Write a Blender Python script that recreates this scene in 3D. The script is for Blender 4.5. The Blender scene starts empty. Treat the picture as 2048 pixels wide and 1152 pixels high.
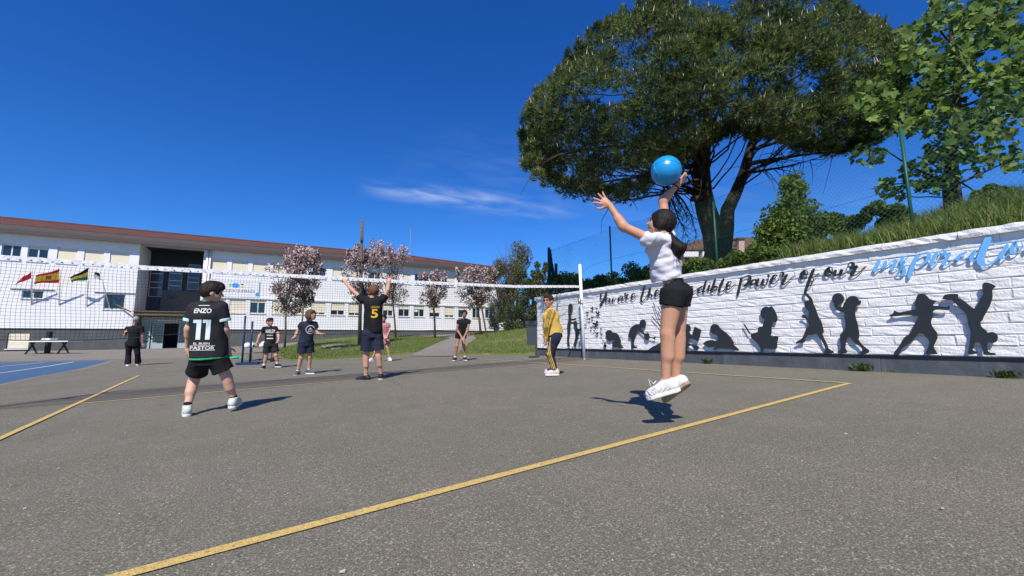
import bpy, bmesh, math, random
import numpy as np
from mathutils import Vector, Matrix
from mathutils.bvhtree import BVHTree
from mathutils.geometry import tessellate_polygon
random.seed(7); rng = np.random.default_rng(11)
scene = bpy.context.scene
COL = scene.collection
PI = math.pi

# ------------------------------------------------------------------ camera
CAMH = 0.78
YAW, PITCH, ROLL, FPX = math.radians(35.346), math.radians(7.108), math.radians(-0.443), 838.8
def cam_axes():
    f = np.array([math.sin(YAW)*math.cos(PITCH), math.cos(YAW)*math.cos(PITCH), math.sin(PITCH)])
    r = np.array([math.cos(YAW), -math.sin(YAW), 0.0]); u = np.cross(r, f)
    return (r*math.cos(ROLL)+u*math.sin(ROLL), -r*math.sin(ROLL)+u*math.cos(ROLL), f)
CR, CU, CF = cam_axes()
O = np.array([0.0, 0.0, CAMH])
HR = np.array([math.cos(YAW), -math.sin(YAW), 0.0]); HF = np.array([math.sin(YAW), math.cos(YAW), 0.0]); UP = np.array([0, 0, 1.0])
cd = bpy.data.cameras.new('camera'); cam = bpy.data.objects.new('camera', cd); COL.objects.link(cam)
cd.sensor_width = 36; cd.lens = 36*FPX/2048; cd.clip_start = 0.05; cd.clip_end = 3000
cam.matrix_world = Matrix(((CR[0], CU[0], -CF[0], 0), (CR[1], CU[1], -CF[1], 0), (CR[2], CU[2], -CF[2], CAMH), (0, 0, 0, 1)))
scene.camera = cam

# ------------------------------------------------------------------ light
SAZ, SEL = math.radians(43), math.radians(47)          # where the light travels to, and the sun's height
SDIR = np.array([math.sin(SAZ)*math.cos(SEL), math.cos(SAZ)*math.cos(SEL), -math.sin(SEL)])
sl = bpy.data.lights.new('sun', 'SUN'); sl.energy = 4.3; sl.angle = math.radians(0.53); sl.color = (1.0, 0.925, 0.82)
so = bpy.data.objects.new('sun', sl); COL.objects.link(so); so.location = (-20, -20, 30)
so.rotation_euler = Vector(SDIR).to_track_quat('-Z', 'Y').to_euler()
world = bpy.data.worlds.new('World'); scene.world = world; world.use_nodes = True
nt = world.node_tree; nt.nodes.clear()
def N(tree, typ, **kw):
    n = tree.nodes.new(typ)
    for k, v in kw.items(): setattr(n, k, v)
    return n
wo = N(nt, 'ShaderNodeOutputWorld'); bg = N(nt, 'ShaderNodeBackground')
sky = N(nt, 'ShaderNodeTexSky', sky_type='NISHITA'); sky.sun_disc = False
sky.sun_elevation = SEL; sky.sun_rotation = SAZ + PI
sky.altitude = 0; sky.air_density = 1.0; sky.dust_density = 0.0; sky.ozone_density = 6.0
bg.inputs['Strength'].default_value = 0.115
# a thin streak of cirrus in the sky
def raydir(px, py):
    d = CF + CR*(px-1024)/FPX - CU*(py-576)/FPX
    return d
def unit(v): v = np.asarray(v, float); return v/np.linalg.norm(v)
c0, c1 = unit(raydir(745, 368)), unit(raydir(1150, 425))
cc = unit(raydir(925, 398)); ca = unit(c1-c0); cb = unit(np.cross(cc, ca))
tc = N(nt, 'ShaderNodeTexCoord')
def dotn(vec):
    n = N(nt, 'ShaderNodeVectorMath', operation='DOT_PRODUCT'); n.inputs[1].default_value = tuple(vec)
    nt.links.new(tc.outputs['Generated'], n.inputs[0]); return n.outputs['Value']
def mth(tree, op, a, b=None, c=None, clamp=False):
    n = N(tree, 'ShaderNodeMath', operation=op); n.use_clamp = clamp
    for i, x in enumerate((a, b, c)):
        if x is None: continue
        if isinstance(x, (int, float)): n.inputs[i].default_value = x
        else: tree.links.new(x, n.inputs[i])
    return n.outputs[0]
du, dv = dotn(ca), dotn(cb)
u0 = float(cc @ ca)
def smooth(tree, x, a, b):
    n = N(tree, 'ShaderNodeMapRange', interpolation_type='SMOOTHSTEP'); tree.links.new(x, n.inputs[0])
    n.inputs[1].default_value = a; n.inputs[2].default_value = b; return n.outputs[0]
comb = N(nt, 'ShaderNodeCombineXYZ'); nt.links.new(mth(nt, 'MULTIPLY', du, 5.0), comb.inputs[0]); nt.links.new(mth(nt, 'MULTIPLY', dv, 26.0), comb.inputs[1])
cn = N(nt, 'ShaderNodeTexNoise'); cn.inputs['Scale'].default_value = 1.6; cn.inputs['Detail'].default_value = 7; cn.inputs['Roughness'].default_value = 0.5; cn.inputs['Distortion'].default_value = 0.5
nt.links.new(comb.outputs[0], cn.inputs['Vector'])
along = mth(nt, 'MULTIPLY', smooth(nt, du, u0-0.24, u0-0.14), smooth(nt, du, u0+0.30, u0+0.02))
wid = smooth(nt, mth(nt, 'ABSOLUTE', mth(nt, 'ADD', dv, 0.0)), 0.034, 0.0)
band = mth(nt, 'MULTIPLY', mth(nt, 'MULTIPLY', along, wid), smooth(nt, cn.outputs['Fac'], 0.30, 0.85))
# a wide, much fainter veil low over the trees
veil = mth(nt, 'MULTIPLY', mth(nt, 'MULTIPLY', smooth(nt, du, u0-0.25, u0+0.1), smooth(nt, mth(nt, 'ABSOLUTE', mth(nt, 'ADD', dv, 0.05)), 0.16, 0.0)), smooth(nt, cn.outputs['Fac'], 0.3, 0.8))
cf_ = mth(nt, 'ADD', mth(nt, 'MULTIPLY', band, 0.42), mth(nt, 'MULTIPLY', veil, 0.05), clamp=True)
sat = N(nt, 'ShaderNodeHueSaturation'); sat.inputs['Saturation'].default_value = 1.24; sat.inputs['Hue'].default_value = 0.509; nt.links.new(sky.outputs[0], sat.inputs['Color'])
mx = N(nt, 'ShaderNodeMix', data_type='RGBA'); nt.links.new(cf_, mx.inputs[0]); tint = N(nt, 'ShaderNodeMix', data_type='RGBA', blend_type='MULTIPLY'); tint.inputs[0].default_value = 1.0; nt.links.new(sat.outputs[0], tint.inputs[6]); tint.inputs[7].default_value = (.47, .75, .97, 1); nt.links.new(tint.outputs[2], mx.inputs[6]); mx.inputs[7].default_value = (6.0, 6.6, 7.6, 1)
nt.links.new(mx.outputs[2], bg.inputs['Color']); nt.links.new(bg.outputs[0], wo.inputs[0])
vs = scene.view_settings; vs.view_transform = 'Standard'; vs.look = 'None'; vs.exposure = 0.40; vs.gamma = 1.0; vs.use_curve_mapping = False

# ------------------------------------------------------------------ helpers
def P(px, py, depth): return O + raydir(px, py)*depth
def lin(h):
    h = h.lstrip('#'); o = []
    for i in (0, 2, 4):
        c = int(h[i:i+2], 16)/255; o.append(c/12.92 if c <= 0.04045 else ((c+0.055)/1.055)**2.4)
    return tuple(o)
def mat(name, col, rough=0.7, var=0.0, vs=6.0, bump=0.0, bs=60.0, spec=0.3, metal=0.0, col2=None, transl=0.0, detail=5.0, coat=0.0):
    if isinstance(col, str): col = lin(col)
    if isinstance(col2, str): col2 = lin(col2)
    m = bpy.data.materials.new(name); m.use_nodes = True; t = m.node_tree; b = t.nodes['Principled BSDF']
    b.inputs['Base Color'].default_value = (*col, 1); b.inputs['Roughness'].default_value = rough
    b.inputs['Specular IOR Level'].default_value = spec; b.inputs['Metallic'].default_value = metal
    if coat: b.inputs['Coat Weight'].default_value = coat
    tcx = N(t, 'ShaderNodeTexCoord')
    if var or col2:
        c2 = col2 or tuple(c*(1-var) for c in col)
        n = N(t, 'ShaderNodeTexNoise'); n.inputs['Scale'].default_value = vs; n.inputs['Detail'].default_value = detail; n.inputs['Roughness'].default_value = 0.65
        t.links.new(tcx.outputs['Object'], n.inputs['Vector'])
        r = N(t, 'ShaderNodeMapRange'); r.inputs[1].default_value = 0.32; r.inputs[2].default_value = 0.68; t.links.new(n.outputs['Fac'], r.inputs[0])
        k = N(t, 'ShaderNodeMix', data_type='RGBA'); k.inputs[6].default_value = (*col, 1); k.inputs[7].default_value = (*c2, 1)
        t.links.new(r.outputs[0], k.inputs[0]); t.links.new(k.outputs[2], b.inputs['Base Color'])
    if bump:
        n2 = N(t, 'ShaderNodeTexNoise'); n2.inputs['Scale'].default_value = bs; n2.inputs['Detail'].default_value = 6
        t.links.new(tcx.outputs['Object'], n2.inputs['Vector'])
        bp = N(t, 'ShaderNodeBump'); bp.inputs['Strength'].default_value = bump; bp.inputs['Distance'].default_value = 0.02
        t.links.new(n2.outputs['Fac'], bp.inputs['Height']); t.links.new(bp.outputs[0], b.inputs['Normal'])
    if transl:
        tr = N(t, 'ShaderNodeBsdfTranslucent'); ms = N(t, 'ShaderNodeMixShader'); ms.inputs[0].default_value = transl
        src = b.inputs['Base Color']
        if src.is_linked: t.links.new(src.links[0].from_socket, tr.inputs[0])
        else: tr.inputs[0].default_value = (*col, 1)
        out = t.nodes['Material Output']
        t.links.new(b.outputs[0], ms.inputs[1]); t.links.new(tr.outputs[0], ms.inputs[2]); t.links.new(ms.outputs[0], out.inputs[0])
    return m
def streaks(m, amount, sc=(2.5, 2.5, .35), col=(.45, .44, .40), lo=.52, hi=.75):
    """rain streaks and grime over a whole wall, fixed to the place"""
    t = m.node_tree; b = t.nodes['Principled BSDF']; s = b.inputs['Base Color']; g = N(t, 'ShaderNodeNewGeometry'); mp = N(t, 'ShaderNodeMapping'); mp.inputs['Scale'].default_value = sc
    t.links.new(g.outputs['Position'], mp.inputs['Vector']); n = N(t, 'ShaderNodeTexNoise'); n.inputs['Scale'].default_value = 1.6; n.inputs['Detail'].default_value = 8; n.inputs['Roughness'].default_value = .7; t.links.new(mp.outputs[0], n.inputs['Vector'])
    k = N(t, 'ShaderNodeMix', data_type='RGBA'); f = mth(t, 'MULTIPLY', smooth(t, n.outputs['Fac'], lo, hi), amount); t.links.new(f, k.inputs[0]); k.inputs[7].default_value = (*col, 1)
    if s.is_linked: t.links.new(s.links[0].from_socket, k.inputs[6])
    else: k.inputs[6].default_value = s.default_value
    t.links.new(k.outputs[2], s)
def mesh_np(name, V, F, mats, midx=None, smooth=False):
    V = np.asarray(V, np.float32); me = bpy.data.meshes.new(name)
    if isinstance(F, np.ndarray):
        k = F.shape[1]; n = len(F)
        me.vertices.add(len(V)); me.vertices.foreach_set('co', V.ravel())
        me.loops.add(n*k); me.loops.foreach_set('vertex_index', F.astype(np.int32).ravel())
        me.polygons.add(n); me.polygons.foreach_set('loop_start', np.arange(0, n*k, k, dtype=np.int32)); me.polygons.foreach_set('loop_total', np.full(n, k, np.int32))
    else:
        me.from_pydata([tuple(v) for v in V.tolist()], [], F)
    for m in (mats if isinstance(mats, (list, tuple)) else [mats]): me.materials.append(m)
    if midx is not None: me.polygons.foreach_set('material_index', np.asarray(midx, np.int32))
    if smooth: me.polygons.foreach_set('use_smooth', np.ones(len(me.polygons), bool))
    me.update(calc_edges=True); me.validate()
    return me
def put(name, me, parent=None):
    o = bpy.data.objects.new(name, me); COL.objects.link(o)
    if parent is not None:
        o.parent = parent
        if parent.parent is None: o.matrix_parent_inverse = Matrix.Translation(-parent.location)
    return o
def tag(o, label=None, cat=None, group=None, kind=None):
    if label: o['label'] = label
    if cat: o['category'] = cat
    if group: o['group'] = group
    if kind: o['kind'] = kind
    return o
def thing(name, label, cat, base, group=None):
    o = bpy.data.objects.new(name, None); COL.objects.link(o); o.location = tuple(base); o.empty_display_size = 0.2
    return tag(o, label, cat, group)
class MB:
    """collects simple solids into one mesh"""
    def __init__(s): s.v = []; s.f = []; s.m = []
    def add(s, V, F, mi=0):
        b = len(s.v); s.v += [tuple(map(float, v)) for v in V]; s.f += [tuple(i+b for i in f) for f in F]; s.m += [mi]*len(F)
    def box(s, c, ax, half, mi=0):
        c = np.asarray(c, float); a = [np.asarray(ax[i], float)*half[i] for i in range(3)]
        V = [c+sx*a[0]+sy*a[1]+sz*a[2] for sx in (-1, 1) for sy in (-1, 1) for sz in (-1, 1)]
        s.add(V, [(0, 1, 3, 2), (4, 6, 7, 5), (0, 4, 5, 1), (2, 3, 7, 6), (0, 2, 6, 4), (1, 5, 7, 3)], mi)
    def tube(s, pts, rad, n=8, mi=0, caps=True):
        pts = [np.asarray(p, float) for p in pts]; m = len(pts)
        if isinstance(rad, (int, float)): rad = [rad]*m
        prev = None; rings = []
        for i in range(m):
            d = unit(pts[min(i+1, m-1)]-pts[max(i-1, 0)])
            if prev is None: prev = unit(np.cross(d, [0.31, 0.72, 0.62]))
            a = prev-d*(prev @ d); a = unit(a); b = np.cross(d, a); prev = a
            rings.append([pts[i]+rad[i]*(a*math.cos(2*PI*k/n)+b*math.sin(2*PI*k/n)) for k in range(n)])
        V = [v for r in rings for v in r]; F = []
        for i in range(m-1):
            for k in range(n): F.append((i*n+k, i*n+(k+1) % n, (i+1)*n+(k+1) % n, (i+1)*n+k))
        if caps: F.append(tuple(range(n-1, -1, -1))); F.append(tuple((m-1)*n+k for k in range(n)))
        s.add(V, F, mi)
    def build(s, name, mats, parent=None, smooth=False):
        me = mesh_np(name, np.array(s.v, np.float32), s.f, mats, s.m)
        if smooth: me.polygons.foreach_set('use_smooth', np.ones(len(me.polygons), bool))
        return put(name, me, parent)
def catmull(pts, n=6):
    p = np.array(pts, float); p = np.vstack([2*p[0]-p[1], p, 2*p[-1]-p[-2]]); out = []
    for i in range(1, len(p)-2):
        for t in np.linspace(0, 1, n, endpoint=False):
            out.append(0.5*((2*p[i])+(-p[i-1]+p[i+1])*t+(2*p[i-1]-5*p[i]+4*p[i+1]-p[i+2])*t*t+(-p[i-1]+3*p[i]-3*p[i+1]+p[i+2])*t**3))
    out.append(p[-2]); return np.array(out)
def copy_tree(o, parent=None):
    c = o.copy(); COL.objects.link(c); c.parent = parent
    for ch in o.children: copy_tree(ch, c)
    return c
# ------------------------------------------------------------------ terrain
TILT = math.tan(math.radians(1.567))
FA = np.array([-11.696, 42.853]); FAZ = math.radians(-5.3)
FB = np.array([math.cos(FAZ), math.sin(FAZ)]); FN = np.array([-FB[1], FB[0]])     # along the school front, and into it
def fac(px, py, off=0.0):
    """point of a vertical plane parallel to the school front, off metres behind it -> t, z"""
    d = raydir(px, py); o2 = FA+FN*off
    k = (FN @ (o2-O[:2]))/(FN @ d[:2]); p = O+d*k
    return float(FB @ (p[:2]-FA)), float(p[2])
def FP(t, z, off=0.0):
    q = FA+FB*t+FN*off; return np.array([q[0], q[1], z])
def base_plane(X): return TILT*np.clip(X, -25, 32)
ctrl = []
for X in (-14, -7, 0, 5, 9): 
    for Y in (13.5, 17): ctrl.append((X, Y, 0.0))
ctrl += [(-14, 25, .12), (-3, 24, .05), (3, 21, .03), (9, 14.5, 0.0), (11, 13.5, .05), (-13, 34, .4), (-4, 34, .33), (5, 30, .3)]
for px, py in ((0, 703), (250, 699), (300, 698), (459, 694), (600, 684), (679, 676), (800, 672), (998, 666.5)):
    t, z = fac(px, py); q = FP(t, z); ctrl.append((q[0], q[1], z-TILT*q[0]))
for px, py, dp in ((1058, 659, 25), (1000, 664, 30), (1058, 690, 18), (960, 690, 21), (900, 690, 22)):
    q = P(px, py, dp); ctrl.append((q[0], q[1], q[2]-TILT*q[0]))
ctrl = np.array(ctrl, float)
def _phi(r2): return np.where(r2 > 1e-9, r2*np.log(np.maximum(r2, 1e-9)), 0.0)
_n = len(ctrl); _D2 = ((ctrl[:, None, :2]-ctrl[None, :, :2])**2).sum(-1)
_A = np.zeros((_n+3, _n+3)); _A[:_n, :_n] = _phi(_D2)+np.eye(_n)*6.0; _A[:_n, _n] = 1; _A[:_n, _n+1:] = ctrl[:, :2]; _A[_n, :_n] = 1; _A[_n+1:, :_n] = ctrl[:, :2].T
_W = np.linalg.solve(_A, np.concatenate([ctrl[:, 2], np.zeros(3)]))
def H(X, Y):
    X = np.asarray(X, float); Y = np.asarray(Y, float); sh = X.shape; x = np.clip(X.ravel(), -20, 32); y = np.clip(Y.ravel(), -2, 44)
    r2 = (x[:, None]-ctrl[None, :, 0])**2+(y[:, None]-ctrl[None, :, 1])**2
    r = _phi(r2) @ _W[:_n]+_W[_n]+x*_W[_n+1]+y*_W[_n+2]
    w = np.clip((y-12.5)/3.5, 0, 1); w = w*w*(3-2*w)
    return (base_plane(X.ravel())+w*np.clip(r, -0.05, 1.3)).reshape(sh)
def h1(x, y): return float(H(np.array([x]), np.array([y]))[0])
def hit(px, py):
    d = raydir(px, py); ts = np.linspace(0.5, 90, 2600); q = O[None]+d[None]*ts[:, None]
    g = q[:, 2]-H(q[:, 0], q[:, 1]); i = np.argmax(g < 0)
    if g[i] >= 0: i = len(ts)-1
    a, b = ts[max(i-1, 0)], ts[i]; ga, gb = g[max(i-1, 0)], g[i]
    t = a+(b-a)*ga/(ga-gb) if ga != gb else b
    p = O+d*t; p[2] = h1(p[0], p[1]); return p

def asphalt(name, c1, c2, speck=1.0):
    m = bpy.data.materials.new(name); m.use_nodes = True; t = m.node_tree; b = t.nodes['Principled BSDF']
    b.inputs['Roughness'].default_value = 0.85; b.inputs['Specular IOR Level'].default_value = 0.25
    tcx = N(t, 'ShaderNodeTexCoord')
    def noise(scale, det=4, rough=0.6):
        n = N(t, 'ShaderNodeTexNoise'); n.inputs['Scale'].default_value = scale; n.inputs['Detail'].default_value = det; n.inputs['Roughness'].default_value = rough
        t.links.new(tcx.outputs['Object'], n.inputs['Vector']); return n.outputs['Fac']
    def mixc(f, a, bcol, blend='MIX'):
        k = N(t, 'ShaderNodeMix', data_type='RGBA', blend_type=blend)
        for s, v in ((0, f), (6, a), (7, bcol)):
            if isinstance(v, tuple): k.inputs[s].default_value = (*v, 1)
            elif isinstance(v, (int, float)): k.inputs[s].default_value = v
            else: t.links.new(v, k.inputs[s])
        return k.outputs[2]
    big = smooth(t, noise(0.55, 6, .7), 0.38, 0.62); mid = smooth(t, noise(2.7, 6, .7), 0.3, 0.7)
    col = mixc(big, c1, c2); col = mixc(mth(t, 'MULTIPLY', mid, 0.35), col, tuple(x*0.72 for x in c1))
    fine = noise(150, 3, .8); col = mixc(mth(t, 'MULTIPLY', smooth(t, fine, 0.62, 0.38), 0.85), col, tuple(x*0.3 for x in c1))
    col = mixc(mth(t, 'MULTIPLY', smooth(t, noise(95, 2, .6), 0.55, 0.70), 0.7*speck), col, tuple(min(x*2.2, .6) for x in c1))
    vor = N(t, 'ShaderNodeTexVoronoi'); vor.inputs['Scale'].default_value = 44; t.links.new(tcx.outputs['Object'], vor.inputs['Vector'])
    sp = mth(t, 'MULTIPLY', smooth(t, vor.outputs['Distance'], 0.12, 0.05), smooth(t, noise(9, 3), 0.50, 0.66))
    col = mixc(mth(t, 'MULTIPLY', sp, 0.9*speck), col, (.5, .47, .42))
    pit = smooth(t, noise(24, 4, .7), 0.60, 0.70); col = mixc(mth(t, 'MULTIPLY', pit, 0.3), col, tuple(x*0.4 for x in c1))
    # old damp stains with a shape of their own
    st = smooth(t, noise(0.7, 8, .75), 0.53, 0.68); col = mixc(mth(t, 'MULTIPLY', st, 0.42), col, tuple(x*0.6 for x in c1))
    wv = N(t, 'ShaderNodeTexNoise'); wv.inputs['Scale'].default_value = 1.3; wv.inputs['Detail'].default_value = 5; t.links.new(tcx.outputs['Object'], wv.inputs['Vector'])
    wa = N(t, 'ShaderNodeMix', data_type='VECTOR'); wa.inputs[0].default_value = .35; t.links.new(tcx.outputs['Object'], wa.inputs[4]); t.links.new(wv.outputs['Color'], wa.inputs[5])
    ck = N(t, 'ShaderNodeTexVoronoi', feature='DISTANCE_TO_EDGE'); ck.inputs['Scale'].default_value = .42; t.links.new(wa.outputs[1], ck.inputs['Vector'])
    crack = mth(t, 'MULTIPLY', smooth(t, ck.outputs['Distance'], .0045, .0012), smooth(t, noise(.5, 3), .50, .62)); col = mixc(mth(t, 'MULTIPLY', crack, .55), col, tuple(x*.25 for x in c1))
    t.links.new(col, b.inputs['Base Color'])
    bp = N(t, 'ShaderNodeBump'); bp.inputs['Strength'].default_value = 0.75; bp.inputs['Distance'].default_value = 0.006
    hsum = mth(t, 'ADD', mth(t, 'MULTIPLY', noise(70, 3, .7), 1.0), mth(t, 'MULTIPLY', fine, 0.8))
    t.links.new(hsum, bp.inputs['Height']); t.links.new(bp.outputs[0], b.inputs['Normal'])
    return m
M_asph = asphalt('asphalt', (.212, .204, .150), (.258, .226, .186))
M_asph2 = asphalt('asphalt_patch', (.168, .152, .118), (.186, .169, .132), .6)
M_conc = asphalt('pale_concrete', (.29, .262, .225), (.34, .31, .27), .3)
M_blue = mat('blue_court_paint', (.052, .125, .235), .6, var=.25, vs=3, bump=.2, bs=120)
def paint(name, col, wear):
    m = mat(name, col, .75, var=.25, vs=30, bump=.5, bs=150); t = m.node_tree; b = t.nodes['Principled BSDF']
    src = b.inputs['Base Color'].links[0].from_socket
    tcx = N(t, 'ShaderNodeTexCoord'); n = N(t, 'ShaderNodeTexNoise'); n.inputs['Scale'].default_value = 75; n.inputs['Detail'].default_value = 5; n.inputs['Roughness'].default_value = .75
    t.links.new(tcx.outputs['Object'], n.inputs['Vector'])
    k = N(t, 'ShaderNodeMix', data_type='RGBA'); t.links.new(smooth(t, n.outputs['Fac'], wear, wear+.09), k.inputs[0]); t.links.new(src, k.inputs[6]); k.inputs[7].default_value = (.15, .135, .11, 1)
    t.links.new(k.outputs[2], b.inputs['Base Color']); return m
M_yel = paint('worn_yellow_paint', (.70, .50, .16), .545)
M_yel2 = paint('faded_yellow_paint', (.62, .50, .25), .56)
M_wht = paint('white_line_paint', (.72, .74, .76), .62)
def grass_mat(name, a, b, c):
    m = mat(name, a, .9, col2=b, vs=2.2, bump=.9, bs=90); t = m.node_tree; bs = t.nodes['Principled BSDF']
    src = bs.inputs['Base Color'].links[0].from_socket; tcx = N(t, 'ShaderNodeTexCoord')
    n = N(t, 'ShaderNodeTexNoise'); n.inputs['Scale'].default_value = .55; n.inputs['Detail'].default_value = 6; n.inputs['Roughness'].default_value = .7; t.links.new(tcx.outputs['Object'], n.inputs['Vector'])
    k = N(t, 'ShaderNodeMix', data_type='RGBA'); t.links.new(smooth(t, n.outputs['Fac'], .5, .64), k.inputs[0]); t.links.new(src, k.inputs[6]); k.inputs[7].default_value = (*c, 1)
    t.links.new(k.outputs[2], bs.inputs['Base Color']); return m
M_lawn = grass_mat('lawn_grass', (.115, .165, .035), (.085, .13, .026), (.23, .185, .075))
M_bank = grass_mat('bank_soil_grass', (.055, .085, .02), (.04, .07, .015), (.10, .085, .04))

def axis(lo, hi, step, far):
    a = list(np.arange(lo, hi+1e-6, step)); s = step
    x = hi
    while x < far: s *= 1.45; x += s; a.append(x)
    s = step; x = lo
    while x > -far: s *= 1.45; x -= s; a.insert(0, x)
    return np.array(a)
xs = axis(-16, 30, .6, 900); ys = axis(-2, 46, .6, 900)
GX, GY = np.meshgrid(xs, ys, indexing='ij'); nx, ny = GX.shape
GV = np.stack([GX, GY, H(GX, GY)], -1).reshape(-1, 3)
idx = np.arange(nx*ny).reshape(nx, ny)
GF = np.stack([idx[:-1, :-1], idx[1:, :-1], idx[1:, 1:], idx[:-1, 1:]], -1).reshape(-1, 4)
tag(put('playground', mesh_np('playground', GV, GF, M_asph, smooth=True)), 'grey asphalt playground', None, kind='structure')

def sheet(name, poly, dz, m, maxlen=.6, parent=None, thick=0.0):
    bm = bmesh.new(); vs_ = [bm.verts.new((p[0], p[1], 0)) for p in poly]; bm.faces.new(vs_)
    bmesh.ops.triangulate(bm, faces=bm.faces[:])
    for _ in range(9):
        e = [e for e in bm.edges if e.calc_length() > maxlen]
        if not e: break
        bmesh.ops.subdivide_edges(bm, edges=e, cuts=1); bmesh.ops.triangulate(bm, faces=bm.faces[:])
    co = np.array([v.co[:2] for v in bm.verts]); z = H(co[:, 0], co[:, 1])+dz
    for v, q in zip(bm.verts, z): v.co.z = q
    bmesh.ops.recalc_face_normals(bm, faces=bm.faces[:])
    if bm.faces and sum(f.normal.z for f in bm.faces) < 0: bmesh.ops.reverse_faces(bm, faces=bm.faces[:])
    if thick:
        r = bmesh.ops.extrude_edge_only(bm, edges=[e for e in bm.edges if e.is_boundary])
        for g in r['geom']:
            if isinstance(g, bmesh.types.BMVert): g.co.z -= thick
    me = bpy.data.meshes.new(name); bm.to_mesh(me); bm.free(); me.materials.append(m)
    me.polygons.foreach_set('use_smooth', np.ones(len(me.polygons), bool)); return put(name, me, parent)
def G2(px, py): return tuple(hit(px, py)[:2])
def jag(poly, step=.5, amp=.06):
    out = []
    for i in range(len(poly)):
        a = np.array(poly[i]); b = np.array(poly[(i+1) % len(poly)]); n = max(1, int(np.linalg.norm(b-a)/step))
        for k in range(n):
            q = a+(b-a)*k/n
            if k: q = q+rng.normal(0, amp, 2)
            out.append(tuple(q))
    return out
def strip(name, a, b, w, dz, m, label=None):
    a = np.array(a, float); b = np.array(b, float); d = unit(b-a); n = np.array([-d[1], d[0]])*w/2
    L = np.linalg.norm(b-a); k = max(2, int(L/.5)); V = []; F = []
    for i in range(k+1):
        q = a+(b-a)*i/k
        for s in (-1, 1): V.append((*(q+n*s), 0))
    V = np.array(V); V[:, 2] = H(V[:, 0], V[:, 1])+dz
    for i in range(k): F.append((2*i, 2*i+2, 2*i+3, 2*i+1))
    o = put(name, mesh_np(name, V, F, m)); return tag(o, label, None, kind='structure')
# painted court: end line, centre line, both side lines, far end line
yc0 = 2.02; cl, cr_ = -1.46, 6.86; W = .058
strip('end_line', (-2.8, 2.02), (6.83, 2.02), .062, .006, M_yel, 'worn yellow end line across the near asphalt')
strip('side_line', (-1.44, -3.0), (-1.47, 14.26), .058, .010, M_yel, 'yellow side line on the left of the court')
strip('side_line', (6.80, 2.05), (7.05, 14.3), .05, .010, M_yel2, 'faded yellow side line along the mural wall')
strip('centre_line', (-1.44, 8.25), (7.0, 8.25), .058, .006, M_yel2, 'faded yellow centre line under the net')
strip('far_end_line', (-1.44, 14.26), (7.05, 14.3), .05, .006, M_yel2, 'faded yellow line at the far end of the court')
a, b, c = np.array(G2(255, 780)), np.array(G2(700, 749)), np.array(G2(1084, 719.5))
tag(sheet('asphalt_patch', jag([(-2.6, 8.42), (3, 8.36), (9.0, 8.36), (9.0, c[1]), (b[0], b[1]), (a[0], a[1]), (-2.6, 8.9)], .4, .012), .003, M_asph2), 'darker strip of newer asphalt just beyond the net', None, kind='structure')
# blue sports court and pale concrete yard before the school
bl = [G2(219.6, 721), G2(143, 741), G2(76, 752.5), G2(0, 768)]
d_ = unit(np.array(bl[-1])-np.array(bl[0])); far1 = np.array(bl[-1])+d_*14
fl = np.array(G2(0, 725)); d2 = unit(fl-np.array(bl[0])); far2 = np.array(bl[0])+d2*26
tag(sheet('blue_court', bl+[tuple(far1), tuple(far2)], .006, M_blue, 1.0), 'blue painted sports court', None, kind='structure')
def strip_px(name, a, b, w, dz, m, label, ext=0):
    A = np.array(G2(*a)); B = np.array(G2(*b)); d = unit(B-A); strip(name, A-d*ext, B, w, dz, m, label)
strip_px('court_line', (0, 746.8), (147, 724.3), .09, .012, M_wht, 'white line across the blue court, nearer one', 8)
strip_px('court_line', (0, 733.5), (88, 725.4), .09, .012, M_wht, 'white line across the blue court, farther one', 8)
e_ = [np.array(q) for q in bl]
nd = np.array([-d_[1], d_[0]]); nd = nd if nd[0] > 0 else -nd
poly = [tuple(q-nd*.02) for q in e_]+[tuple(far1)]+[tuple(far1+nd*.35)]+[tuple(q+nd*(.22+.08*math.sin(i*2.1))) for i, q in list(enumerate(e_))[::-1]]
tag(sheet('court_kerb', poly, .004, M_conc, .5), 'pale crumbling concrete edge of the blue court', None, kind='structure')
yard = [tuple(FA+FB*-16+FN*.3), tuple(FA+FB*18.5+FN*.3), G2(540, 702), G2(500, 707), G2(420, 716), tuple(np.array(bl[0])+[.4, .5]), tuple(far2)]
tag(sheet('school_yard', yard, .004, M_conc, 1.2), 'pale concrete yard in front of the school', None, kind='structure')
# lawns and path
lawnL = [G2(536, 702), G2(560, 714), G2(582, 722), G2(640, 719.5), G2(700, 716), G2(760, 711.5), G2(826, 707.5), G2(850, 697), G2(880, 684), G2(899, 677.5), G2(870, 676), tuple(FA+FB*27+FN*-.5), tuple(FA+FB*19+FN*-.5)]
lawnR = [G2(915, 709.4), G2(960, 709.6), G2(1010, 709.6), G2(1048, 709.5), (10.2, 12.3), (12, 14), (17.5, 20), (23, 28), (24.5, 36), tuple(FA+FB*37.5+FN*-.6), tuple(FA+FB*33+FN*-.6), G2(953, 678), G2(935, 690)]
path = [G2(820, 712), G2(826, 707.5), G2(850, 697), G2(880, 684), G2(899, 677.5), tuple(FA+FB*29+FN*-.3), tuple(FA+FB*33.5+FN*-.3), G2(953, 678), G2(935, 690), G2(915, 709.4), G2(914, 713)]
tag(sheet('lawn', jag(lawnL, .45, .05), .05, M_lawn, .7, thick=.12), 'green lawn between the path and the school', None, kind='structure')
tag(sheet('lawn', jag(lawnR, .45, .05), .05, M_lawn, .7, thick=.12), 'patchy sloping lawn beside the mural wall', None, kind='structure')
tag(sheet('path', path, .02, M_conc, .7), 'pale concrete path crossing the lawn', None, kind='structure')
lr = [G2(640, 694), G2(700, 689), G2(703, 691), G2(645, 697)]
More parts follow.
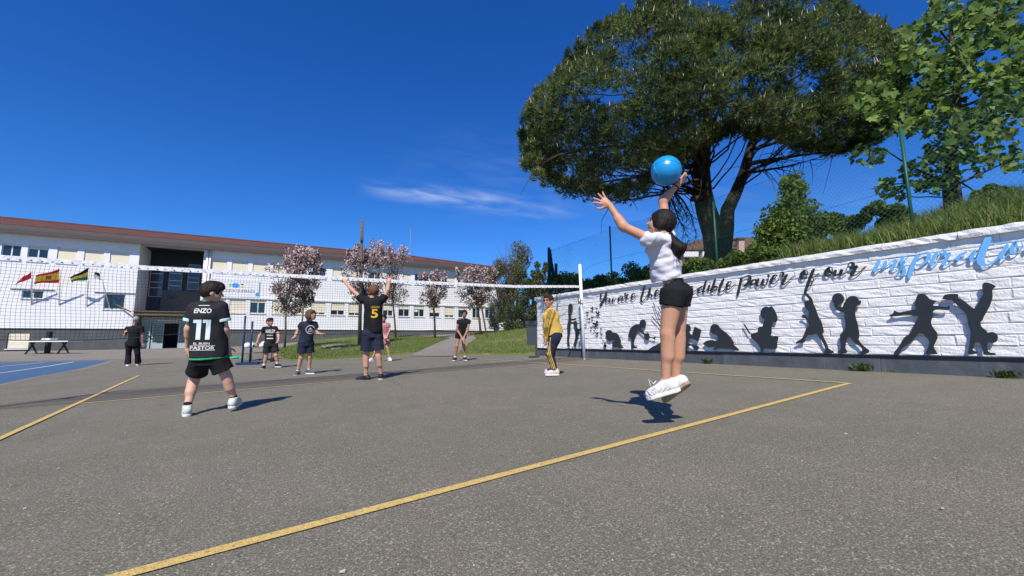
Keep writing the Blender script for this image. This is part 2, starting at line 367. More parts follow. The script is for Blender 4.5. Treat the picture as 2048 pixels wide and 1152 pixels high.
def in_poly(poly, X, Y):
    c = np.zeros(X.shape, bool); n = len(poly)
    for i in range(n):
        x1, y1 = poly[i]; x2, y2 = poly[(i+1) % n]
        m = ((y1 > Y) != (y2 > Y)) & (X < (x2-x1)*(Y-y1)/(y2-y1+1e-12)+x1); c ^= m
    return c
M_blade = [mat('grass_blade_a', (.145, .205, .045), .8, transl=.3), mat('grass_blade_b', (.10, .155, .032), .8, transl=.3), mat('grass_blade_c', (.26, .22, .095), .8, transl=.3)]
def blades(name, X, Y, Z, hmin, hmax, wdt, lean, mats, probs, label):
    n = len(X); hgt = rng.uniform(hmin, hmax, n); a = rng.uniform(0, 2*PI, n); b = rng.uniform(0, 2*PI, n); l = rng.uniform(.1, lean, n)*hgt
    base = np.stack([X, Y, Z], -1); sd = np.stack([np.cos(a), np.sin(a), 0*a], -1)*(wdt*hgt*.5)[:, None]
    mid = base+np.stack([np.cos(b)*l*.35, np.sin(b)*l*.35, hgt*.6], -1); tip = base+np.stack([np.cos(b)*l, np.sin(b)*l, hgt*(1-.25*(l/hgt))], -1)
    V = np.stack([base-sd, base+sd, mid+sd*.7, mid-sd*.7, tip], 1).reshape(-1, 3); i = np.arange(n)*5
    F = [None]*0
    T = np.concatenate([np.stack([i, i+1, i+2], -1), np.stack([i, i+2, i+3], -1), np.stack([i+3, i+2, i+4], -1)])
    mi = rng.choice(len(mats), n, p=probs); o = put(name, mesh_np(name, V, T, mats, np.concatenate([mi, mi, mi])))
    return tag(o, label, None, kind='stuff')
for nm, poly, n, lab in (('lawn_grass', lawnL, 26000, 'short grass blades on the lawn by the school'), ('lawn_grass', lawnR, 26000, 'short grass blades on the sloping lawn by the wall')):
    pa = np.array(poly); lo, hi = pa.min(0), pa.max(0); X = rng.uniform(lo[0], hi[0], n*4); Y = rng.uniform(lo[1], hi[1], n*4)
    # denser where the lawn is near
    keep = in_poly(poly, X, Y) & (rng.random(n*4) < np.clip(1.6-(Y-13)/16, .12, 1)); X, Y = X[keep][:n], Y[keep][:n]
    blades(nm, X, Y, H(X, Y)+.045, .03, .10, .25, .8, M_blade, [.5, .35, .15] if 'school' in lab else [.34, .28, .38], lab)
# slab lying in the lawn
s_ = sheet('manhole_slab', [G2(640, 692.5), G2(700, 687), G2(706, 690.5), G2(648, 697.5)], .085, M_conc, 5, thick=.1); tag(s_, 'grey concrete slab lying in the lawn behind the pole', 'slab')
s_ = sheet('kerb_stone', [G2(661, 699.6), G2(682, 697), G2(682, 699), G2(661, 701.6)], .09, M_conc, 5, thick=.1); tag(s_, 'small pale kerb stone lying in the lawn', 'kerb stone')
# ------------------------------------------------------------------ retaining wall with the mural
WX0, WK = 8.58, 0.0555
WD = unit(np.array([WK, 1.0, 0])); WN = np.array([-WD[1], WD[0], 0])       # along the wall (away), and out towards the court
WP0 = np.array([WX0, 0, 0])
def WQ(s, z, out=0.0): q = WP0+WD*s+WN*out; return np.array([q[0], q[1], z])
def wallpt(px, py, out=0.0):
    d = raydir(px, py); k = (WN @ (WP0+WN*out-O))/(WN @ d); p = O+d*k; return float(WD @ (p-WP0)), float(p[2])
ZB = 0.235; Z1 = ZB+.262; ZT = ZB+1.93                                       # ground, top of plinth, underside of coping
S0, S1 = -2.6, 11.52
NC = 11; CH = (ZT-Z1)/NC
M_block = mat('white_painted_stone', (.84, .83, .81), .85, var=.16, vs=5, bump=.55, bs=38, col2=(.74, .73, .73))
M_core = mat('white_mortar', (.68, .67, .68), .9, var=.2, vs=9)
M_plinth = mat('dark_grey_plinth_paint', (.060, .072, .085), .7, vs=2.4, bump=.35, bs=14, col2=(.095, .108, .122))
M_blackband = mat('black_band_paint', (.010, .011, .016), .6)
M_cut = mat('anthracite_metal', (.026, .031, .037), .5, var=.2, vs=5, spec=.4)
M_bluemetal = mat('sky_blue_metal', (.16, .46, .83), .45, spec=.4)
streaks(M_block, .38); streaks(M_plinth, .6, (3, 3, .5), (.16, .17, .175), .5, .72)
wall = thing('mural_wall', 'long white split-stone retaining wall with dark plinth and mural', 'wall', WQ(4.5, ZB))
def wbox(mb, s0, s1, z0, z1, o0, o1, mi=0):
    c = WQ((s0+s1)/2, (z0+z1)/2, (o0+o1)/2); mb.box(c, (WD, WN, UP), ((s1-s0)/2, abs(o1-o0)/2, (z1-z0)/2), mi)
mb = MB(); wbox(mb, S0, S1-.02, ZB-.6, ZT-.01, -.42, -.028); mb.build('core', M_core, wall)
# plinth in long poured bays, each a slightly different face
pl = MB(); s = S0
bays = []
while s < S1:
    e = min(s+random.uniform(2.2, 2.9), S1); bays.append((s, e)); s = e
for i, (a, b) in enumerate(bays):
    m_ = MB(); wbox(m_, a+.003, b-.003, ZB-.4, Z1-.036, -.05, .022+.004*(i % 3)); m_.build('plinth_panel', M_plinth, wall)
mb = MB(); wbox(mb, S0, S1, Z1-.036, Z1+.004, -.05, .040); mb.build('black_band', M_blackband, wall)
# split-face blocks
def block_mesh(L, seed):
    r = np.random.default_rng(seed); nu = max(5, int(L/.085)); vv = [0, .10, .36, .66, .92, 1]; nv = 5
    uu = [0, .014/L]+[.014/L+(1-.028/L)*i/(nu-2) for i in range(1, nu-2)]+[1-.014/L, 1]
    V = []; F = []
    for j in range(nv+1):
        for i in range(nu+1):
            edge = (i in (0, nu)) or (j in (0, nv)); o = 0.0 if (j in (0, nv)) else .005 if edge else .008+r.normal(0, .0026)+.003*math.sin(i*1.7+seed)*(1 < j < 5)
            V.append((uu[i]*L-L/2, o, vv[j]*(CH-.005)-(CH-.005)/2))
    n = len(V)
    for j in range(nv):
        for i in range(nu): a = j*(nu+1)+i; F.append((a, a+1, a+nu+2, a+nu+1))
    L2 = L/2; h2 = (CH-.005)/2; V += [(-L2, -.03, -h2), (L2, -.03, -h2), (L2, -.03, h2), (-L2, -.03, h2)]
    bot = [i for i in range(nu+1)]; top = [nv*(nu+1)+i for i in range(nu+1)]
    F.append(tuple([n, n+1]+bot[::-1])); F.append(tuple([n+2, n+3]+top))
    F.append(tuple([n+1, n+2]+[j*(nu+1)+nu for j in range(nv, -1, -1)])); F.append(tuple([n+3, n]+[j*(nu+1) for j in range(nv+1)]))
    return mesh_np('stone_block', V, F, M_block)
LENS = [.38, .48, .58, .68]; BM = {(L, k): block_mesh(L, int(L*100)+k*17) for L in LENS for k in range(5)}
rotP = Matrix((( WD[0], WN[0], 0, 0), (WD[1], WN[1], 0, 0), (0, 0, 1, 0), (0, 0, 0, 1)))
nblk = 0
for c in range(NC):
    s = S0+random.uniform(-.3, 0)
    while s < S1-.12:
        L = random.choice(LENS); rem = S1-s
        me = BM[(L, random.randrange(5))]; sc = 1.0
        if rem < L: sc = rem/L
        elif rem-L < .2: sc = rem/L
        o = bpy.data.objects.new('stone_block', me); COL.objects.link(o); o.parent = wall; o.matrix_parent_inverse = Matrix.Translation(-wall.location)
        q = WQ(s+L*sc/2, Z1+.008+(c+.5)*CH-.004, -.012+random.uniform(-.005, .005))
        o.matrix_basis = Matrix.Translation(Vector(q)) @ rotP @ Matrix.Diagonal((sc*(L-.003)/L, 1, 1, 1))
        s += L*sc; nblk += 1
# end return of the wall (far left end): blocks seen side-on are covered by the core
# coping stones
s = S0; ci = 0
while s < S1-.05:
    e = min(s+random.uniform(.85, 1.05), S1+.03)
    m_ = MB(); nu = 9; r = np.random.default_rng(900+ci)
    V = []; F = []
    prof = [(-.44, ZT), (.055, ZT), (.062, ZT+.05), (.055, ZT+.105), (-.44, ZT+.11)]
    for i in range(nu+1):
        for k, (o_, z_) in enumerate(prof):
            j = r.normal(0, .006) if k in (1, 2, 3) else 0
            V.append(WQ(s+.004+(e-s-.008)*i/nu, z_+(j*.5 if k == 3 else 0), o_+j))
    for i in range(nu):
        for k in range(5): a = i*5+k; b2 = i*5+(k+1) % 5; F.append((a, b2, b2+5, a+5))
    F.append((4, 3, 2, 1, 0)); F.append(tuple(nu*5+k for k in range(5)))
    m_.add(V, F); m_.build('coping_stone', M_block, wall); s = e; ci += 1

# cut metal figures standing off the wall ----------------------------------
CUTN = [0]
def crop(pts, ox, oy, sc): return [(ox+x/sc, oy+y/sc) for x, y in pts]
def plate(mb, sz, out, th=.006, mi=0):
    """a flat plate of outline [(s,z)...] standing out from the wall"""
    a = sum(sz[i][0]*sz[(i+1) % len(sz)][1]-sz[(i+1) % len(sz)][0]*sz[i][1] for i in range(len(sz)))
    if a < 0: sz = sz[::-1]
    n = len(sz); fr = [WQ(s, z, out) for s, z in sz]; bk = [WQ(s, z, out-th) for s, z in sz]
    tr = tessellate_polygon([[Vector((s, z, 0)) for s, z in sz]]); F = []
    for t in tr:
        A = [np.array(sz[i]) for i in t]; ar = (A[1]-A[0])[0]*(A[2]-A[0])[1]-(A[1]-A[0])[1]*(A[2]-A[0])[0]
        t = t if ar < 0 else (t[0], t[2], t[1])
        F.append(tuple(t)); F.append(tuple(i+n for i in (t[0], t[2], t[1])))
    for i in range(n): j = (i+1) % n; F.append((i, j, j+n, i+n))
    mb.add(fr+bk, F, mi)
def figure(name, label, cat, polys, circles=(), strokes=(), out=.055, group=None, m=M_cut):
    mb = MB(); k = 0
    allp = [p for p in polys]
    for (cx, cy, rx, ry) in circles: allp.append([(cx+rx*math.cos(a), cy+ry*math.sin(a)) for a in np.linspace(0, 2*PI, 28, endpoint=False)])
    for p in allp:
        if len(p) > 9 and p in polys:
            q = catmull(p+[p[0]], 3)[:-1]; p = [tuple(x) for x in q]
        plate(mb, [wallpt(x, y, out) for x, y in p], out+k*.0006); k += 1
    for pts, w in strokes: ribbon(mb, pts, w, out+k*.0006, taper=True); k += 1
    # stand-off pins
    allsz = [wallpt(x, y, out) for p in allp for x, y in p]
    cs = np.mean(allsz, 0); wq = WQ(cs[0], cs[1], out/2-.005)
    mb.box(wq, (WD, WN, UP), (.006, out/2-.004, .006))
    o = mb.build(name, m); return tag(o, label, cat, group)
def ribbon(mb, pts, w, out, taper=True, th=.006, mi=0, n=10):
    """a flat stroke of varying width; pts and w in photo pixels"""
    c = catmull(pts, n) if len(pts) > 2 else np.array([np.array(pts[0])+(np.array(pts[1])-np.array(pts[0]))*t for t in np.linspace(0, 1, 6)])
    sz = np.array([wallpt(x, y, out) for x, y in c]); m = len(sz)
    pxm = np.linalg.norm(np.array(wallpt(c[0][0]+1, c[0][1], out))-np.array(wallpt(c[0][0], c[0][1]-0, out)))
    pym = np.linalg.norm(np.array(wallpt(c[0][0], c[0][1]+1, out))-np.array(wallpt(c[0][0], c[0][1], out)))
    ww = w*pym*.5*(.86 if w > 5.5 else 1.25)
    d = np.gradient(sz, axis=0); d /= np.linalg.norm(d, axis=1, keepdims=True)+1e-9; nn = np.stack([-d[:, 1], d[:, 0]], 1)
    t = np.linspace(0, 1, m)
    # a broad nib: thick on the steep strokes, thin on the joins
    nib = .30+.70*np.clip(-d[:, 1], 0, 1)**.8
    nib = np.convolve(np.pad(nib, 3, mode='edge'), np.ones(7)/7, mode='valid')
    end = np.clip(np.minimum(t, 1-t)*m/2.5+.25, 0, 1) if taper else 1
    kap = np.linalg.norm(np.gradient(d, axis=0), axis=1)/(np.linalg.norm(np.gradient(sz, axis=0), axis=1)+1e-9); kap = np.convolve(np.pad(kap, 1, mode='edge'), np.ones(3)/3, mode='valid')
    hwv = np.minimum(ww*nib*end, np.maximum(.92/(kap+1e-6), ww*.22)); hwv = np.convolve(np.pad(hwv, 1, mode='edge'), np.ones(3)/3, mode='valid')
    hw = hwv[:, None]
    a = sz+nn*hw; b = sz-nn*hw
    V = [WQ(*p, out) for p in a]+[WQ(*p, out) for p in b]+[WQ(*p, out-th) for p in a]+[WQ(*p, out-th) for p in b]; F = []
    for i in range(m-1):
        F += [(i, i+1, m+i+1, m+i), (2*m+i, 3*m+i, 3*m+i+1, 2*m+i+1), (i, 2*m+i, 2*m+i+1, i+1), (m+i, m+i+1, 3*m+i+1, 3*m+i)]
    F += [(0, m, 3*m, 2*m), (m-1, 3*m-1, 4*m-1, 2*m-1)]
    mb.add(V, F, mi)
Fz = lambda p: crop(p, 1040, 480, 4.43); Gz = lambda p: crop(p, 1160, 560, 6.775); Kz = lambda p: crop(p, 1400, 560, 6.4)
Lz = lambda p: crop(p, 1560, 540, 5.76); Mz = lambda p: crop(p, 1760, 540, 4.7986); Pz = lambda p: crop(p, 1360, 440, 3.389); Rz = lambda p: crop(p, 1440, 480, 6.827); Qz = lambda p: crop(p, 1720, 440, 6.244); Tz = lambda p: crop(p, 1180, 500, 7.2)
GRP = 'black cut-out figures of the mural'
def ce(f, x, y, rx, ry, s): (a,), = (f([(x, y)]),); return (a[0], a[1], rx/s, ry/s)
figure('mural_woman', 'black cut-out of a slim woman holding out a hand, leftmost on the wall', 'mural figure', [Fz([(430, 600), (425, 640), (431, 690), (421, 740), (416, 780), (420, 830), (415, 890), (423, 935), (440, 941), (437, 910), (433, 870), (445, 790), (448, 735), (452, 714), (485, 713), (498, 700), (490, 691), (455, 697), (447, 660), (452, 630)])], [ce(Fz, 447, 597, 20, 34, 4.43)], group=GRP)
figure('mural_child', 'black cut-out of a small child reaching up beside the woman', 'mural figure', [Fz([(482, 765), (487, 800), (490, 850), (482, 900), (478, 941), (498, 943), (497, 915), (506, 880), (516, 850), (522, 812), (545, 792), (540, 782), (516, 790), (503, 768)])], [ce(Fz, 490, 745, 18, 28, 4.43)], group=GRP)
figure('mural_kneeling_child', 'black cut-out of a child kneeling bent over a plant', 'mural figure', [Gz([(345, 740), (352, 700), (385, 677), (425, 685), (440, 710), (480, 715), (515, 740), (540, 790), (555, 830), (552, 865), (588, 917), (560, 924), (480, 914), (445, 912), (435, 890), (440, 850), (465, 820), (430, 815), (400, 832), (365, 805), (355, 775)])], group=GRP)
figure('mural_bottle', 'black cut-out of a small bottle before the kneeling child', 'mural figure', [Gz([(330, 838), (345, 838), (346, 870), (358, 890), (357, 918), (313, 918), (316, 890), (328, 868)])], group=GRP)
figure('mural_watering_child', 'black cut-out of a child stooping with a watering can', 'mural figure', [Gz([(815, 600), (770, 598), (720, 620), (680, 660), (660, 720), (652, 775), (690, 785), (695, 830), (693, 900), (700, 928), (770, 922), (765, 905), (735, 890), (728, 840), (740, 780), (765, 720), (785, 680), (830, 720), (865, 750), (875, 790), (900, 815), (930, 808), (945, 785), (1000, 800), (1012, 812), (1025, 772), (990, 775), (945, 770), (935, 730), (915, 715), (885, 725), (850, 700), (820, 670), (840, 640)])], [ce(Gz, 850, 592, 45, 57, 6.775)], group=GRP)
figure('mural_tree', 'black cut-out of a bare branching tree on a mound', 'mural figure', [[(1295, 700.5), (1304, 694), (1312, 690), (1322, 683), (1328, 660), (1326, 640), (1322, 628), (1334, 626), (1340, 650), (1345, 680), (1356, 692), (1372, 702.5)]], strokes=[([(1327, 660), (1318, 638), (1311, 620), (1306, 604)], 6), ([(1324, 655), (1312, 643), (1303, 632)], 5), ([(1326, 634), (1320, 622), (1316, 613)], 4), ([(1330, 640), (1325, 615), (1321, 596)], 6), ([(1333, 640), (1340, 615), (1350, 600)], 6), ([(1336, 650), (1348, 632), (1362, 624)], 5)], group=GRP)
figure('mural_reading_child', 'black cut-out of a child leaning on the tree with an open book', 'mural figure', [Pz([(10, 790), (20, 762), (50, 765), (72, 772), (85, 790), (80, 806), (62, 802), (55, 830), (95, 848), (126, 855), (122, 880), (95, 878), (72, 850), (30, 884), (-6, 884), (-8, 820)]), Pz([(98, 722), (146, 745), (122, 823), (75, 800)])], [ce(Pz, 42, 735, 31, 31, 3.389)], group=GRP)
figure('mural_lying_child', 'black cut-out of a long-haired child lying over a book', 'mural figure', [Kz([(45, 808), (80, 780), (150, 768), (220, 780), (225, 730), (205, 700), (160, 690), (132, 650), (135, 600), (160, 568), (195, 562), (230, 575), (262, 620), (320, 665), (370, 710), (410, 760), (435, 805), (430, 825), (470, 862), (500, 902), (440, 902), (380, 882), (300, 880), (240, 875), (200, 893), (170, 888), (185, 855), (110, 862), (40, 822)])], group=GRP)
figure('mural_laptop_girl', 'black cut-out of a seated girl typing on a laptop', 'mural figure', [Kz([(880, 350), (915, 335), (945, 370), (980, 440), (992, 500), (970, 545), (940, 530), (920, 560), (918, 610), (915, 680), (912, 715), (1000, 720), (990, 790), (985, 860), (960, 885), (820, 880), (805, 918), (775, 918), (772, 870), (740, 820), (690, 770), (655, 735), (655, 690), (735, 665), (738, 620), (765, 598), (800, 590), (815, 540), (828, 500), (800, 490), (775, 440), (780, 390), (810, 350), (850, 340)])], strokes=[(Kz([(558, 560), (600, 625), (635, 682), (668, 688)]), 2.6)], group=GRP)
figure('mural_reaching_child', 'black cut-out of a leaping child stretching one arm up to the lettering', 'mural figure', [Lz([(290, 205), (308, 215), (315, 240), (305, 265), (345, 300), (375, 345), (385, 390), (410, 440), (440, 530), (475, 590), (490, 640), (505, 715), (490, 735), (510, 790), (545, 860), (560, 905), (620, 940), (600, 957), (510, 957), (520, 900), (480, 820), (440, 760), (400, 730), (370, 750), (320, 750), (290, 790), (285, 830), (240, 840), (185, 850), (190, 825), (250, 790), (275, 740), (300, 680), (330, 640), (320, 590), (290, 560), (250, 545), (250, 525), (270, 513), (290, 525), (325, 560), (330, 510), (325, 470), (295, 440), (280, 400), (285, 370), (310, 352), (335, 345), (310, 310), (278, 285), (275, 250), (280, 225)])], group=GRP)
figure('mural_ball_child', 'black cut-out of a child in a cap lifting a basketball', 'mural figure', [Lz([(735, 385), (760, 345), (800, 305), (850, 298), (890, 315), (905, 345), (935, 360), (920, 400), (880, 420), (868, 460), (870, 540), (895, 620), (905, 680), (915, 760), (905, 800), (940, 850), (980, 890), (1028, 930), (1010, 957), (960, 967), (915, 957), (945, 925), (930, 890), (870, 850), (830, 810), (805, 770), (770, 785), (760, 830), (755, 900), (775, 935), (760, 957), (690, 957), (655, 947), (695, 915), (700, 870), (690, 800), (695, 740), (740, 690), (755, 650), (750, 590), (740, 530), (735, 490), (690, 480), (640, 440), (620, 390), (650, 360), (670, 385), (665, 410), (690, 430), (720, 425), (730, 400)])], [ce(Lz, 668, 334, 70, 68, 5.76)], group=GRP)
figure('mural_dancing_girl', 'black cut-out of a dancing girl with both arms spread wide', 'mural figure', [Mz([(340, 290), (360, 240), (400, 228), (440, 240), (480, 280), (540, 300), (520, 320), (510, 340), (560, 345), (640, 355), (662, 335), (668, 370), (640, 385), (580, 380), (515, 390), (505, 440), (490, 510), (515, 560), (545, 600), (552, 650), (530, 700), (515, 740), (545, 790), (540, 808), (440, 808), (450, 770), (465, 730), (470, 680), (440, 640), (385, 600), (340, 640), (300, 690), (240, 730), (205, 760), (190, 800), (175, 817), (130, 807), (150, 770), (185, 730), (210, 680), (240, 640), (290, 610), (310, 560), (345, 490), (370, 450), (330, 435), (240, 430), (180, 440), (100, 450), (95, 430), (120, 420), (140, 388), (160, 400), (200, 405), (280, 388), (345, 375), (335, 340)])], group=GRP)
figure('mural_handstand_child', 'black cut-out of a child doing a handstand, rightmost on the wall', 'mural figure', [Mz([(595, 280), (615, 245), (650, 230), (745, 230), (750, 265), (800, 290), (860, 340), (910, 370), (940, 330), (965, 270), (990, 230), (985, 200), (980, 150), (1000, 120), (1050, 125), (1110, 155), (1085, 180), (1078, 210), (1080, 260), (1060, 330), (1030, 390), (1000, 440), (985, 480), (965, 500), (975, 545), (1020, 580), (1030, 600), (1080, 595), (1120, 615), (1132, 650), (1115, 690), (1075, 700), (1040, 690), (1030, 720), (1040, 785), (1100, 797), (1105, 817), (1000, 814), (990, 790), (975, 730), (950, 695), (915, 690), (900, 740), (890, 770), (935, 787), (925, 802), (850, 812), (850, 760), (860, 700), (865, 650), (870, 600), (850, 540), (840, 480), (820, 420), (780, 380), (720, 320), (690, 290), (640, 285)])], group=GRP)
bw = [(0, -.15), (.35, -.75), (.8, -.95), (1.0, -.7), (.9, -.15), (.55, .05), (.65, .5), (.4, .85), (.08, .35), (0, .6), (-.08, .35), (-.4, .85), (-.65, .5), (-.55, .05), (-.9, -.15), (-1.0, -.7), (-.8, -.95), (-.35, -.75)]
flies = [(165, 388, 26, 'topmost butterfly cut-out, below the first letter'), (97, 445, 21, 'butterfly cut-out close to the net post, upper one'), (220, 388, 15, 'small butterfly cut-out right of the topmost one'), (243, 455, 32, 'big butterfly cut-out high on the right of the swarm'), (83, 535, 8, 'tiny butterfly cut-out beside the net post'), (122, 533, 15, 'small butterfly cut-out left of the middle of the swarm'), (162, 512, 20, 'medium butterfly cut-out in the middle of the swarm'), (215, 597, 40, 'largest butterfly cut-out, at the heart of the swarm'), (72, 612, 14, 'small butterfly cut-out touching the net post'), (147, 648, 19, 'medium butterfly cut-out low on the left of the swarm'), (185, 683, 11, 'tiny butterfly cut-out under the largest one'), (280, 668, 20, 'narrow butterfly cut-out on the right, seen from the side'), (228, 725, 22, 'medium butterfly cut-out above the kneeling child, left one'), (285, 742, 18, 'small butterfly cut-out right above the kneeling child'), (307, 820, 10, 'lowest tiny butterfly cut-out above the bottle'), (8, 665, 11, 'small butterfly cut-out left of the net post, higher one'), (26, 722, 11, 'small butterfly cut-out left of the net post, lower one')]
for x, y, r, lab in flies:
    a = random.uniform(-.5, .5); sq = random.uniform(.6, 1.0) if r != 40 else 1
    if 'narrow' in lab: sq = .4
    pts = [(x+r*(u*sq*math.cos(a)-v*math.sin(a)), y+r*(u*sq*math.sin(a)+v*math.cos(a))) for u, v in bw]
    figure('mural_butterfly', 'black '+lab, 'butterfly', [Gz(pts)], out=.05, group='butterflies of the mural')
# lettering ------------------------------------------------------------------
def word(name, label, strokes, m, out=.034):
    mb = MB()
    for k, (pts, w) in enumerate(strokes): ribbon(mb, pts, w, out+k*.0005)
    pts = [p for s_ in strokes for p in s_[0]]
    for q in (pts[0], pts[len(pts)//2], pts[-1]):
        sz = wallpt(q[0], q[1], out); mb.box(WQ(sz[0], sz[1], out/2-.006), (WD, WN, UP), (.005, out/2-.003, .005))
    o = mb.build(name, m); return tag(o, label, 'lettering', 'script words of the mural')
T = lambda pts, w: (Tz(pts), w/7.2); Pp = lambda pts, w: (Pz(pts), w/3.389); Rr = lambda pts, w: (Rz(pts), w/6.827); Qq = lambda pts, w: (Qz(pts), w/6.244); X_ = lambda pts, w: (pts, w)
word('lettering_you', 'black script word You, first of the slogan', [T([(160, 625), (150, 660), (155, 705), (185, 690)], 26), T([(235, 605), (228, 640), (205, 695), (170, 755), (138, 805)], 34), T([(245, 695), (222, 730), (238, 752), (266, 735), (272, 705), (252, 690), (240, 700)], 22), T([(288, 690), (274, 730), (295, 748), (322, 718), (333, 690), (322, 732), (340, 742), (365, 695)], 24)], M_cut)
word('lettering_are', 'black script word are, second of the slogan', [T([(455, 662), (418, 685), (403, 718), (422, 733), (452, 705), (470, 668), (457, 712), (480, 722), (500, 700)], 24), T([(512, 615), (498, 650), (530, 645), (540, 632), (520, 680), (515, 712), (540, 712), (565, 685)], 24), T([(570, 690), (615, 672), (645, 645), (636, 625), (605, 645), (593, 690), (620, 706), (672, 652)], 24)], M_cut)
word('lettering_the', 'black script word the, third of the slogan', [T([(778, 522), (762, 600), (735, 690), (748, 745), (790, 705), (835, 635)], 40), T([(718, 582), (800, 570), (875, 560)], 22), T([(868, 540), (848, 620), (825, 682)], 34), T([(828, 672), (862, 640), (888, 648), (880, 672), (912, 655)], 24), T([(905, 652), (962, 625), (990, 588), (970, 574), (940, 610), (933, 648), (965, 662), (1022, 608)], 26)], M_cut)
word('lettering_incredible', 'black script word incredible, partly behind the jumping girl', [X_([(1334, 582), (1331, 592), (1335, 597), (1340, 592)], 4), X_([(1343, 582), (1340, 596), (1345, 588), (1350, 584), (1349, 595), (1355, 592)], 4), X_([(1364, 580), (1358, 585), (1358, 592), (1364, 591), (1368, 586)], 4), X_([(1371, 575), (1376, 578), (1372, 590), (1378, 589)], 4), Pp([(62, 480), (80, 470), (88, 452), (76, 452), (66, 480), (80, 494), (102, 482), (120, 462)], 12), Pp([(155, 447), (128, 465), (122, 485), (135, 492), (158, 468), (178, 408), (163, 455), (158, 490), (185, 470)], 13), Pp([(200, 438), (190, 472), (198, 478), (215, 462)], 13), Pp([(206, 424), (203, 430)], 12), Pp([(240, 396), (222, 450), (210, 482), (230, 484), (250, 462), (245, 448), (228, 456), (262, 452)], 14), Pp([(298, 396), (275, 440), (265, 482), (282, 486), (305, 468)], 15), Pp([(298, 468), (335, 442), (345, 420), (326, 424), (314, 455), (330, 470), (372, 434)], 13)], M_cut)
word('lettering_power', 'black script word power', [Rr([(292, 515), (272, 610), (235, 768)], 44), Rr([(255, 590), (320, 515), (378, 488), (408, 512), (390, 572), (340, 622), (300, 632)], 34), Rr([(462, 538), (424, 575), (420, 612), (455, 608), (485, 568), (470, 540), (505, 556)], 30), Rr([(530, 525), (500, 595), (520, 625), (565, 590), (598, 530), (576, 592), (600, 616), (645, 575), (660, 525), (648, 480), (672, 500)], 30), Rr([(672, 575), (742, 522), (775, 478), (742, 482), (700, 540), (690, 588), (740, 592), (808, 538)], 28), Rr([(812, 500), (832, 445), (866, 452), (848, 490), (890, 492), (915, 470), (872, 540), (845, 592), (890, 600), (1003, 488)], 32)], M_cut)
word('lettering_of', 'black script word of', [Rr([(1150, 415), (1108, 465), (1112, 525), (1150, 525), (1190, 465), (1185, 420), (1150, 425), (1158, 470), (1210, 470)], 30), Rr([(1282, 390), (1232, 510), (1180, 660)], 34), Rr([(1185, 655), (1240, 610), (1275, 545), (1258, 505), (1235, 515), (1290, 502), (1345, 455)], 28)], M_cut)
word('lettering_our', 'black script word our, before the blue word', [Rr([(1490, 372), (1442, 430), (1440, 480), (1490, 485), (1530, 430), (1525, 380), (1485, 380), (1490, 430), (1550, 455)], 32), Rr([(1585, 405), (1556, 465), (1590, 484), (1640, 445), (1665, 398), (1646, 455), (1670, 478), (1745, 420)], 32), Rr([(1738, 372), (1768, 312), (1812, 320), (1812, 362), (1768, 385), (1835, 382), (1870, 345), (1820, 430), (1785, 482), (1840, 482), (1905, 440), (1980, 360)], 34)], M_cut)
word('lettering_inspiration', 'big sky-blue script word inspiration, last of the slogan', [Qq([(245, 495), (210, 565), (178, 622), (205, 640), (275, 585)], 44), Qq([(328, 505), (302, 570), (278, 615), (345, 565), (405, 515), (448, 495), (425, 560), (395, 610), (430, 625), (500, 580)], 42), Qq([(500, 600), (545, 520), (590, 470), (585, 455), (545, 455), (520, 500), (535, 580), (555, 640), (530, 685), (480, 690), (462, 668), (520, 605), (590, 550)], 40), Qq([(722, 430), (660, 560), (608, 730)], 54), Qq([(640, 560), (740, 450), (815, 408), (858, 425), (848, 485), (800, 535), (740, 575), (690, 565)], 42), Qq([(965, 395), (922, 470), (888, 540), (920, 560), (1000, 490)], 46), Qq([(985, 450), (1005, 395), (1048, 378), (1055, 430), (1005, 448), (1060, 440), (1120, 405), (1082, 480), (1040, 545), (1080, 562), (1145, 515), (1225, 455)], 42), Qq([(1335, 395), (1250, 440), (1215, 490), (1258, 502), (1340, 468), (1430, 385), (1392, 475), (1418, 512), (1505, 445)], 44), Qq([(1612, 200), (1562, 330), (1515, 445), (1510, 525), (1565, 562), (1655, 535), (1770, 420)], 78), Qq([(1428, 350), (1600, 305), (1890, 262)], 34), Qq([(1845, 300), (1795, 390), (1762, 455), (1795, 478), (1890, 400)], 46), Qq([(1945, 268), (1898, 335), (1905, 412), (1970, 402), (2025, 330), (2005, 270), (1940, 275), (1960, 335), (2070, 330)], 42), Qq([(2110, 300), (2075, 385), (2130, 340), (2190, 290), (2210, 320), (2175, 385), (2240, 360)], 40)], M_bluemetal)
# ------------------------------------------------------------------ earth bank behind the wall
def bank_z(X, Y):
    X = np.asarray(X, float); Y = np.asarray(Y, float)
    u = X-(WX0+WK*Y)-.35; z = ZT+.05+(.12+.2*np.clip((5-Y)/4, 0, 1))*np.clip(u, 0, 3.2)+.05*np.clip(u-3.2, 0, 6)+.02*np.clip(u-9, 0, 60)
    wob = .07*np.sin(X*1.3+Y*.9)+.06*np.sin(Y*1.9-X*.6)
    f = np.clip((11.2-Y+np.clip(u, 0, 4)*.9)/2.2, 0, 1); f = f*f*(3-2*f)      # the bank runs down past the end of the wall
    return np.where(True, (z+wob*np.clip(u, 0, 1))*f+(1-f)*(H(X, Y)-.3), z)
us = np.concatenate([np.arange(-.04, 6, .35), np.arange(6, 60, 4)]); ys2 = np.concatenate([np.arange(-30, -4, 3), np.arange(-4, 19, .4), np.arange(19, 60, 4)])
BY, BU = np.meshgrid(ys2, us, indexing='ij'); BX = WX0+WK*BY+.35+BU
BV = np.stack([BX, BY, bank_z(BX, BY)], -1).reshape(-1, 3); bi = np.arange(BY.size).reshape(BY.shape)
BF = np.stack([bi[:-1, :-1], bi[:-1, 1:], bi[1:, 1:], bi[1:, :-1]], -1).reshape(-1, 4)
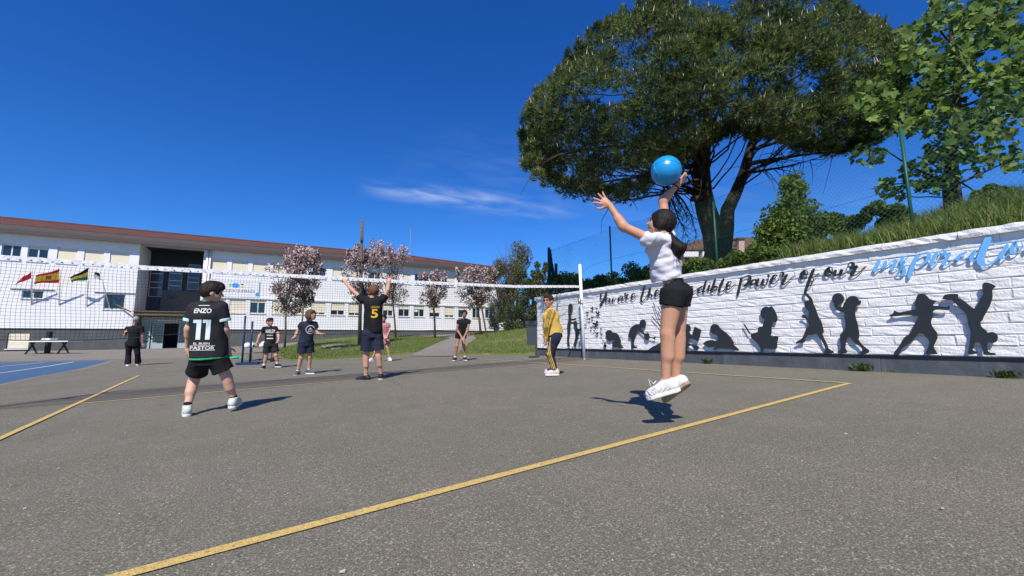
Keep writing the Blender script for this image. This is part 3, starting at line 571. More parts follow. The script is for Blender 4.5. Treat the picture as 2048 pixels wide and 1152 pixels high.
tag(put('bank', mesh_np('bank', BV, BF, M_bank, smooth=True)), 'grassy earth bank behind the mural wall', None, kind='structure')
# ------------------------------------------------------------------ green chain-link fence on the bank
M_green = mat('green_coated_steel', (.015, .095, .06), .45, var=.2, vs=10)
M_wire = mat('green_wire', (.05, .12, .085), .5)
fence = thing('chain_link_fence', 'tall green chain-link fence on the bank above the mural wall', 'fence', (WX0+.9, 5, ZT))
def fx(Y): return WX0+WK*Y+.95
FYs = [-1.9, 1.73, 5.27, 8.75, 11.9]; FT = [4.55, 4.43, 4.26, 4.32, 4.2]
for Y, zt in zip(FYs, FT):
    mb = MB(); X = fx(Y); z0 = float(bank_z(X, Y))-.3
    mb.tube([(X, Y, z0), (X, Y, zt)], .026, 8); mb.tube([(X, Y, zt), (X, Y, zt+.02)], [.03, .015], 8); mb.build('post', M_green, fence, True)
def ftop(Y): return np.interp(Y, FYs, FT)-.06
mb = MB(); pitch = .088
V = []; F = []
segs = []
Yw = np.arange(FYs[0], FYs[-1], pitch*.5)
for yi, y in enumerate(Yw):
    zt = float(ftop(y)); z0 = float(bank_z(fx(y), y))-.05; m = int((zt-z0)/(pitch*.5)); k = np.arange(m)
    z = ftop(FYs[0])+.2-np.arange(200)*pitch*.5; z = z[(z < zt) & (z > z0)]; k = np.round((ftop(FYs[0])+.2-z)/(pitch*.5)).astype(int)
    yy = y+((k+yi) % 2)*pitch*.53
    sag = .05*np.sin((z-z0)*2.2+yy*1.7)+.03*np.sin(yy*4.1)
    segs.append(np.stack([fx(yy)+.02+sag*.6+.003*((k+yi) % 2), yy+.03*np.sin(z*3+yy*.7), z+.03*np.sin(yy*1.3)], -1))
def tubes_np(segs, r, nsides=3):
    Vs, Fs, b = [], [], 0
    for p in segs:
        n = len(p)
        if n < 2: continue
        d = np.gradient(p, axis=0); d /= np.linalg.norm(d, axis=1, keepdims=True)+1e-12
        ref = np.where(np.abs(d[:, [2]]) > .9, np.array([[1.0, 0, 0]]), np.array([[0, 0, 1.0]])); a = np.cross(d, ref); a /= np.linalg.norm(a, axis=1, keepdims=True)+1e-12; c = np.cross(d, a)
        ring = np.stack([p+r*(a*math.cos(2*PI*k/nsides)+c*math.sin(2*PI*k/nsides)) for k in range(nsides)], 1)
        Vs.append(ring.reshape(-1, 3)); i = np.arange(n-1)[:, None]*nsides; k = np.arange(nsides)[None]
        q = np.stack([i+k, i+(k+1) % nsides, i+nsides+(k+1) % nsides, i+nsides+k], -1).reshape(-1, 4)+b; Fs.append(q); b += n*nsides
    return np.concatenate(Vs), np.concatenate(Fs)
V_, F_ = tubes_np(segs, .0024); o = put('wire_mesh', mesh_np('wire_mesh', V_, F_, M_wire), fence); o['kind'] = 'stuff'
sg = []
for fr in (0.0, .5, .97):
    y = np.linspace(FYs[0], FYs[-1], 60); zt = ftop(y); z0 = bank_z(fx(y), y); sg.append(np.stack([fx(y)+.03, y, zt-(zt-z0)*fr-.03*np.sin((y-FYs[0])*PI/3.5)**2], -1))
for s_ in sg:
    V_, F_ = tubes_np([s_], .003, 4); put('tension_wire', mesh_np('tension_wire', V_, F_, M_green), fence)
# gathered green ball net hanging from the last post at the end of the wall
bn = thing('ball_stop_net', 'gathered dark green net hanging at the far end of the fence', 'net', P(1102, 575, 15.2))
D_ = 15.6; mb = MB(); mb.tube([P(1098, 600, D_), P(1097.5, 495, D_)], .05, 8); mb.build('post', M_green, bn, True)
mb = MB(); mb.tube([P(1113, 600, D_+.5), P(1112, 527, D_+.5)], .06, 8); mb.build('post', M_green, bn, True)
M_netg = mat('green_net_cord', (.012, .085, .075), .8, transl=.2)
segs = []
for i in range(70):
    a = random.random(); x0 = 1099+2*random.random(); x1 = 1093+24*a; zz = np.linspace(0, 1, 9)
    segs.append(np.array([P(x0+(x1-x0)*t+1.2*math.sin(t*9+i), 498+85*t, D_+.15*math.sin(i*1.3)*t) for t in zz]))
V_, F_ = tubes_np(segs, .009, 3); o = put('gathered_net', mesh_np('gathered_net', V_, F_, M_netg), bn); o['kind'] = 'stuff'

# ------------------------------------------------------------------ volleyball net
M_white = mat('white_powder_coat', (.80, .80, .80), .35, var=.06, vs=9)
M_tape = mat('white_net_tape', (.82, .82, .83), .8, var=.12, vs=25, bump=.5, bs=30)
M_cord = mat('black_net_cord', (.02, .022, .03), .8)
M_steel = mat('galvanised_steel', (.35, .36, .37), .4, metal=.7)
pr = hit(1168.7, 719.3); prt = np.array([pr[0], pr[1], 0])
lean = np.array([-.027, 0, 1.0])
plx, ply = -2.79, 8.2; pl0 = np.array([plx, ply, h1(plx, ply)])
def netpost(base, label, h=2.67):
    t = thing('net_post', label, 'net post', base, 'volleyball net posts')
    mb = MB(); top = base+lean*h; mb.tube([base-lean*.05, top], .043, 16); mb.tube([top, top+lean*.012], [.044, .036], 16); mb.build('pole', M_white, t, True)
    mb = MB(); mb.tube([base, base+lean*.02], [.07, .07], 14); mb.build('floor_sleeve', M_steel, t, True)
    q = base+lean*1.62; s = np.sign(3-base[0]); mb = MB(); mb.box(q+np.array([s*.075, 0, 0]), (np.array([1, 0, 0]), np.array([0, 1, 0]), UP), (.035, .03, .07)); mb.tube([q+np.array([s*.08, -.05, .02]), q+np.array([s*.08, -.12, .02])], .012, 8); mb.tube([q+np.array([s*.08, -.12, .02]), q+np.array([s*.08, -.12, -.12])], .01, 8)
    mb.build('winch', M_steel, t, True); return t
netpost(pr, 'white volleyball net post standing before the mural wall'); netpost(pl0, 'white volleyball net post just outside the left of the picture')
net = thing('volleyball_net', 'black square-mesh volleyball net with white top tape across the court', 'net', (3, 8.35, .1))
tapepx = [(0, 515), (140, 524), (270, 534.5), (400, 541.5), (580, 551.5), (800, 563), (1030, 573), (1152, 573)]
xs_t = []; 
ex = np.array([pl0[0]+.15, pl0[1]]); er = np.array([pr[0]-.12, pr[1]])
ndir = unit(np.append(er-ex, 0)); nn_ = np.array([-ndir[1], ndir[0], 0])
tz = []
for px, py in tapepx:
    d = raydir(px, py); k = (nn_ @ (np.append(er, 0)-O))/(nn_ @ d); q = O+d*k; tz.append((float(ndir @ (q-np.append(ex, 0))), float(q[2])))
tz = np.array(tz); NL = np.linalg.norm(er-ex)
def ntop(u): return np.interp(u, np.concatenate([[0], tz[:, 0], [NL]]), np.concatenate([[tz[0, 1]+.03], tz[:, 1], [tz[-1, 1]]]))
def nwave(u, v): return (.035*np.sin(u*5.1+1.2*np.sin(v*3))+.02*np.sin(u*11.3+v*2.1))*np.clip((6.5-u)/4, .12, 1)*np.clip(v*2.5, 0, 1)
def npt(u, v):
    u = np.asarray(u, float); v = np.asarray(v, float)
    z = ntop(u)-.03-v*(1.0+.05*np.sin(u*1.7)*np.clip((7-u)/5, 0, 1)); uu = u+.02*np.sin(v*5+u*3)*np.clip((6-u)/4, 0, 1)
    return np.append(ex, 0)[None]+ndir[None]*uu[:, None]+nn_[None]*nwave(u, v)[:, None]+UP[None]*z[:, None]
segs = []
for u in np.arange(.05, NL, .044): segs.append(npt(np.full(12, u), np.linspace(.02, 1, 12)))
for v in np.linspace(.044, 1, 23): uu = np.linspace(.05, NL-.02, 150); segs.append(npt(uu, np.full(150, v)))
V_, F_ = tubes_np(segs, .0018, 3); o = put('mesh_cords', mesh_np('mesh_cords', V_, F_, M_cord), net); o['kind'] = 'stuff'
uu = np.linspace(0, NL, 260); V = []; F = []
for i, u in enumerate(uu):
    z = float(ntop(u)); c = np.append(ex, 0)+ndir*u; wob = .003*math.sin(u*31)+.002*math.sin(u*67); w1 = .033*(1+.06*math.sin(u*23))
    for o_, dz in ((-.005, w1), (.005, w1), (.006, -w1), (-.006, -w1)): V.append(c+nn_*(o_+wob)+UP*(z+dz+wob*.5))
for i in range(len(uu)-1):
    for k in range(4): a = i*4+k; b = i*4+(k+1) % 4; F.append((a, b, b+4, a+4))
put('top_tape', mesh_np('top_tape', V, F, M_tape), net)
sg = [npt(np.linspace(.03, NL-.02, 120), np.full(120, 1.0))]; V_, F_ = tubes_np(sg, .0055, 5); put('bottom_rope', mesh_np('bottom_rope', V_, F_, M_cord), net)
# lacing loops of the tape (dark stitches)
mb = MB()
for u in np.arange(.08, NL, .1):
    z = float(ntop(u)); c = np.append(ex, 0)+ndir*(u+random.uniform(-.01, .01)); mb.box(c-nn_*.008+UP*(z-.012), (ndir, nn_, UP), (.009, .004, .004))
o = mb.build('lacing', M_cord, net); o['kind'] = 'stuff'
for e, s in ((er, -1), (ex, 1)):
    pass
mb = MB(); z = float(ntop(NL)); mb.tube([np.append(er, z), pr+lean*(z-pr[2])], .006, 6); mb.build('tie_rope', M_cord, net); mb = MB(); mb.tube([np.append(er, z-1.0), pr+lean*(z-1.0-pr[2])], .005, 6); mb.build('tie_rope', M_cord, net)
rod = []
for u in (NL-.86,):
    mb = MB(); q = npt(np.array([u, u]), np.array([0.0, 1.0])); mb.tube([q[0], q[1]], .013, 6); mb.build('side_band', M_cord, net)
mb = MB(); z = float(ntop(0)); mb.tube([np.append(ex, z), pl0+lean*(z-pl0[2])], .006, 6); mb.build('tie_rope', M_cord, net)
# ------------------------------------------------------------------ school building
M_wallw = mat('white_render', (.80, .80, .80), .85, var=.07, vs=1.2, bump=.15, bs=30)
M_greyp = mat('dark_grey_render', (.095, .105, .105), .85, var=.2, vs=1.5, bump=.2, bs=25)
M_dark = mat('recess_eave_shade', (.030, .036, .046), .6, var=.15, vs=2)  # recess darkened in its colour to stand for the eave's shadow
M_greyw = mat('sunlit_recess_wall', (.12, .125, .115), .8, var=.12, vs=2)  # same back wall where the sun reaches it, light put into the colour
M_tile = mat('red_brown_tile', (.135, .058, .044), .85, col2=(.088, .038, .031), vs=1.6, bump=.4, bs=20)
M_fascia = mat('brown_grey_fascia', (.105, .088, .080), .6, var=.12, vs=2)
M_gutter = mat('brown_gutter', (.078, .065, .062), .5)
M_shut = mat('cream_roller_shutter', (.74, .68, .52), .6, var=.05, vs=3)
M_frame = mat('white_window_frame', (.62, .65, .68), .5)
M_glass = mat('dark_window_glass', (.012, .022, .032), .06, spec=.8)
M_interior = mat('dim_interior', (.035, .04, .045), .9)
M_canopy = mat('brown_canopy', (.16, .12, .07), .7, var=.2, vs=4)
M_soff = mat('pale_soffit', (.45, .45, .43), .8)
streaks(M_wallw, .30, (.9, .9, .12), (.50, .50, .48)); streaks(M_greyp, .4, (1, 1, .3), (.15, .155, .15)); streaks(M_fascia, .5, (1.5, 1.5, 1.5), (.16, .14, .13))
ZW = 1.87
_, ZEv = fac(0, 464, -.60); FH = .30
U0, U1 = fac(21, 487)[1], fac(21, 519.5)[1]; L0, L1 = np.mean([fac(600, 603)[1], fac(800, 611)[1]]), np.mean([fac(661, 630)[1], fac(829, 633)[1]])
TR0, TR1 = fac(276, 540)[0], fac(405.5, 540)[0]; TE = fac(998, 620)[0]; TL = -9.0
ZTOP = ZEv+.55
school = thing('school_building', 'two-storey white school with brown tiled roof and dark plinth', 'building', FP(14, .5))
fb3 = np.array([FB[0], FB[1], 0]); fn3 = np.array([FN[0], FN[1], 0])
def fbox(mb, t0, t1, z0, z1, o0, o1, mi=0):
    mb.box(FP((t0+t1)/2, (z0+z1)/2, (o0+o1)/2), (fb3, fn3, UP), (abs(t1-t0)/2, abs(o1-o0)/2, abs(z1-z0)/2), mi)
def wall_holes(name, t0, t1, z0, z1, holes, m, off=0.0, rev=.18):
    ts = sorted({t0, t1, *[h[0] for h in holes], *[h[1] for h in holes]}); zs = sorted({z0, z1, *[h[2] for h in holes], *[h[3] for h in holes]})
    ts = [t for t in ts if t0 <= t <= t1]; zs = [z for z in zs if z0 <= z <= z1]
    V = []; F = []
    def quad(*q): b = len(V); V.extend(q); F.append((b, b+1, b+2, b+3))
    for i in range(len(ts)-1):
        for j in range(len(zs)-1):
            tm, zm = (ts[i]+ts[i+1])/2, (zs[j]+zs[j+1])/2
            if any(h[0] < tm < h[1] and h[2] < zm < h[3] for h in holes): continue
            quad(FP(ts[i], zs[j], off), FP(ts[i+1], zs[j], off), FP(ts[i+1], zs[j+1], off), FP(ts[i], zs[j+1], off))
    for a, b, c, d in holes:
        for p, q in (((a, c), (b, c)), ((b, c), (b, d)), ((b, d), (a, d)), ((a, d), (a, c))):
            quad(FP(*p, off), FP(*q, off), FP(*q, off+rev), FP(*p, off+rev))
    return put(name, mesh_np(name, V, F, m), school)
WIN_IN = []
def window(t0, t1, z0, z1, shut=0.0, off=0.0, panes=2, paper=False, sill=True):
    """frame, glass panes, a roller shutter let down by the share shut, and a sill"""
    o = off+.12; g = .05; mb = MB()
    fbox(mb, t0, t1, z1-g, z1, o-.03, o+.03); fbox(mb, t0, t1, z0, z0+g, o-.03, o+.03)
    fbox(mb, t0, t0+g, z0+g, z1-g, o-.03, o+.03); fbox(mb, t1-g, t1, z0+g, z1-g, o-.03, o+.03)
    for k in range(1, panes): c = t0+(t1-t0)*k/panes; fbox(mb, c-.035, c+.035, z0+g, z1-g, o-.028, o+.028)
    w = mb.build('window', M_frame, school)
    for k in range(panes):
        a, b = t0+(t1-t0)*k/panes+.036, t0+(t1-t0)*(k+1)/panes-.036
        m_ = MB(); fbox(m_, a, b, z0+g, z1-g, o-.004, o+.004); m_.build('pane', M_glass, w)
    if shut > 0:
        V = []; F = []; zb = z1-(z1-z0)*shut; n = max(2, int((z1-zb)/.05)); oo = o-.055
        for i in range(n+1):
            z = z1-(z1-zb)*i/n
            for dz, do in ((0, 0), (-.028, -.006), (-.048, 0)):
                if i == n and dz < 0: continue
                V += [FP(t0+.02, z+dz, oo+do), FP(t1-.02, z+dz, oo+do)]
        for i in range(len(V)//2-1): F.append((2*i, 2*i+1, 2*i+3, 2*i+2))
        put('shutter', mesh_np('shutter', V, F, M_shut), w)
    if sill: m_ = MB(); fbox(m_, t0-.05, t1+.05, z0-.06, z0-.004, off-.07, o); m_.build('sill', M_wallw, w)
    if paper: m_ = MB(); c = t0+(t1-t0)*.22; fbox(m_, c-.17, c+.17, (z0+z1)/2-.05, (z0+z1)/2+.28, o-.012, o-.008); m_.build('paper_notice', M_white, w)
    return w
def tpx(a, y): return fac(a, y)[0]
upL = [(-40, -4, .0), (2, 42, .12), (55, 97, .25), (114.6, 155, 1), (169, 207.5, 1), (221, 260, 1)]
upR = [(421, 453.5, 1), (463.6, 496, 1), (505.6, 535, 1), (546, 573, 1), (584, 611, .2), (625, 652.6, .15), (666, 691, 1), (703, 727, .9), (739, 761, .2), (774, 795, 1), (806, 822, 1), (830, 851.5, 0), (861, 881, .8), (891.6, 910, .55), (917, 935, .9), (944, 960, .4), (969, 985, .6)]
loR = [(425, 450, 1), (458, 490.7, 1), (499.7, 530.5, .18), (544, 572, 1), (584, 613.4, 1), (623, 650.7, .84), (661.7, 689, .62), (697.5, 722, .8), (732, 755, .7), (766, 786, .5), (797, 819, .35), (828, 848.7, .3), (859, 880, .6), (889.4, 908.4, .78), (916.8, 934.6, .25), (945, 960.5, .1), (970.5, 986.7, .12)]
def rows(lst, y): return [(tpx(a, y), tpx(b, y), s) for a, b, s in lst]
UL = rows(upL, 505); UR = rows(upR, 535); LR = rows(loR, 620)
lw1 = (tpx(43, 589), tpx(86.7, 589), fac(60, 597)[1], fac(60, 581)[1]); lw2 = (tpx(208, 600), tpx(250, 600), fac(230, 618.5)[1], fac(230, 588)[1])
hl = [(a, b, U1, U0) for a, b, s in UL]+[lw1, lw2]
wall_holes('wall', TL, TR0, ZW, ZTOP, hl, M_wallw)
hr = [(a, b, U1, U0) for a, b, s in UR]+[(a, b, L1, L0) for a, b, s in LR]
wall_holes('wall', TR1, TE, ZW, ZTOP, hr, M_wallw)
for a, b, s in UL+UR: window(a, b, U1, U0, s)
for i, (a, b, s) in enumerate(LR): window(a, b, L1, L0, s, paper=(i == 11))
window(*lw1[:2], lw1[2], lw1[3], 0); window(*lw2[:2], lw2[2], lw2[3], 0, panes=1)
# plinth, with a shuttered basement window on the left
pw = (tpx(13, 680), tpx(57, 680), fac(35, 697.5)[1], fac(35, 665)[1])
wall_holes('plinth', TL, TR0, -.6, ZW, [pw], M_greyp, off=.06); window(*pw, .98, off=.06)
wall_holes('plinth', TR1, TE, -.2, ZW, [], M_greyp, off=.06)
# thin drip edges: above the plinth and over the ground floor windows
for a, b in ((TL, TR0-.01), (TR1+.01, TE)):
    mb = MB(); fbox(mb, a, b, ZW-.012, ZW+.05, -.03, .055); mb.build('drip_edge', M_wallw, school)
mb = MB(); fbox(mb, tpx(440, 597), TE, L0+.10, L0+.19, -.10, -.002); mb.build('ledge', M_wallw, school)
for w_ in (lw1, lw2):
    mb = MB(); fbox(mb, w_[0]-.55, w_[1]+.55, w_[3]+.05, w_[3]+.09, -.06, -.002); mb.build('ledge', M_greyp, school)
# end walls and the two walls of the entrance recess
RD = 3.4
def vquad(name, m, *q): return put(name, mesh_np(name, list(q), [(0, 1, 2, 3)], m), school)
vquad('end_wall', M_wallw, FP(TE, ZW), FP(TE, ZW, 12), FP(TE, ZTOP, 12), FP(TE, ZTOP)); vquad('end_wall_plinth', M_greyp, FP(TE-.05, -.2, .06), FP(TE-.05, -.2, 12), FP(TE-.05, ZW, 12), FP(TE-.05, ZW, .06))
vquad('recess_wall', M_wallw, FP(TR0, -.5), FP(TR0, -.5, RD), FP(TR0, ZTOP, RD), FP(TR0, ZTOP)); vquad('recess_wall', M_wallw, FP(TR1, -.5, RD), FP(TR1, -.5), FP(TR1, ZTOP), FP(TR1, ZTOP, RD))
ZC = fac(330, 624, -.5)[1]                                                   # top of the entrance canopy
def bt(px, y): return fac(px, y, RD)[0]
def bz(px, py): return fac(px, py, RD)[1]
rw = []
for x0, x1, y0, y1 in ((298.5, 326, 541, 594), (337, 364, 542, 588), (374.5, 399, 538, 580)): rw.append((bt(x0, 560), bt(x1, 560), bz((x0+x1)/2, y1), bz((x0+x1)/2, y0)+.4))
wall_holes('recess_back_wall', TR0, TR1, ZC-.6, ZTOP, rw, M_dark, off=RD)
for r in rw:
    w = window(*r, 0, off=RD, panes=1, sill=False)
    for fr in (.3, .48, .75): m_ = MB(); z = r[2]+(r[3]-r[2])*fr; fbox(m_, r[0]+.05, r[1]-.05, z-.03, z+.03, RD+.08, RD+.11); m_.build('glazing_bar', M_frame, w)
mb = MB(); fbox(mb, bt(322, 600), TR1-.02, ZC-.3, bz(350, 581), RD-.06, RD-.005); mb.build('sunlit_panel', M_greyw, school)  # sunlit lower right of the back wall, painted as a lighter panel
mb = MB(); q = FP(bt(345, 595), bz(345, 595), RD-.2); mb.box(q, (fb3, fn3, UP), (.12, .12, .08)); mb.build('floodlight', M_gutter, school)
# entrance canopy and glazed doors
tc0, tc1 = tpx(254, 622)+.25, TR1-.05
mb = MB(); fbox(mb, tc0+.3, tc1, ZC-.28, ZC, -.55, RD-.02); fbox(mb, tc0+.2, tc1, ZC-.02, ZC+.06, -.65, RD-.02); mb.build('canopy', M_canopy, school)
mb = MB(); q0 = FP(tc0+.1, ZC-.05, -.55); q1 = FP(tc0-.9, ZC+.5, -.02); mb.tube([q0, q1], .05, 6); mb.build('canopy_stay', M_canopy, school)
ZD0 = h1(*FP(9, 0)[:2])-.02; ZD1 = ZC-.32; OD = 1.0
M_dframe = mat('pale_teal_door_frame', (.36, .43, .43), .5)
def dt(px): return fac(px, 680, OD)[0]
doors = [(280, 299.5, 'sidelight', 0), (302, 326, 'door', 0), (329, 354, 'open', 1), (355.5, 372, 'door', 0), (374, 396, 'door', 0)]
mb = MB(); fbox(mb, dt(278), TR1, ZD1-.5, ZD1, OD+.02, OD+.1); mb.build('transom', M_dframe, school)
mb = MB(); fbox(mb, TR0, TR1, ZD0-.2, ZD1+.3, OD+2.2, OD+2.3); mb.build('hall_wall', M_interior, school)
mb = MB(); fbox(mb, TR0+.05, dt(279), ZD0, ZD1, OD, OD+.1); mb.build('side_pier', M_greyp, school)
for a, b, kind, op in doors:
    a, b = dt(a), dt(b); z1 = ZD1-.52
    if op: continue
    mb = MB(); g = .09
    fbox(mb, a, a+g, ZD0, z1, OD, OD+.07); fbox(mb, b-g, b, ZD0, z1, OD, OD+.07); fbox(mb, a+g, b-g, z1-g, z1, OD, OD+.07); fbox(mb, a+g, b-g, ZD0, ZD0+(.5 if kind != 'open' else 0), OD, OD+.07)
    for k in range(1, 7): z = ZD0+.5+(z1-ZD0-.5)*k/7; fbox(mb, a+g, b-g, z-.016, z+.016, OD-.03, OD-.01)
    d = mb.build('door', M_dframe, school)
    m_ = MB(); fbox(m_, a+g, b-g, ZD0+.5, z1-g, OD+.03, OD+.04); m_.build('pane', M_glass, d)
    if kind == 'door': m_ = MB(); q = FP(b-.05, ZD0+1.0, OD-.05); m_.box(q, (fb3, fn3, UP), (.02, .04, .12)); m_.build('handle', M_steel, d)
mb = MB(); fbox(mb, dt(312), dt(352), ZD1-.3, ZD1-.22, OD-.05, OD+.01); mb.build('strip_lamp', M_white, school)
# rainwater pipes
for px in (411.5, 417):
    mb = MB(); t = tpx(px, 560); mb.tube([FP(t, ZW-.8, -.08), FP(t, ZTOP-.4, -.08)], .07, 8); mb.build('downpipe', M_wallw, school, True)
# roof
OV = .45; SL = math.tan(math.radians(20)); z0r = ZEv+2*FH
d = raydir(0, 434); o2 = O-np.array([*FA, 0])+fn3*OV                          # where the sight line over the ridge meets the slope
k = (z0r-O[2]+SL*float(fn3 @ o2))/(d[2]-SL*float(fn3 @ d)); RUN = float(fn3 @ (O+d*k-np.array([*FA, 0])))+OV
RUN = 4.6; ZR = fac(0, 434, RUN-OV)[1]-.05; SL = (ZR-z0r)/RUN
TEr = fac(1011, 545, -OV)[0]; TLr = TL-1.0; THIP = fac(823, 506, RUN-OV)[0]
mb = MB(); roofm = None
# corrugated tile slope: ribs run down the slope
ts = np.arange(TLr, TEr, .085); V = []; F = []; ns = 10
for i, t in enumerate(ts):
    rib = .035*(.5+.5*math.cos(i*PI)) 
    # hip at the right end
    lim = RUN if t <= THIP else RUN*max(0.0, (TEr-t)/(TEr-THIP))
    for j in range(ns+1):
        r = lim*j/ns; V.append(FP(t, z0r+r*SL+rib, -OV+r))
n1 = ns+1
for i in range(len(ts)-1):
    for j in range(ns): a = i*n1+j; F.append((a, a+n1, a+n1+1, a+1))
roof = put('roof', mesh_np('roof', V, np.array(F), M_tile), school)
V = [FP(TEr, z0r, -OV), FP(TEr, z0r, 2*RUN-OV), FP(THIP, ZR, RUN-OV), FP(TLr, ZR, RUN-OV), FP(TLr, z0r, 2*RUN-OV)]
put('rear_slope', mesh_np('rear_slope', V, [(0, 1, 2), (1, 4, 3, 2)], M_tile), roof)
mb = MB(); mb.tube([FP(TLr, ZR+.03, RUN-OV), FP(THIP, ZR+.03, RUN-OV)], .10, 6); mb.build('ridge_cap', M_tile, roof)
mb = MB(); mb.tube([FP(THIP, ZR+.03, RUN-OV), FP(TEr-.1, z0r+.06, -OV+.05)], .09, 6); mb.build('hip_cap', M_tile, roof)
mb = MB(); q = lambda px, py: FP(*(lambda a: (a[0], 0))(fac(px, py, RUN*.5-OV)))
t_a, t_b = fac(834, 508, RUN-OV)[0], fac(874, 525, -OV)[0]; mb.tube([FP(t_a, ZR+.04, RUN-OV), FP(t_b, z0r+.06, -OV+.1)], .07, 5); mb.build('flashing', M_gutter, roof)
mb = MB(); fbox(mb, TLr, TEr, ZEv+FH, ZEv+2*FH, -OV, -OV+.08); mb.build('fascia', M_fascia, roof)
mb = MB(); fbox(mb, TLr, TEr+.06, ZEv, ZEv+FH-.01, -OV-.16, -OV-.01); mb.build('gutter', M_gutter, roof)
mb = MB(); fbox(mb, TEr, TEr+.08, ZEv+FH, ZEv+2*FH, -OV, 12); mb.build('fascia', M_fascia, roof)
mb = MB(); fbox(mb, TLr, TEr, ZEv+.06, ZEv+.14, -OV+.082, RD if False else .9); mb.build('soffit', M_soff, roof)
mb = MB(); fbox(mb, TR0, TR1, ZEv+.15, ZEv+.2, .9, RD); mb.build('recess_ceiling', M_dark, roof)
# antenna mast
mt = P(820, 512, 46); tp = P(820, 455, 46)
mb = MB(); mb.tube([(mt[0], mt[1], ZR-1.2), (mt[0], mt[1], tp[2])], .045, 6); mb.box((mt[0], mt[1], tp[2]), (fb3, fn3, UP), (.12, .05, .08)); mb.build('mast', M_steel, school)
# name board with its logo
M_ink = mat('grey_sign_lettering', (.12, .13, .15), .7); M_lb = mat('logo_blue', (.05, .33, .75), .6); M_lg = mat('logo_green', (.30, .62, .32), .6); M_ln = mat('logo_navy', (.03, .10, .35), .6); M_ly = mat('logo_yellow', (.78, .62, .22), .6)
sb0, sb1, sz0, sz1 = tpx(413, 575), tpx(518.5, 575), fac(465, 594)[1], fac(465, 560)[1]
sign = thing('school_sign', 'white name board with coloured logo on the school front', 'sign', FP((sb0+sb1)/2, sz0, -.05))
mb = MB(); fbox(mb, sb0, sb1, sz0, sz1, -.075, -.01); mb.build('board', M_wallw, sign)
mb = MB(); 
for a, b, c, e in ((sb0, sb1, sz0, sz0+.05), (sb0, sb1, sz1-.05, sz1), (sb0, sb0+.05, sz0+.05, sz1-.05), (sb1-.05, sb1, sz0+.05, sz1-.05)): fbox(mb, a, b, c, e, -.085, -.076)
mb.build('rim', mat('pale_blue_rim', (.55, .62, .72), .6), sign)
def signpoly(name, pts, m, o_=-.082):
    V = [FP(*fac(x, y), o_) for x, y in pts]; n = len(V); V += [FP(*fac(x, y), -.07) for x, y in pts]
    F = [tuple(range(n)), tuple(range(2*n-1, n-1, -1))]+[(i, (i+1) % n, n+(i+1) % n, n+i) for i in range(n)]
    put(name, mesh_np(name, V, F, m), sign)
Cz = lambda p: crop(p, 400, 480, 5.235)
signpoly('logo_hexagon', Cz([(330, 475), (350, 452), (398, 454), (416, 478), (396, 502), (350, 500)]), M_lb); signpoly('logo_square', Cz([(300, 458), (328, 458), (328, 488), (300, 486)]), M_lg)
signpoly('logo_wave', Cz([(424, 468), (440, 458), (462, 464), (446, 476)]), M_ln); signpoly('logo_sand', Cz([(414, 498), (424, 482), (470, 484), (462, 500)]), M_ly, -.083); signpoly('corner_mark', Cz([(580, 560), (615, 548), (616, 588), (580, 590)]), M_lb, -.086)
def text_mesh(body, size=1.0, shear=0.0, space=1.0, bold=0.0):
    cu = bpy.data.curves.new('t', 'FONT'); cu.body = body; cu.size = size; cu.align_x = 'CENTER'; cu.align_y = 'CENTER'; cu.shear = shear; cu.space_character = space; cu.resolution_u = 3; cu.offset = bold
    o = bpy.data.objects.new('t', cu); COL.objects.link(o); bpy.context.view_layer.update()
    me = bpy.data.meshes.new_from_object(o.evaluated_get(bpy.context.evaluated_depsgraph_get()))
    V = np.array([v.co[:] for v in me.vertices]); F = [tuple(p.vertices) for p in me.polygons]
    bpy.data.objects.remove(o); bpy.data.curves.remove(cu); bpy.data.meshes.remove(me); return V, F
V, F = text_mesh('CEIP COSTA QUEBRADA'); wd = np.ptp(V[:, 0]); tw = tpx(510, 582)-tpx(430, 582); k = tw/wd; cx, cz = (tpx(510, 582)+tpx(430, 582))/2, fac(470, 582)[1]
put('name_lettering', mesh_np('name_lettering', [FP(cx+v[0]*k, cz+v[1]*k*1.15, -.084) for v in V], F, M_ink), sign)
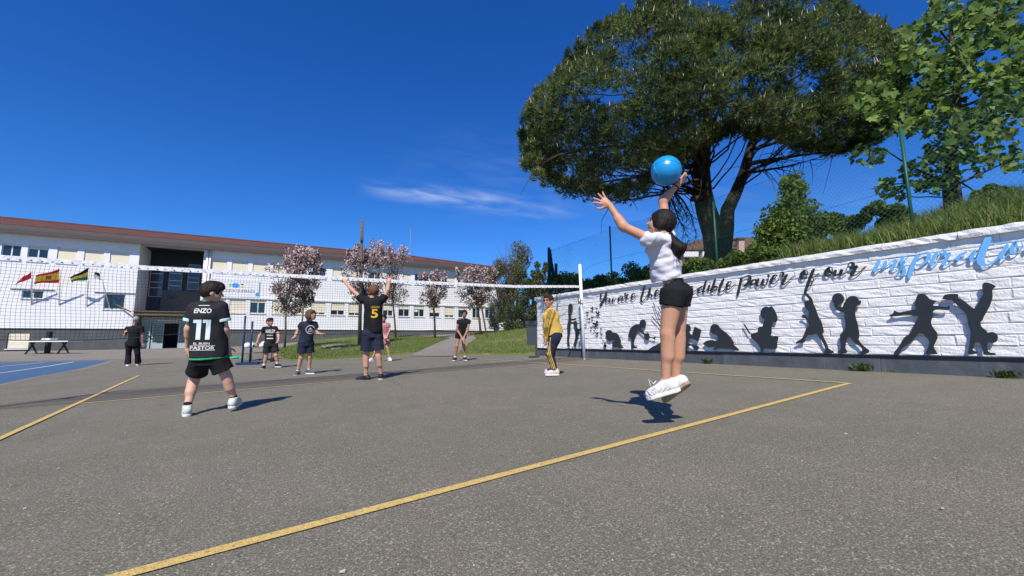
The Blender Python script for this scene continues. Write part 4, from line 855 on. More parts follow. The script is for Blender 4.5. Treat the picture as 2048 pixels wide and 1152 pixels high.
# flags on slanting poles on the left wing
M_fr, M_fy, M_fk, M_fg, M_fw = mat('flag_red', (.62, .03, .06), .8, transl=.3), mat('flag_yellow', (.85, .55, .05), .8, transl=.3), mat('flag_black', (.02, .02, .03), .8), mat('flag_green', (.02, .22, .12), .8, transl=.3), mat('flag_white', (.75, .75, .75), .8, transl=.3)
M_fe = mat('flag_emblem', (.45, .16, .08), .8)
def flag(label, base, tip, quad, bands, emblem=False):
    """base on the wall, tip and the flag's four corners in photo pixels, the pole leaning out"""
    b = FP(*fac(*base)); out = 1.25; tp = FP(*fac(*tip, -out), -out)
    t = thing('flagpole', label, 'flag', b, 'flags on the school wall'); mb = MB(); mb.tube([b, tp], .035, 8); mb.build('pole', M_white, t, True)
    nu, nv = 14, 9; V = []; F = []; mi = []
    q = [np.array([*x]) for x in quad]        # hoist top, hoist bottom, fly bottom, fly top
    def depth_of(p): # share of pole height -> offset
        return -out*np.clip((base[1]-p[1])/(base[1]-tip[1]), 0.3, 1)
    for j in range(nv+1):
        for i in range(nu+1):
            u, v = i/nu, j/nv; a = q[0]*(1-v)+q[1]*v; c = q[3]*(1-v)+q[2]*v; pp = a*(1-u)+c*u
            pp = pp+np.array([0, 2.0*math.sin(u*5.5+v*1.2)*u]); of = depth_of(a)+.12*math.sin(u*7+v*2)*u
            V.append(FP(*fac(pp[0], pp[1], of), of))
    for j in range(nv):
        for i in range(nu):
            a = j*(nu+1)+i; F.append((a, a+1, a+nu+2, a+nu+1)); f = (j+.5)/nv; k = 0
            for kk, (lim, _) in enumerate(bands):
                if f <= lim: k = kk; break
            if emblem and 5 <= i <= 7 and 3 <= j <= 5: k = len(bands)
            mi.append(k)
    put('flag', mesh_np('flag', V, np.array(F), [m for _, m in bands]+([M_fe] if emblem else []), mi, smooth=True), t)
flag('plain red flag, leftmost of the four on the school wall', (62.5, 609), (65, 533), [(63.5, 543), (63, 556), (27, 572), (44, 556)], [(1, M_fr)])
flag('red and yellow striped national flag on the school wall', (118, 610), (121, 536), [(121, 537), (119, 565), (68, 568), (72, 552)], [(.25, M_fr), (.75, M_fy), (1, M_fr)], True)
flag('black, yellow and green striped flag on the school wall', (173.5, 613), (178.5, 533), [(178, 534), (176, 560), (143, 564), (140, 556)], [(.33, M_fk), (.66, M_fy), (1, M_fg)])
flag('small dark and white flag nearest the school entrance', (219, 616), (199, 541), [(202, 544), (204, 561), (188, 557), (189, 546)], [(.45, M_fk), (1, M_fw)])
# ------------------------------------------------------------------ trees and plants
M_bark = mat('dark_pine_bark', (.060, .044, .034), .95, col2=(.030, .022, .018), vs=9, bump=1.0, bs=14)
M_bark2 = mat('grey_brown_bark', (.16, .13, .11), .95, var=.5, vs=14, bump=.8, bs=30)
M_fig = mat('fig_bark', (.085, .07, .055), .95, var=.4, vs=10, bump=.6, bs=20)
def LM(name, c, tr=.3): return mat(name, c, .6, transl=tr, spec=.25)
def cards(C, size, aspect=.5, up=.3, jitter=1.0, bend=True):
    """one leaf-shaped kite (4 corners) per centre"""
    n = len(C); d = rng.normal(size=(n, 3)); d[:, 2] += up; d /= np.linalg.norm(d, axis=1, keepdims=True)
    r = rng.normal(size=(n, 3)); s = np.cross(d, r); s /= np.linalg.norm(s, axis=1, keepdims=True)+1e-9; sz = (size*rng.uniform(.6, 1.3, n))[:, None]
    a = C-d*sz*.5; b = C+d*sz*.5; nrm = np.cross(d, s); m = C+nrm*sz*.08
    V = np.stack([a, m+s*sz*aspect*.5, b, m-s*sz*aspect*.5], 1).reshape(-1, 3); i = np.arange(n)*4
    return V, np.stack([i, i+1, i+2, i+3], -1)
def clumps(centres, radii, n, shell=.55):
    """points spread through the outer part of many ellipsoids"""
    k = rng.integers(0, len(centres), n); d = rng.normal(size=(n, 3)); d /= np.linalg.norm(d, axis=1, keepdims=True)
    r = (shell+(1-shell)*rng.random(n)**.6)[:, None]; return np.asarray(centres)[k]+d*r*np.asarray(radii)[k], k, d
def limb(mb, a, b, r0, r1, wig=.12, n=6, seg=7):
    a, b = np.asarray(a, float), np.asarray(b, float); L = np.linalg.norm(b-a); pts = []
    off = rng.normal(size=3)*wig*L
    for i in range(seg+1):
        t = i/seg; pts.append(a+(b-a)*t+off*math.sin(PI*t)*.5+rng.normal(size=3)*wig*L*.06*(0 < i < seg))
    mb.tube(pts, list(np.linspace(r0, r1, seg+1)), n); return pts
# ---- the big stone pine
PB = np.array([12.7, 7.0, 0]); PB[2] = float(bank_z(PB[0], PB[1]))-.1
PD = float(CF @ (PB-O)); pine = thing('pine_tree', 'huge dark umbrella pine with a forked trunk on the bank', 'tree', PB)
def pp(px, py, dd=0): return P(px, py, PD+dd)
fork = pp(1424, 470)
mb = MB()
t1 = [PB+np.array([0, 0, -.3]), pp(1436, 505), pp(1427, 465), pp(1412, 420), pp(1405, 385), pp(1402, 340), pp(1408, 290, .2), pp(1415, 235, .3), pp(1420, 170, .3)]
mb.tube(t1, [.50, .40, .34, .30, .28, .26, .21, .15, .08], 14); 
t2 = [pp(1446, 500, .1), pp(1452, 460, .15), pp(1455, 420, .3), pp(1472, 385, .5), pp(1488, 345, .6), pp(1500, 300, .7), pp(1520, 240, .8), pp(1550, 180, .9)]
mb.tube(t2, [.26, .235, .21, .185, .16, .14, .11, .06], 12)
mb.tube([pp(1400, 397, -.25), pp(1384, 398, -.35)], [.1, .09], 8)
mb.build('trunk', M_bark, pine, True)
# crown: an uneven dome of clumps
outl = [(1052, 325), (1060, 235), (1112, 155), (1200, 65), (1290, 8), (1390, -50), (1500, -75), (1600, -60), (1690, 15), (1765, 70), (1800, 130), (1800, 210), (1740, 285), (1640, 300), (1560, 275), (1500, 262), (1440, 268), (1380, 300), (1320, 340), (1260, 395), (1180, 395), (1100, 375)]
oa = np.array(outl, float); cen = []; rad = []; tries = 0
def inside(x, y): return in_poly(outl, np.array([x]), np.array([y]))[0]
while len(cen) < 620 and tries < 20000:
    tries += 1; x, y = rng.uniform(1050, 1800), rng.uniform(-85, 400)
    e = math.hypot((x-1425)/390, (y-150)/262); th = 4.5*math.sqrt(max(0, 1-min(1, e*e)))
    u = rng.random(); dd = -th*rng.uniform(.72, 1.0) if u < .62 else (rng.uniform(-th, th) if u < .85 else th*rng.uniform(.6, 1))
    r = rng.uniform(.20, .46); rp = r*FPX/(PD+dd)
    if not inside(x, y) or not all(inside(x+rp*.75*math.cos(t), y+rp*.6*math.sin(t)) for t in np.linspace(0, 2*PI, 8)): continue
    if math.sin(x*.031+1.1)+math.sin(y*.047-x*.012)+math.sin(x*.017+y*.025+2) > 1.75: continue
    cen.append(pp(x, y, dd)); rad.append(np.array([r*1.1, r*1.1, r*.8]))
per = catmull(outl+[outl[0]], 6)
for x, y in per:
    if y < -95: continue
    v = unit(np.array([1425, 160])-np.array([x, y])); 
    for _ in range(2):
        q = np.array([x, y])+v*rng.uniform(4, 26)+rng.normal(0, 5, 2); r = rng.uniform(.14, .30); cen.append(pp(q[0], q[1], rng.uniform(-1.5, .8))); rad.append(np.array([r, r, r*.95]))
for x, y in catmull(outl+[outl[0]], 14):
    if -95 < y < 345 and rng.random() < .75:
        v = unit(np.array([x, y])-np.array([1425, 190])); q = np.array([x, y])+v*rng.uniform(-6, 12); cen.append(pp(q[0], q[1], rng.uniform(-1.3, .6))); r = rng.uniform(.07, .13); rad.append(np.array([r, r, r*2.1]))
cen = np.array(cen); rad = np.array(rad)
nt_ = 58000; C, k, dirs = clumps(cen, rad, nt_, .35)
keepd = (dirs[:, 2] > -.45) | (rng.random(nt_) < .45); C, k, dirs = C[keepd], k[keepd], dirs[keepd]; nt_ = len(C)
M_needle = [LM('pine_needles_mid', (.088, .132, .040), .25), LM('pine_needles_dark', (.042, .074, .028), .2), LM('pine_needles_olive', (.150, .195, .048), .25), LM('pine_needles_brown', (.10, .105, .036), .15)]
kk = 9; base = np.repeat(C, kk, 0); ax = dirs*.75+np.array([0, 0, .7])[None]; ax /= np.linalg.norm(ax, axis=1, keepdims=True)
d = np.repeat(ax, kk, 0)+rng.normal(size=(nt_*kk, 3))*.5; d /= np.linalg.norm(d, axis=1, keepdims=True); ln = rng.uniform(.09, .19, (nt_*kk, 1))
s = np.cross(d, rng.normal(size=(nt_*kk, 3))); s /= np.linalg.norm(s, axis=1, keepdims=True); w = .0095
V = np.stack([base-s*w, base+s*w, base+d*ln+s*w*.3], 1).reshape(-1, 3); i = np.arange(nt_*kk)*3
cm = rng.choice(4, len(cen), p=[.40, .20, .36, .04]); tm = np.where(rng.random(nt_) < .75, cm[k], rng.choice(4, nt_, p=[.4, .3, .27, .03]))
put('crown', mesh_np('crown', V, np.stack([i, i+1, i+2], -1), M_needle, np.repeat(tm, kk)), pine)
# pale spring candles on the sunny tips
M_candle = mat('pale_pine_candle', (.52, .46, .32), .8)
top = (dirs[:, 2] > .45) & (rng.random(nt_) < .085); Cc = C[top]; n = len(Cc); hgt = rng.uniform(.10, .2, n); dd = np.stack([rng.normal(0, .15, n), rng.normal(0, .15, n), np.ones(n)], -1); r = .014
V = np.stack([Cc+np.array([r, 0, .05]), Cc+np.array([-r*.5, r*.87, .05]), Cc+np.array([-r*.5, -r*.87, .05]), Cc+dd*hgt[:, None]+[0, 0, .05]], 1).reshape(-1, 3); i = np.arange(n)*4
put('candles', mesh_np('candles', V, np.concatenate([np.stack([i, i+1, i+3], -1), np.stack([i+1, i+2, i+3], -1), np.stack([i+2, i, i+3], -1)]), M_candle), pine)['kind'] = 'stuff'
mb = MB(); stems = [np.array(p) for p in t1[4:]]+[np.array(p) for p in t2[3:]]
for c in cen[:620:9]:
    s0 = min(stems, key=lambda q: np.linalg.norm(q-c)+abs(q[2]-(c[2]-1.0))*.6); limb(mb, s0, c, .032, .010, .16, 5, 6)
# long low dead limbs under the crown
for a, b, r in (((1402, 345), (1160, 372), .07), ((1402, 352), (1240, 400), .06), ((1404, 360), (1320, 395), .05), ((1490, 330), (1700, 300), .08), ((1490, 345), (1620, 320), .05), ((1405, 320), (1080, 330), .07), ((1488, 345), (1570, 290), .05), ((1405, 300), (1200, 300), .06), ((1500, 300), (1660, 250), .06)):
    p = limb(mb, pp(*a), pp(b[0], b[1], rng.uniform(-2.5, .5)), r, .012, .08, 5, 7)
    for q in p[2:]:
        for _ in range(3): limb(mb, q, q+rng.normal(size=3)*.55+[0, 0, -.1], .014, .004, .15, 4, 3)
mb.build('branches', M_bark, pine, True)['kind'] = 'stuff'
# hanging dead spray left of the trunk
mb = MB()
for a, b in (((1335, 372), (1378, 480)), ((1350, 385), (1392, 470)), ((1325, 370), (1340, 440)), ((1342, 376), (1375, 430))):
    p = limb(mb, pp(*a, -1.5), pp(b[0], b[1], -1.6), .035, .006, .08, 5, 8)
    for q in p[1:]:
        for _ in range(5): limb(mb, q, q+rng.normal(size=3)*np.array([.22, .22, .1])+[0, 0, -.32], .007, .003, .1, 3, 3)
limb(mb, pp(1395, 330), pp(1335, 372, -1.5), .05, .035, .1, 5, 5)
mb.build('hanging_branches', M_bark, pine, True)['kind'] = 'stuff'

# ---- fig tree on the right
FD = 10.2
def fp(px, py, dd=0): return P(px, py, FD+dd)
fbase = fp(1905, 405); fig = thing('fig_tree', 'fig tree with big lobed leaves rising at the right edge', 'tree', fbase)
mb = MB(); mb.tube([fbase-[0, 0, .5], fp(1903, 380), fp(1902, 330), fp(1908, 270), fp(1914, 200), fp(1915, 150), fp(1905, 90), fp(1900, 40)], [.19, .17, .13, .10, .085, .07, .05, .03], 10); mb.build('trunk', M_fig, fig, True)
mb = MB(); ends = []
for a, b, r in (((1904, 320), (2010, 240), .06), ((1908, 280), (1800, 240), .05), ((1912, 215), (1990, 170), .05), ((1914, 190), (1780, 190), .045), ((1915, 160), (1840, 80), .04), ((1912, 120), (1990, 60), .04), ((1902, 372), (1770, 300), .035), ((1902, 378), (1760, 370), .03), ((1904, 372), (2000, 330), .04), ((1903, 385), (1850, 320), .03), ((1903, 350), (1960, 390), .03), ((2010, 240), (2080, 150), .04), ((1905, 90), (1870, 10), .03), ((1905, 395), (1810, 395), .02), ((2000, 330), (2060, 310), .03), ((1905, 100), (2040, -30), .04), ((1800, 240), (1720, 200), .03), ((1780, 190), (1730, 240), .03)):
    dd = rng.uniform(-1.2, 1.0); p = limb(mb, fp(*a), fp(b[0], b[1], dd), r, .012, .08, 6, 7); ends += p[3:]
mb.build('limbs', M_fig, fig, True)
# lobed leaf outline, folded along the midrib
lobe = [(0, 0), (.18, .02), (.42, .12), (.50, .30), (.34, .34), (.46, .56), (.42, .70), (.24, .62), (.14, .84), (0, 1.0), (-.14, .84), (-.24, .62), (-.42, .70), (-.46, .56), (-.34, .34), (-.50, .30), (-.42, .12), (-.18, .02)]
LV = [(x, y, abs(x)*.22-.10*y*y) for x, y in lobe]; mid = [(0, .3, -.01), (0, .62, -.04)]
LVs = LV+[(0, .40, -.02)]; nL = len(LV)
LF = []
for i in range(nL):
    j = (i+1) % nL; y = (LV[i][1]+LV[j][1])/2; LF.append((i, j, nL))
LF += [(0, nL, nL)] if False else []
M_fl = [LM('fig_leaf_bright', (.25, .35, .075), .45), LM('fig_leaf_mid', (.105, .18, .036), .35), LM('fig_leaf_dark', (.06, .11, .028), .35)]
leafm = [mesh_np('leaf', LVs, LF, m) for m in M_fl]
foutl = [(1700, 180), (1760, 150), (1800, 100), (1790, 60), (1850, 40), (1860, 0), (1920, -40), (2100, -60), (2120, 200), (2040, 260), (1980, 290), (1960, 260), (1900, 300), (1840, 260), (1760, 270), (1710, 230)]
pts = []
while len(pts) < 3900:
    x, y = rng.uniform(1690, 2120), rng.uniform(-60, 300)
    if in_poly(foutl, np.array([x]), np.array([y]))[0] and math.sin(x*.045+y*.03)+math.sin(y*.06-x*.02)+rng.normal(0, .7) > -1.0: pts.append(fp(x, y, rng.normal(0, 1.0)))
for cx, cy, r, n in ((1740, 310, 36, 60), (1860, 345, 60, 130), (1790, 375, 40, 55), (1770, 378, 22, 25), (1940, 320, 50, 90), (2010, 300, 40, 45), (2030, 330, 28, 35), (1900, 300, 50, 110), (1880, 370, 40, 60), (2040, 220, 30, 35)):
    for _ in range(n): a, q = rng.uniform(0, 2*PI), r*math.sqrt(rng.random()); pts.append(fp(cx+q*math.cos(a), cy+.55*q*math.sin(a), rng.normal(0, .5)))
pts = np.array(pts)
def leaf_frame(c, size):
    d = rng.normal(size=3)+np.array([0, 0, -.35]); d = unit(d); nrm = unit(np.array([-.25, -.3, .8])+rng.normal(size=3)*.85); s = unit(np.cross(d, nrm)); nrm = np.cross(s, d)
    return Matrix(((s[0]*size, d[0]*size, nrm[0]*size, c[0]), (s[1]*size, d[1]*size, nrm[1]*size, c[1]), (s[2]*size, d[2]*size, nrm[2]*size, c[2]), (0, 0, 0, 1)))
dep = (pts-O) @ CF; order = np.argsort(dep); LVn = np.array([(*v, 1) for v in LVs]); VV = []; FF = []; MI = []
for rank, i in enumerate(order):
    size = rng.uniform(.10, .205); mi = int(rng.choice(3, p=[.30, .38, .32])); m4 = leaf_frame(pts[i], size)
    q = O+CF*1; inframe = True
    if rank < 300:
        o = bpy.data.objects.new('leaf', leafm[mi]); COL.objects.link(o); o.parent = fig; o.matrix_parent_inverse = Matrix.Translation(-fig.location); o.matrix_basis = m4
    else:
        b = len(VV)*len(LVs); VV.append(LVn @ np.array(m4).T[:, :3]); FF += [tuple(x+b for x in f) for f in LF]; MI += [mi]*len(LF)
o = put('foliage', mesh_np('foliage', np.concatenate(VV), np.array(FF), M_fl, MI), fig); o['kind'] = 'stuff'

# ---- generic leafy shrubs and trees of small kites
def leafy(name, label, cat, base, cen, rad, n, size, mats, probs, trunk=None, bark=M_bark2, aspect=.55, group=None, up=.2, shell=.4, per=True, bloom=None):
    t = thing(name, label, cat, base, group); C, k, d = clumps(np.array(cen), np.array(rad), n, shell); V, F = cards(C, size, aspect, up)
    cm = rng.choice(len(mats), len(cen), p=probs); mi = np.where(rng.random(n) < (.55 if per else 0), cm[k], rng.choice(len(mats), n, p=probs))
    if bloom is not None:
        hh = (C[:, 2]-C[:, 2].min())/np.ptp(C[:, 2]); tip = rng.random(n) < .12+.55*hh; mi = np.where(tip, rng.choice([0, 1], n, p=[.5, .5]), rng.choice([2, 3, 4], n, p=[.4, .3, .3]))
    if trunk:
        mb = MB(); trunk(mb); mb.build('trunk', bark, t, True)
    put('crown' if cat == 'tree' else 'foliage', mesh_np('foliage', V, F, mats, mi), t); return t
M_ch = [LM('cherry_blossom_pink', (.72, .50, .53), .4), LM('cherry_blossom_pale', (.86, .74, .75), .4), LM('bronze_leaf', (.15, .085, .055), .35), LM('dark_bronze_leaf', (.06, .036, .032), .3), LM('young_green_leaf', (.15, .16, .045), .3)]
def cherry(px, py, cx, cy, rx, ry, label, n=7000, stake=False, tw=.075):
    rx *= 1.12; ry *= 1.04; b = hit(px, py); dp = float(CF @ (b-O)); s = dp/FPX; cen = []; rad = []
    top = P(cx, cy, dp)
    for i in range(40):
        a = rng.uniform(0, 2*PI); r = math.sqrt(rng.random()); z = rng.uniform(-1, 1)
        x = cx+rx*r*math.cos(a)*math.sqrt(max(.05, 1-z*z*.8))*.85; y = cy-ry*z*.82; cen.append(P(x, y, dp+rng.uniform(-.75, .75)*rx*s)); q = rng.uniform(.13, .27)*rx*s*1.15; rad.append(np.array([q, q, q*1.1]))
    # upright blossom spikes
    for i in range(7):
        x = cx+rng.uniform(-.85, .85)*rx; y = cy-ry*rng.uniform(.70, 1.0); 
        for k in range(4): cen.append(P(x+rng.normal(0, 1.5), y+k*ry*.13, dp+rng.uniform(-.3, .3))); rad.append(np.array([.10, .10, .16])*(rx*s))
    fk = P(cx+(px-cx)*.25, cy+ry*.72, dp); br = []
    def trunk(mb):
        mb.tube([b-[0, 0, .1], b*.5+fk*.5+[.03, 0, 0], fk], [tw, tw*.85, tw*.75], 8)
        for c in cen[:40]: limb(mb, fk, c, tw*.4, .012, .1, 5, 5)
    t = leafy('cherry_tree', label, 'tree', b, cen, rad, int(n*1.15), .115, M_ch, [.24, .20, .24, .20, .12], trunk, group='flowering cherry trees on the lawn', aspect=.7, shell=.1, per=False, bloom=True)
    return t
cherry(569, 698, 572, 568, 50, 70, 'pink flowering cherry at the left end of the lawn', 6000)
cherry(596, 706, 612, 556, 36, 62, 'slender pink cherry with a thin leaning trunk behind the boy with long hair', 4500, tw=.05)
cherry(746, 690, 728, 552, 44, 60, 'pink cherry behind the wooden pole and the boy with raised arms', 5000)
cherry(792, 677, 782, 548, 52, 62, 'broad pink cherry right of the wooden pole', 6500)
cherry(870, 678, 866, 580, 29, 38, 'smallest pink cherry, before the middle of the school', 4000)
cherry(962, 671, 951, 576, 40, 42, 'pink cherry with a leaning stake near the school corner', 5000)
b = hit(975, 678); tq = P(963, 612, float(CF @ (b-O))-.2); mb = MB(); mb.tube([b-[0, 0, .1], tq], .045, 6); tag(mb.build('tree_stake', M_bark2), 'leaning wooden stake propping the cherry by the corner', 'stake')
# wooden utility pole
b = hit(719, 693); dp = float(CF @ (b-O)); tq = P(724, 441, dp); mb = MB(); mb.tube([b-[0, 0, .3], b*.5+tq*.5, tq], [.11, .10, .085], 10)
pole = thing('utility_pole', 'tall weathered wooden pole standing among the cherries', 'pole', b); mb.build('shaft', M_bark2, pole, True)
mb = MB(); mb.box(P(723.5, 478, dp-.13), (HR, HF, UP), (.08, .05, .09)); mb.build('junction_box', M_gutter, pole)

# ---- trees right of the school, behind the end of the wall
M_tr = [LM('tree_leaf_olive', (.145, .155, .05), .35), LM('tree_leaf_dark', (.042, .06, .02), .3), LM('tree_leaf_green', (.09, .135, .032), .35), LM('tree_leaf_brown', (.10, .075, .04), .3)]
def bgtree(name, label, px, py, dp, cx, cy, rx, ry, n, size, probs, sparse=0, group='trees beyond the school', ncl=30):
    b = P(px, py, dp); b[2] = max(min(b[2], 3.2), h1(b[0], b[1])-.2); s = dp/FPX; cen = []; rad = []
    for i in range(ncl):
        a, r, z = rng.uniform(0, 2*PI), math.sqrt(rng.random()), rng.uniform(-1, 1)
        cen.append(P(cx+rx*r*math.cos(a)*math.sqrt(max(.1, 1-z*z*.7)), cy-ry*z*.9, dp+r*math.sin(a)*rx*s)); q = rng.uniform(.22, .4)*rx*s; rad.append(np.array([q, q, q*1.2]))
    fk = P(cx, cy+ry*.8, dp)
    def trunk(mb):
        mb.tube([b-[0, 0, .5], fk], [.17, .12], 8)
        for c in cen: limb(mb, fk, c, .07, .015, .1, 5, 5)
        if sparse:
            for i in range(sparse):
                q = P(cx+rng.uniform(-.8, .8)*rx, cy-ry*rng.uniform(.6, 1.15), dp+rng.uniform(-1, 1)); limb(mb, P(cx+rng.uniform(-.3, .3)*rx, cy, dp), q, .035, .008, .05, 4, 5)
    return leafy(name, label, 'tree', b, cen, rad, n, size, M_tr, probs, trunk, group=group, aspect=.5, shell=.2)
bgtree('bare_topped_tree', 'tall thin-crowned tree with bare upper twigs right of the school', 1030, 672, 36, 1030, 575, 50, 86, 11000, .17, [.4, .15, .2, .25], 40)
bgtree('dark_tree', 'dark leafy tree behind the bin at the wall end', 1075, 672, 30, 1068, 610, 36, 52, 9000, .15, [.25, .35, .4, 0])
bgtree('olive_tree', 'olive-green tree standing close to the school corner', 1005, 670, 44, 1002, 590, 30, 78, 7000, .2, [.5, .2, .2, .1], 10)
bgtree('tall_shrub', 'dense dark shrub between the school and the wall end', 1040, 680, 27, 1034, 645, 36, 28, 6000, .12, [.15, .55, .3, 0])
bgtree('bushy_tree', 'bushy green tree just left of the hanging green net', 1085, 660, 27, 1083, 575, 26, 50, 6000, .14, [.5, .15, .3, .05])
# hedges and shrubs on the bank behind the wall
M_hd = [LM('hedge_leaf', (.10, .165, .036), .35), LM('hedge_leaf_dark', (.055, .098, .025), .3), LM('hedge_leaf_bright', (.15, .22, .04), .4)]
def bush(name, label, cx, cy, rx, ry, dp, n, size, probs=(.45, .3, .25), ncl=14, group='shrubs on the bank', back=1.1):
    d = raydir(cx, cy+ry*.6); us_ = np.linspace(7, 16, 200); q_ = O[None]+d[None]*us_[:, None]; uo = q_[:, 0]-(WX0+WK*q_[:, 1])-.35; dp = float(us_[np.argmin(np.abs(uo-back))])
    s = dp/FPX; cen = []; rad = []; b = P(cx, cy+ry, dp)
    for i in range(ncl):
        a, r = rng.uniform(0, 2*PI), math.sqrt(rng.random()); cen.append(P(cx+rx*r*math.cos(a)*.8, cy+ry*(.15+.75*r*math.sin(a)), dp+rng.uniform(-.4, .6)*ry*s)); q = rng.uniform(.38, .62)*min(rx, ry)*s*1.1; rad.append(np.array([q*1.2, q*1.2, q]))
    def trunk(mb):
        for c in cen[::2]: limb(mb, b-[0, 0, .2], c, .02, .006, .12, 4, 4)
    return leafy(name, label, 'shrub', b, cen, rad, n, size, M_hd, list(probs), trunk, group=group, aspect=.6, shell=.2)
bush('shrub', 'rounded dark shrub behind the net post on the bank', 1140, 570, 46, 28, 15.5, 7000, .085, (.35, .5, .15), back=.9)
bush('shrub', 'rounded green shrub left of the jumping girl on the bank', 1203, 566, 38, 22, 14.8, 6000, .08, (.4, .4, .2), back=.8)
bush('shrub', 'dark shrub just behind the second fence post on the bank', 1262, 553, 46, 26, 13.8, 7000, .08, (.4, .4, .2), back=.9)
bush('shrub', 'low shrub behind the jumping girl on the bank', 1330, 545, 42, 24, 13, 6000, .08, back=.9)
bush('shrub', 'low leafy shrub at the foot of the pine', 1395, 534, 38, 18, 12.4, 5500, .075, (.35, .25, .4), back=.7)
bush('shrub', 'low dark shrub right of the pine trunk', 1478, 522, 44, 20, 12.4, 5500, .075, (.4, .4, .2), back=.7)
bush('leafy_bush', 'tall bright green bush beside the pine trunk', 1578, 450, 56, 56, 11.2, 11000, .085, (.4, .15, .45), 30, back=1.1)
bush('leafy_bush', 'slender upright sprays of bright leaves over the tall bush', 1585, 372, 26, 40, 11.2, 1600, .085, (.3, .1, .6), 16, back=1.1)
bush('shrub', 'dense green shrub below the tall bush at the coping', 1545, 505, 56, 24, 10.6, 7500, .075, (.4, .3, .3), back=.5)
bush('shrub', 'dark shrub between the tall bush and the fig tree', 1672, 452, 56, 28, 11.6, 7000, .07, (.5, .35, .15), back=1.6)
bush('shrub', 'dark shrub on the bank under the fig tree', 1770, 428, 66, 24, 11.4, 7000, .07, (.5, .35, .15), back=1.9)
bush('shrub', 'low grey-green shrub at the right edge of the bank', 1990, 385, 66, 20, 11.4, 5000, .06, (.5, .35, .15), back=2.2)
# long grass on the bank
n = 80000; Y = rng.uniform(-2, 12.3, n); u = rng.random(n)**1.5*3.6; X = WX0+WK*Y+.44+u; keep = rng.random(n) < np.clip(1.15-(Y-3)/14, .3, 1)*np.where(u < 1.3, 1, .55); X, Y = X[keep], Y[keep]
M_bg = [mat('bank_grass_green', (.16, .235, .05), .8, transl=.35), mat('bank_grass_pale', (.26, .33, .11), .8, transl=.35), mat('bank_grass_dark', (.07, .115, .028), .8, transl=.3), mat('bank_grass_straw', (.30, .25, .12), .8, transl=.3)]
near = Y < 3.6
blades('bank_grass', X[near], Y[near], bank_z(X, Y)[near]-.03, .14, .55, .03, .9, M_bg, [.46, .22, .26, .06], 'long uncut grass above the right end of the mural wall')
blades('bank_grass', X[~near], Y[~near], bank_z(X, Y)[~near]-.03, .06, .24, .05, .9, M_bg, [.40, .14, .36, .10], 'shorter grass above the middle and left of the mural wall')
# weeds at the foot of the wall
def weed(px, py, n, h, label, straw=False):
    s_, z_ = wallpt(px, py, .06); q = WQ(s_, ZB, .07); q[2] = h1(q[0], q[1]); X = q[0]+rng.normal(0, .02, n)+WD[0]*0; Y = q[1]+rng.normal(0, .055, n).clip(-.12, .12); X = np.minimum(X, WX0+WK*Y-.045)
    a = rng.uniform(0, 2*PI, n); hh = rng.uniform(.4, 1, n)*h; base = np.stack([X, Y, H(X, Y)], -1); V = []; F = []
    tip = base+np.stack([-np.abs(np.cos(a))*hh*.6, np.sin(a)*hh*.7, hh], -1); s2 = np.stack([np.sin(a), np.cos(a), 0*a], -1)*(.10*hh)[:, None]; m_ = base*.45+tip*.55+[0, 0, .02]
    V = np.stack([base, m_+s2, tip, m_-s2], 1).reshape(-1, 3); i = np.arange(n)*4
    o = put('weed', mesh_np('weed', V, np.stack([i, i+1, i+2, i+3], -1), [M_bg[3] if straw else M_hd[2], M_hd[1]], rng.integers(0, 2, n))); tag(o, label, 'weed', 'weeds along the foot of the wall')
weed(1416, 724, 60, .13, 'dry brown weed at the wall foot right of the jumping girl', True); weed(1728, 738, 60, .17, 'upright green weed at the wall foot below the cut-out with a ball'); weed(2015, 753, 110, .12, 'wide low green weed at the wall foot, rightmost'); weed(1782, 741, 10, .06, 'tiny weed at the wall foot left of the dancing girl cut-out')
# ---- house far behind, its chimney, and the white fence beyond the lawn
M_peach = mat('peach_render', (.55, .38, .30), .85, var=.1, vs=2); M_brownroof = mat('brown_roof', (.13, .085, .06), .9, var=.3, vs=5)
HD = 34
def hp(px, py, dd=0): return P(px, py, HD+dd)
hb = hp(1400, 530); house = thing('house', 'peach house with brown roof and white balconies beyond the pine', 'building', hb)
def hbox(name, x0, x1, y0, y1, m, d0=0, d1=6, parent=house):
    q = [hp(x0, y1, d0), hp(x1, y1, d0), hp(x1, y0, d0), hp(x0, y0, d0)]; r = [p+HF*(d1-d0) for p in q]
    return put(name, mesh_np(name, q+r, [(0, 1, 2, 3), (7, 6, 5, 4), (0, 4, 5, 1), (1, 5, 6, 2), (2, 6, 7, 3), (3, 7, 4, 0)], m), parent)
hbox('wall', 1352, 1520, 497, 545, M_peach); q = [hp(1346, 498, -.5), hp(1526, 492, -.5), hp(1512, 474, 4), hp(1400, 478, 4)]; put('roof', mesh_np('roof', q+[p-[0, 0, .15] for p in q], [(0, 1, 2, 3), (7, 6, 5, 4), (0, 4, 5, 1), (1, 5, 6, 2), (2, 6, 7, 3), (3, 7, 4, 0)], M_brownroof), house)
for x0, x1 in ((1368, 1397), (1405, 1436)):
    w = hbox('balcony', x0, x1, 503, 513, M_white, -.5, .2); hbox('window', x0+2, x1-3, 514, 523, M_glass, -.06, .1)
hbox('balcony', 1368, 1436, 524, 530, M_white, -.4, .2); ch = hbox('chimney', 1478, 1489, 478, 505, M_peach, -.8, -.2); hbox('chimney_cap', 1476, 1491, 474.5, 478, M_brownroof, -.9, -.1, ch); hbox('chimney', 1371, 1381, 486, 496, M_brownroof, .5, 1.5)
wf = thing('white_garden_wall', 'low white wall seen through the trees right of the school', 'wall', P(1030, 656, 29))
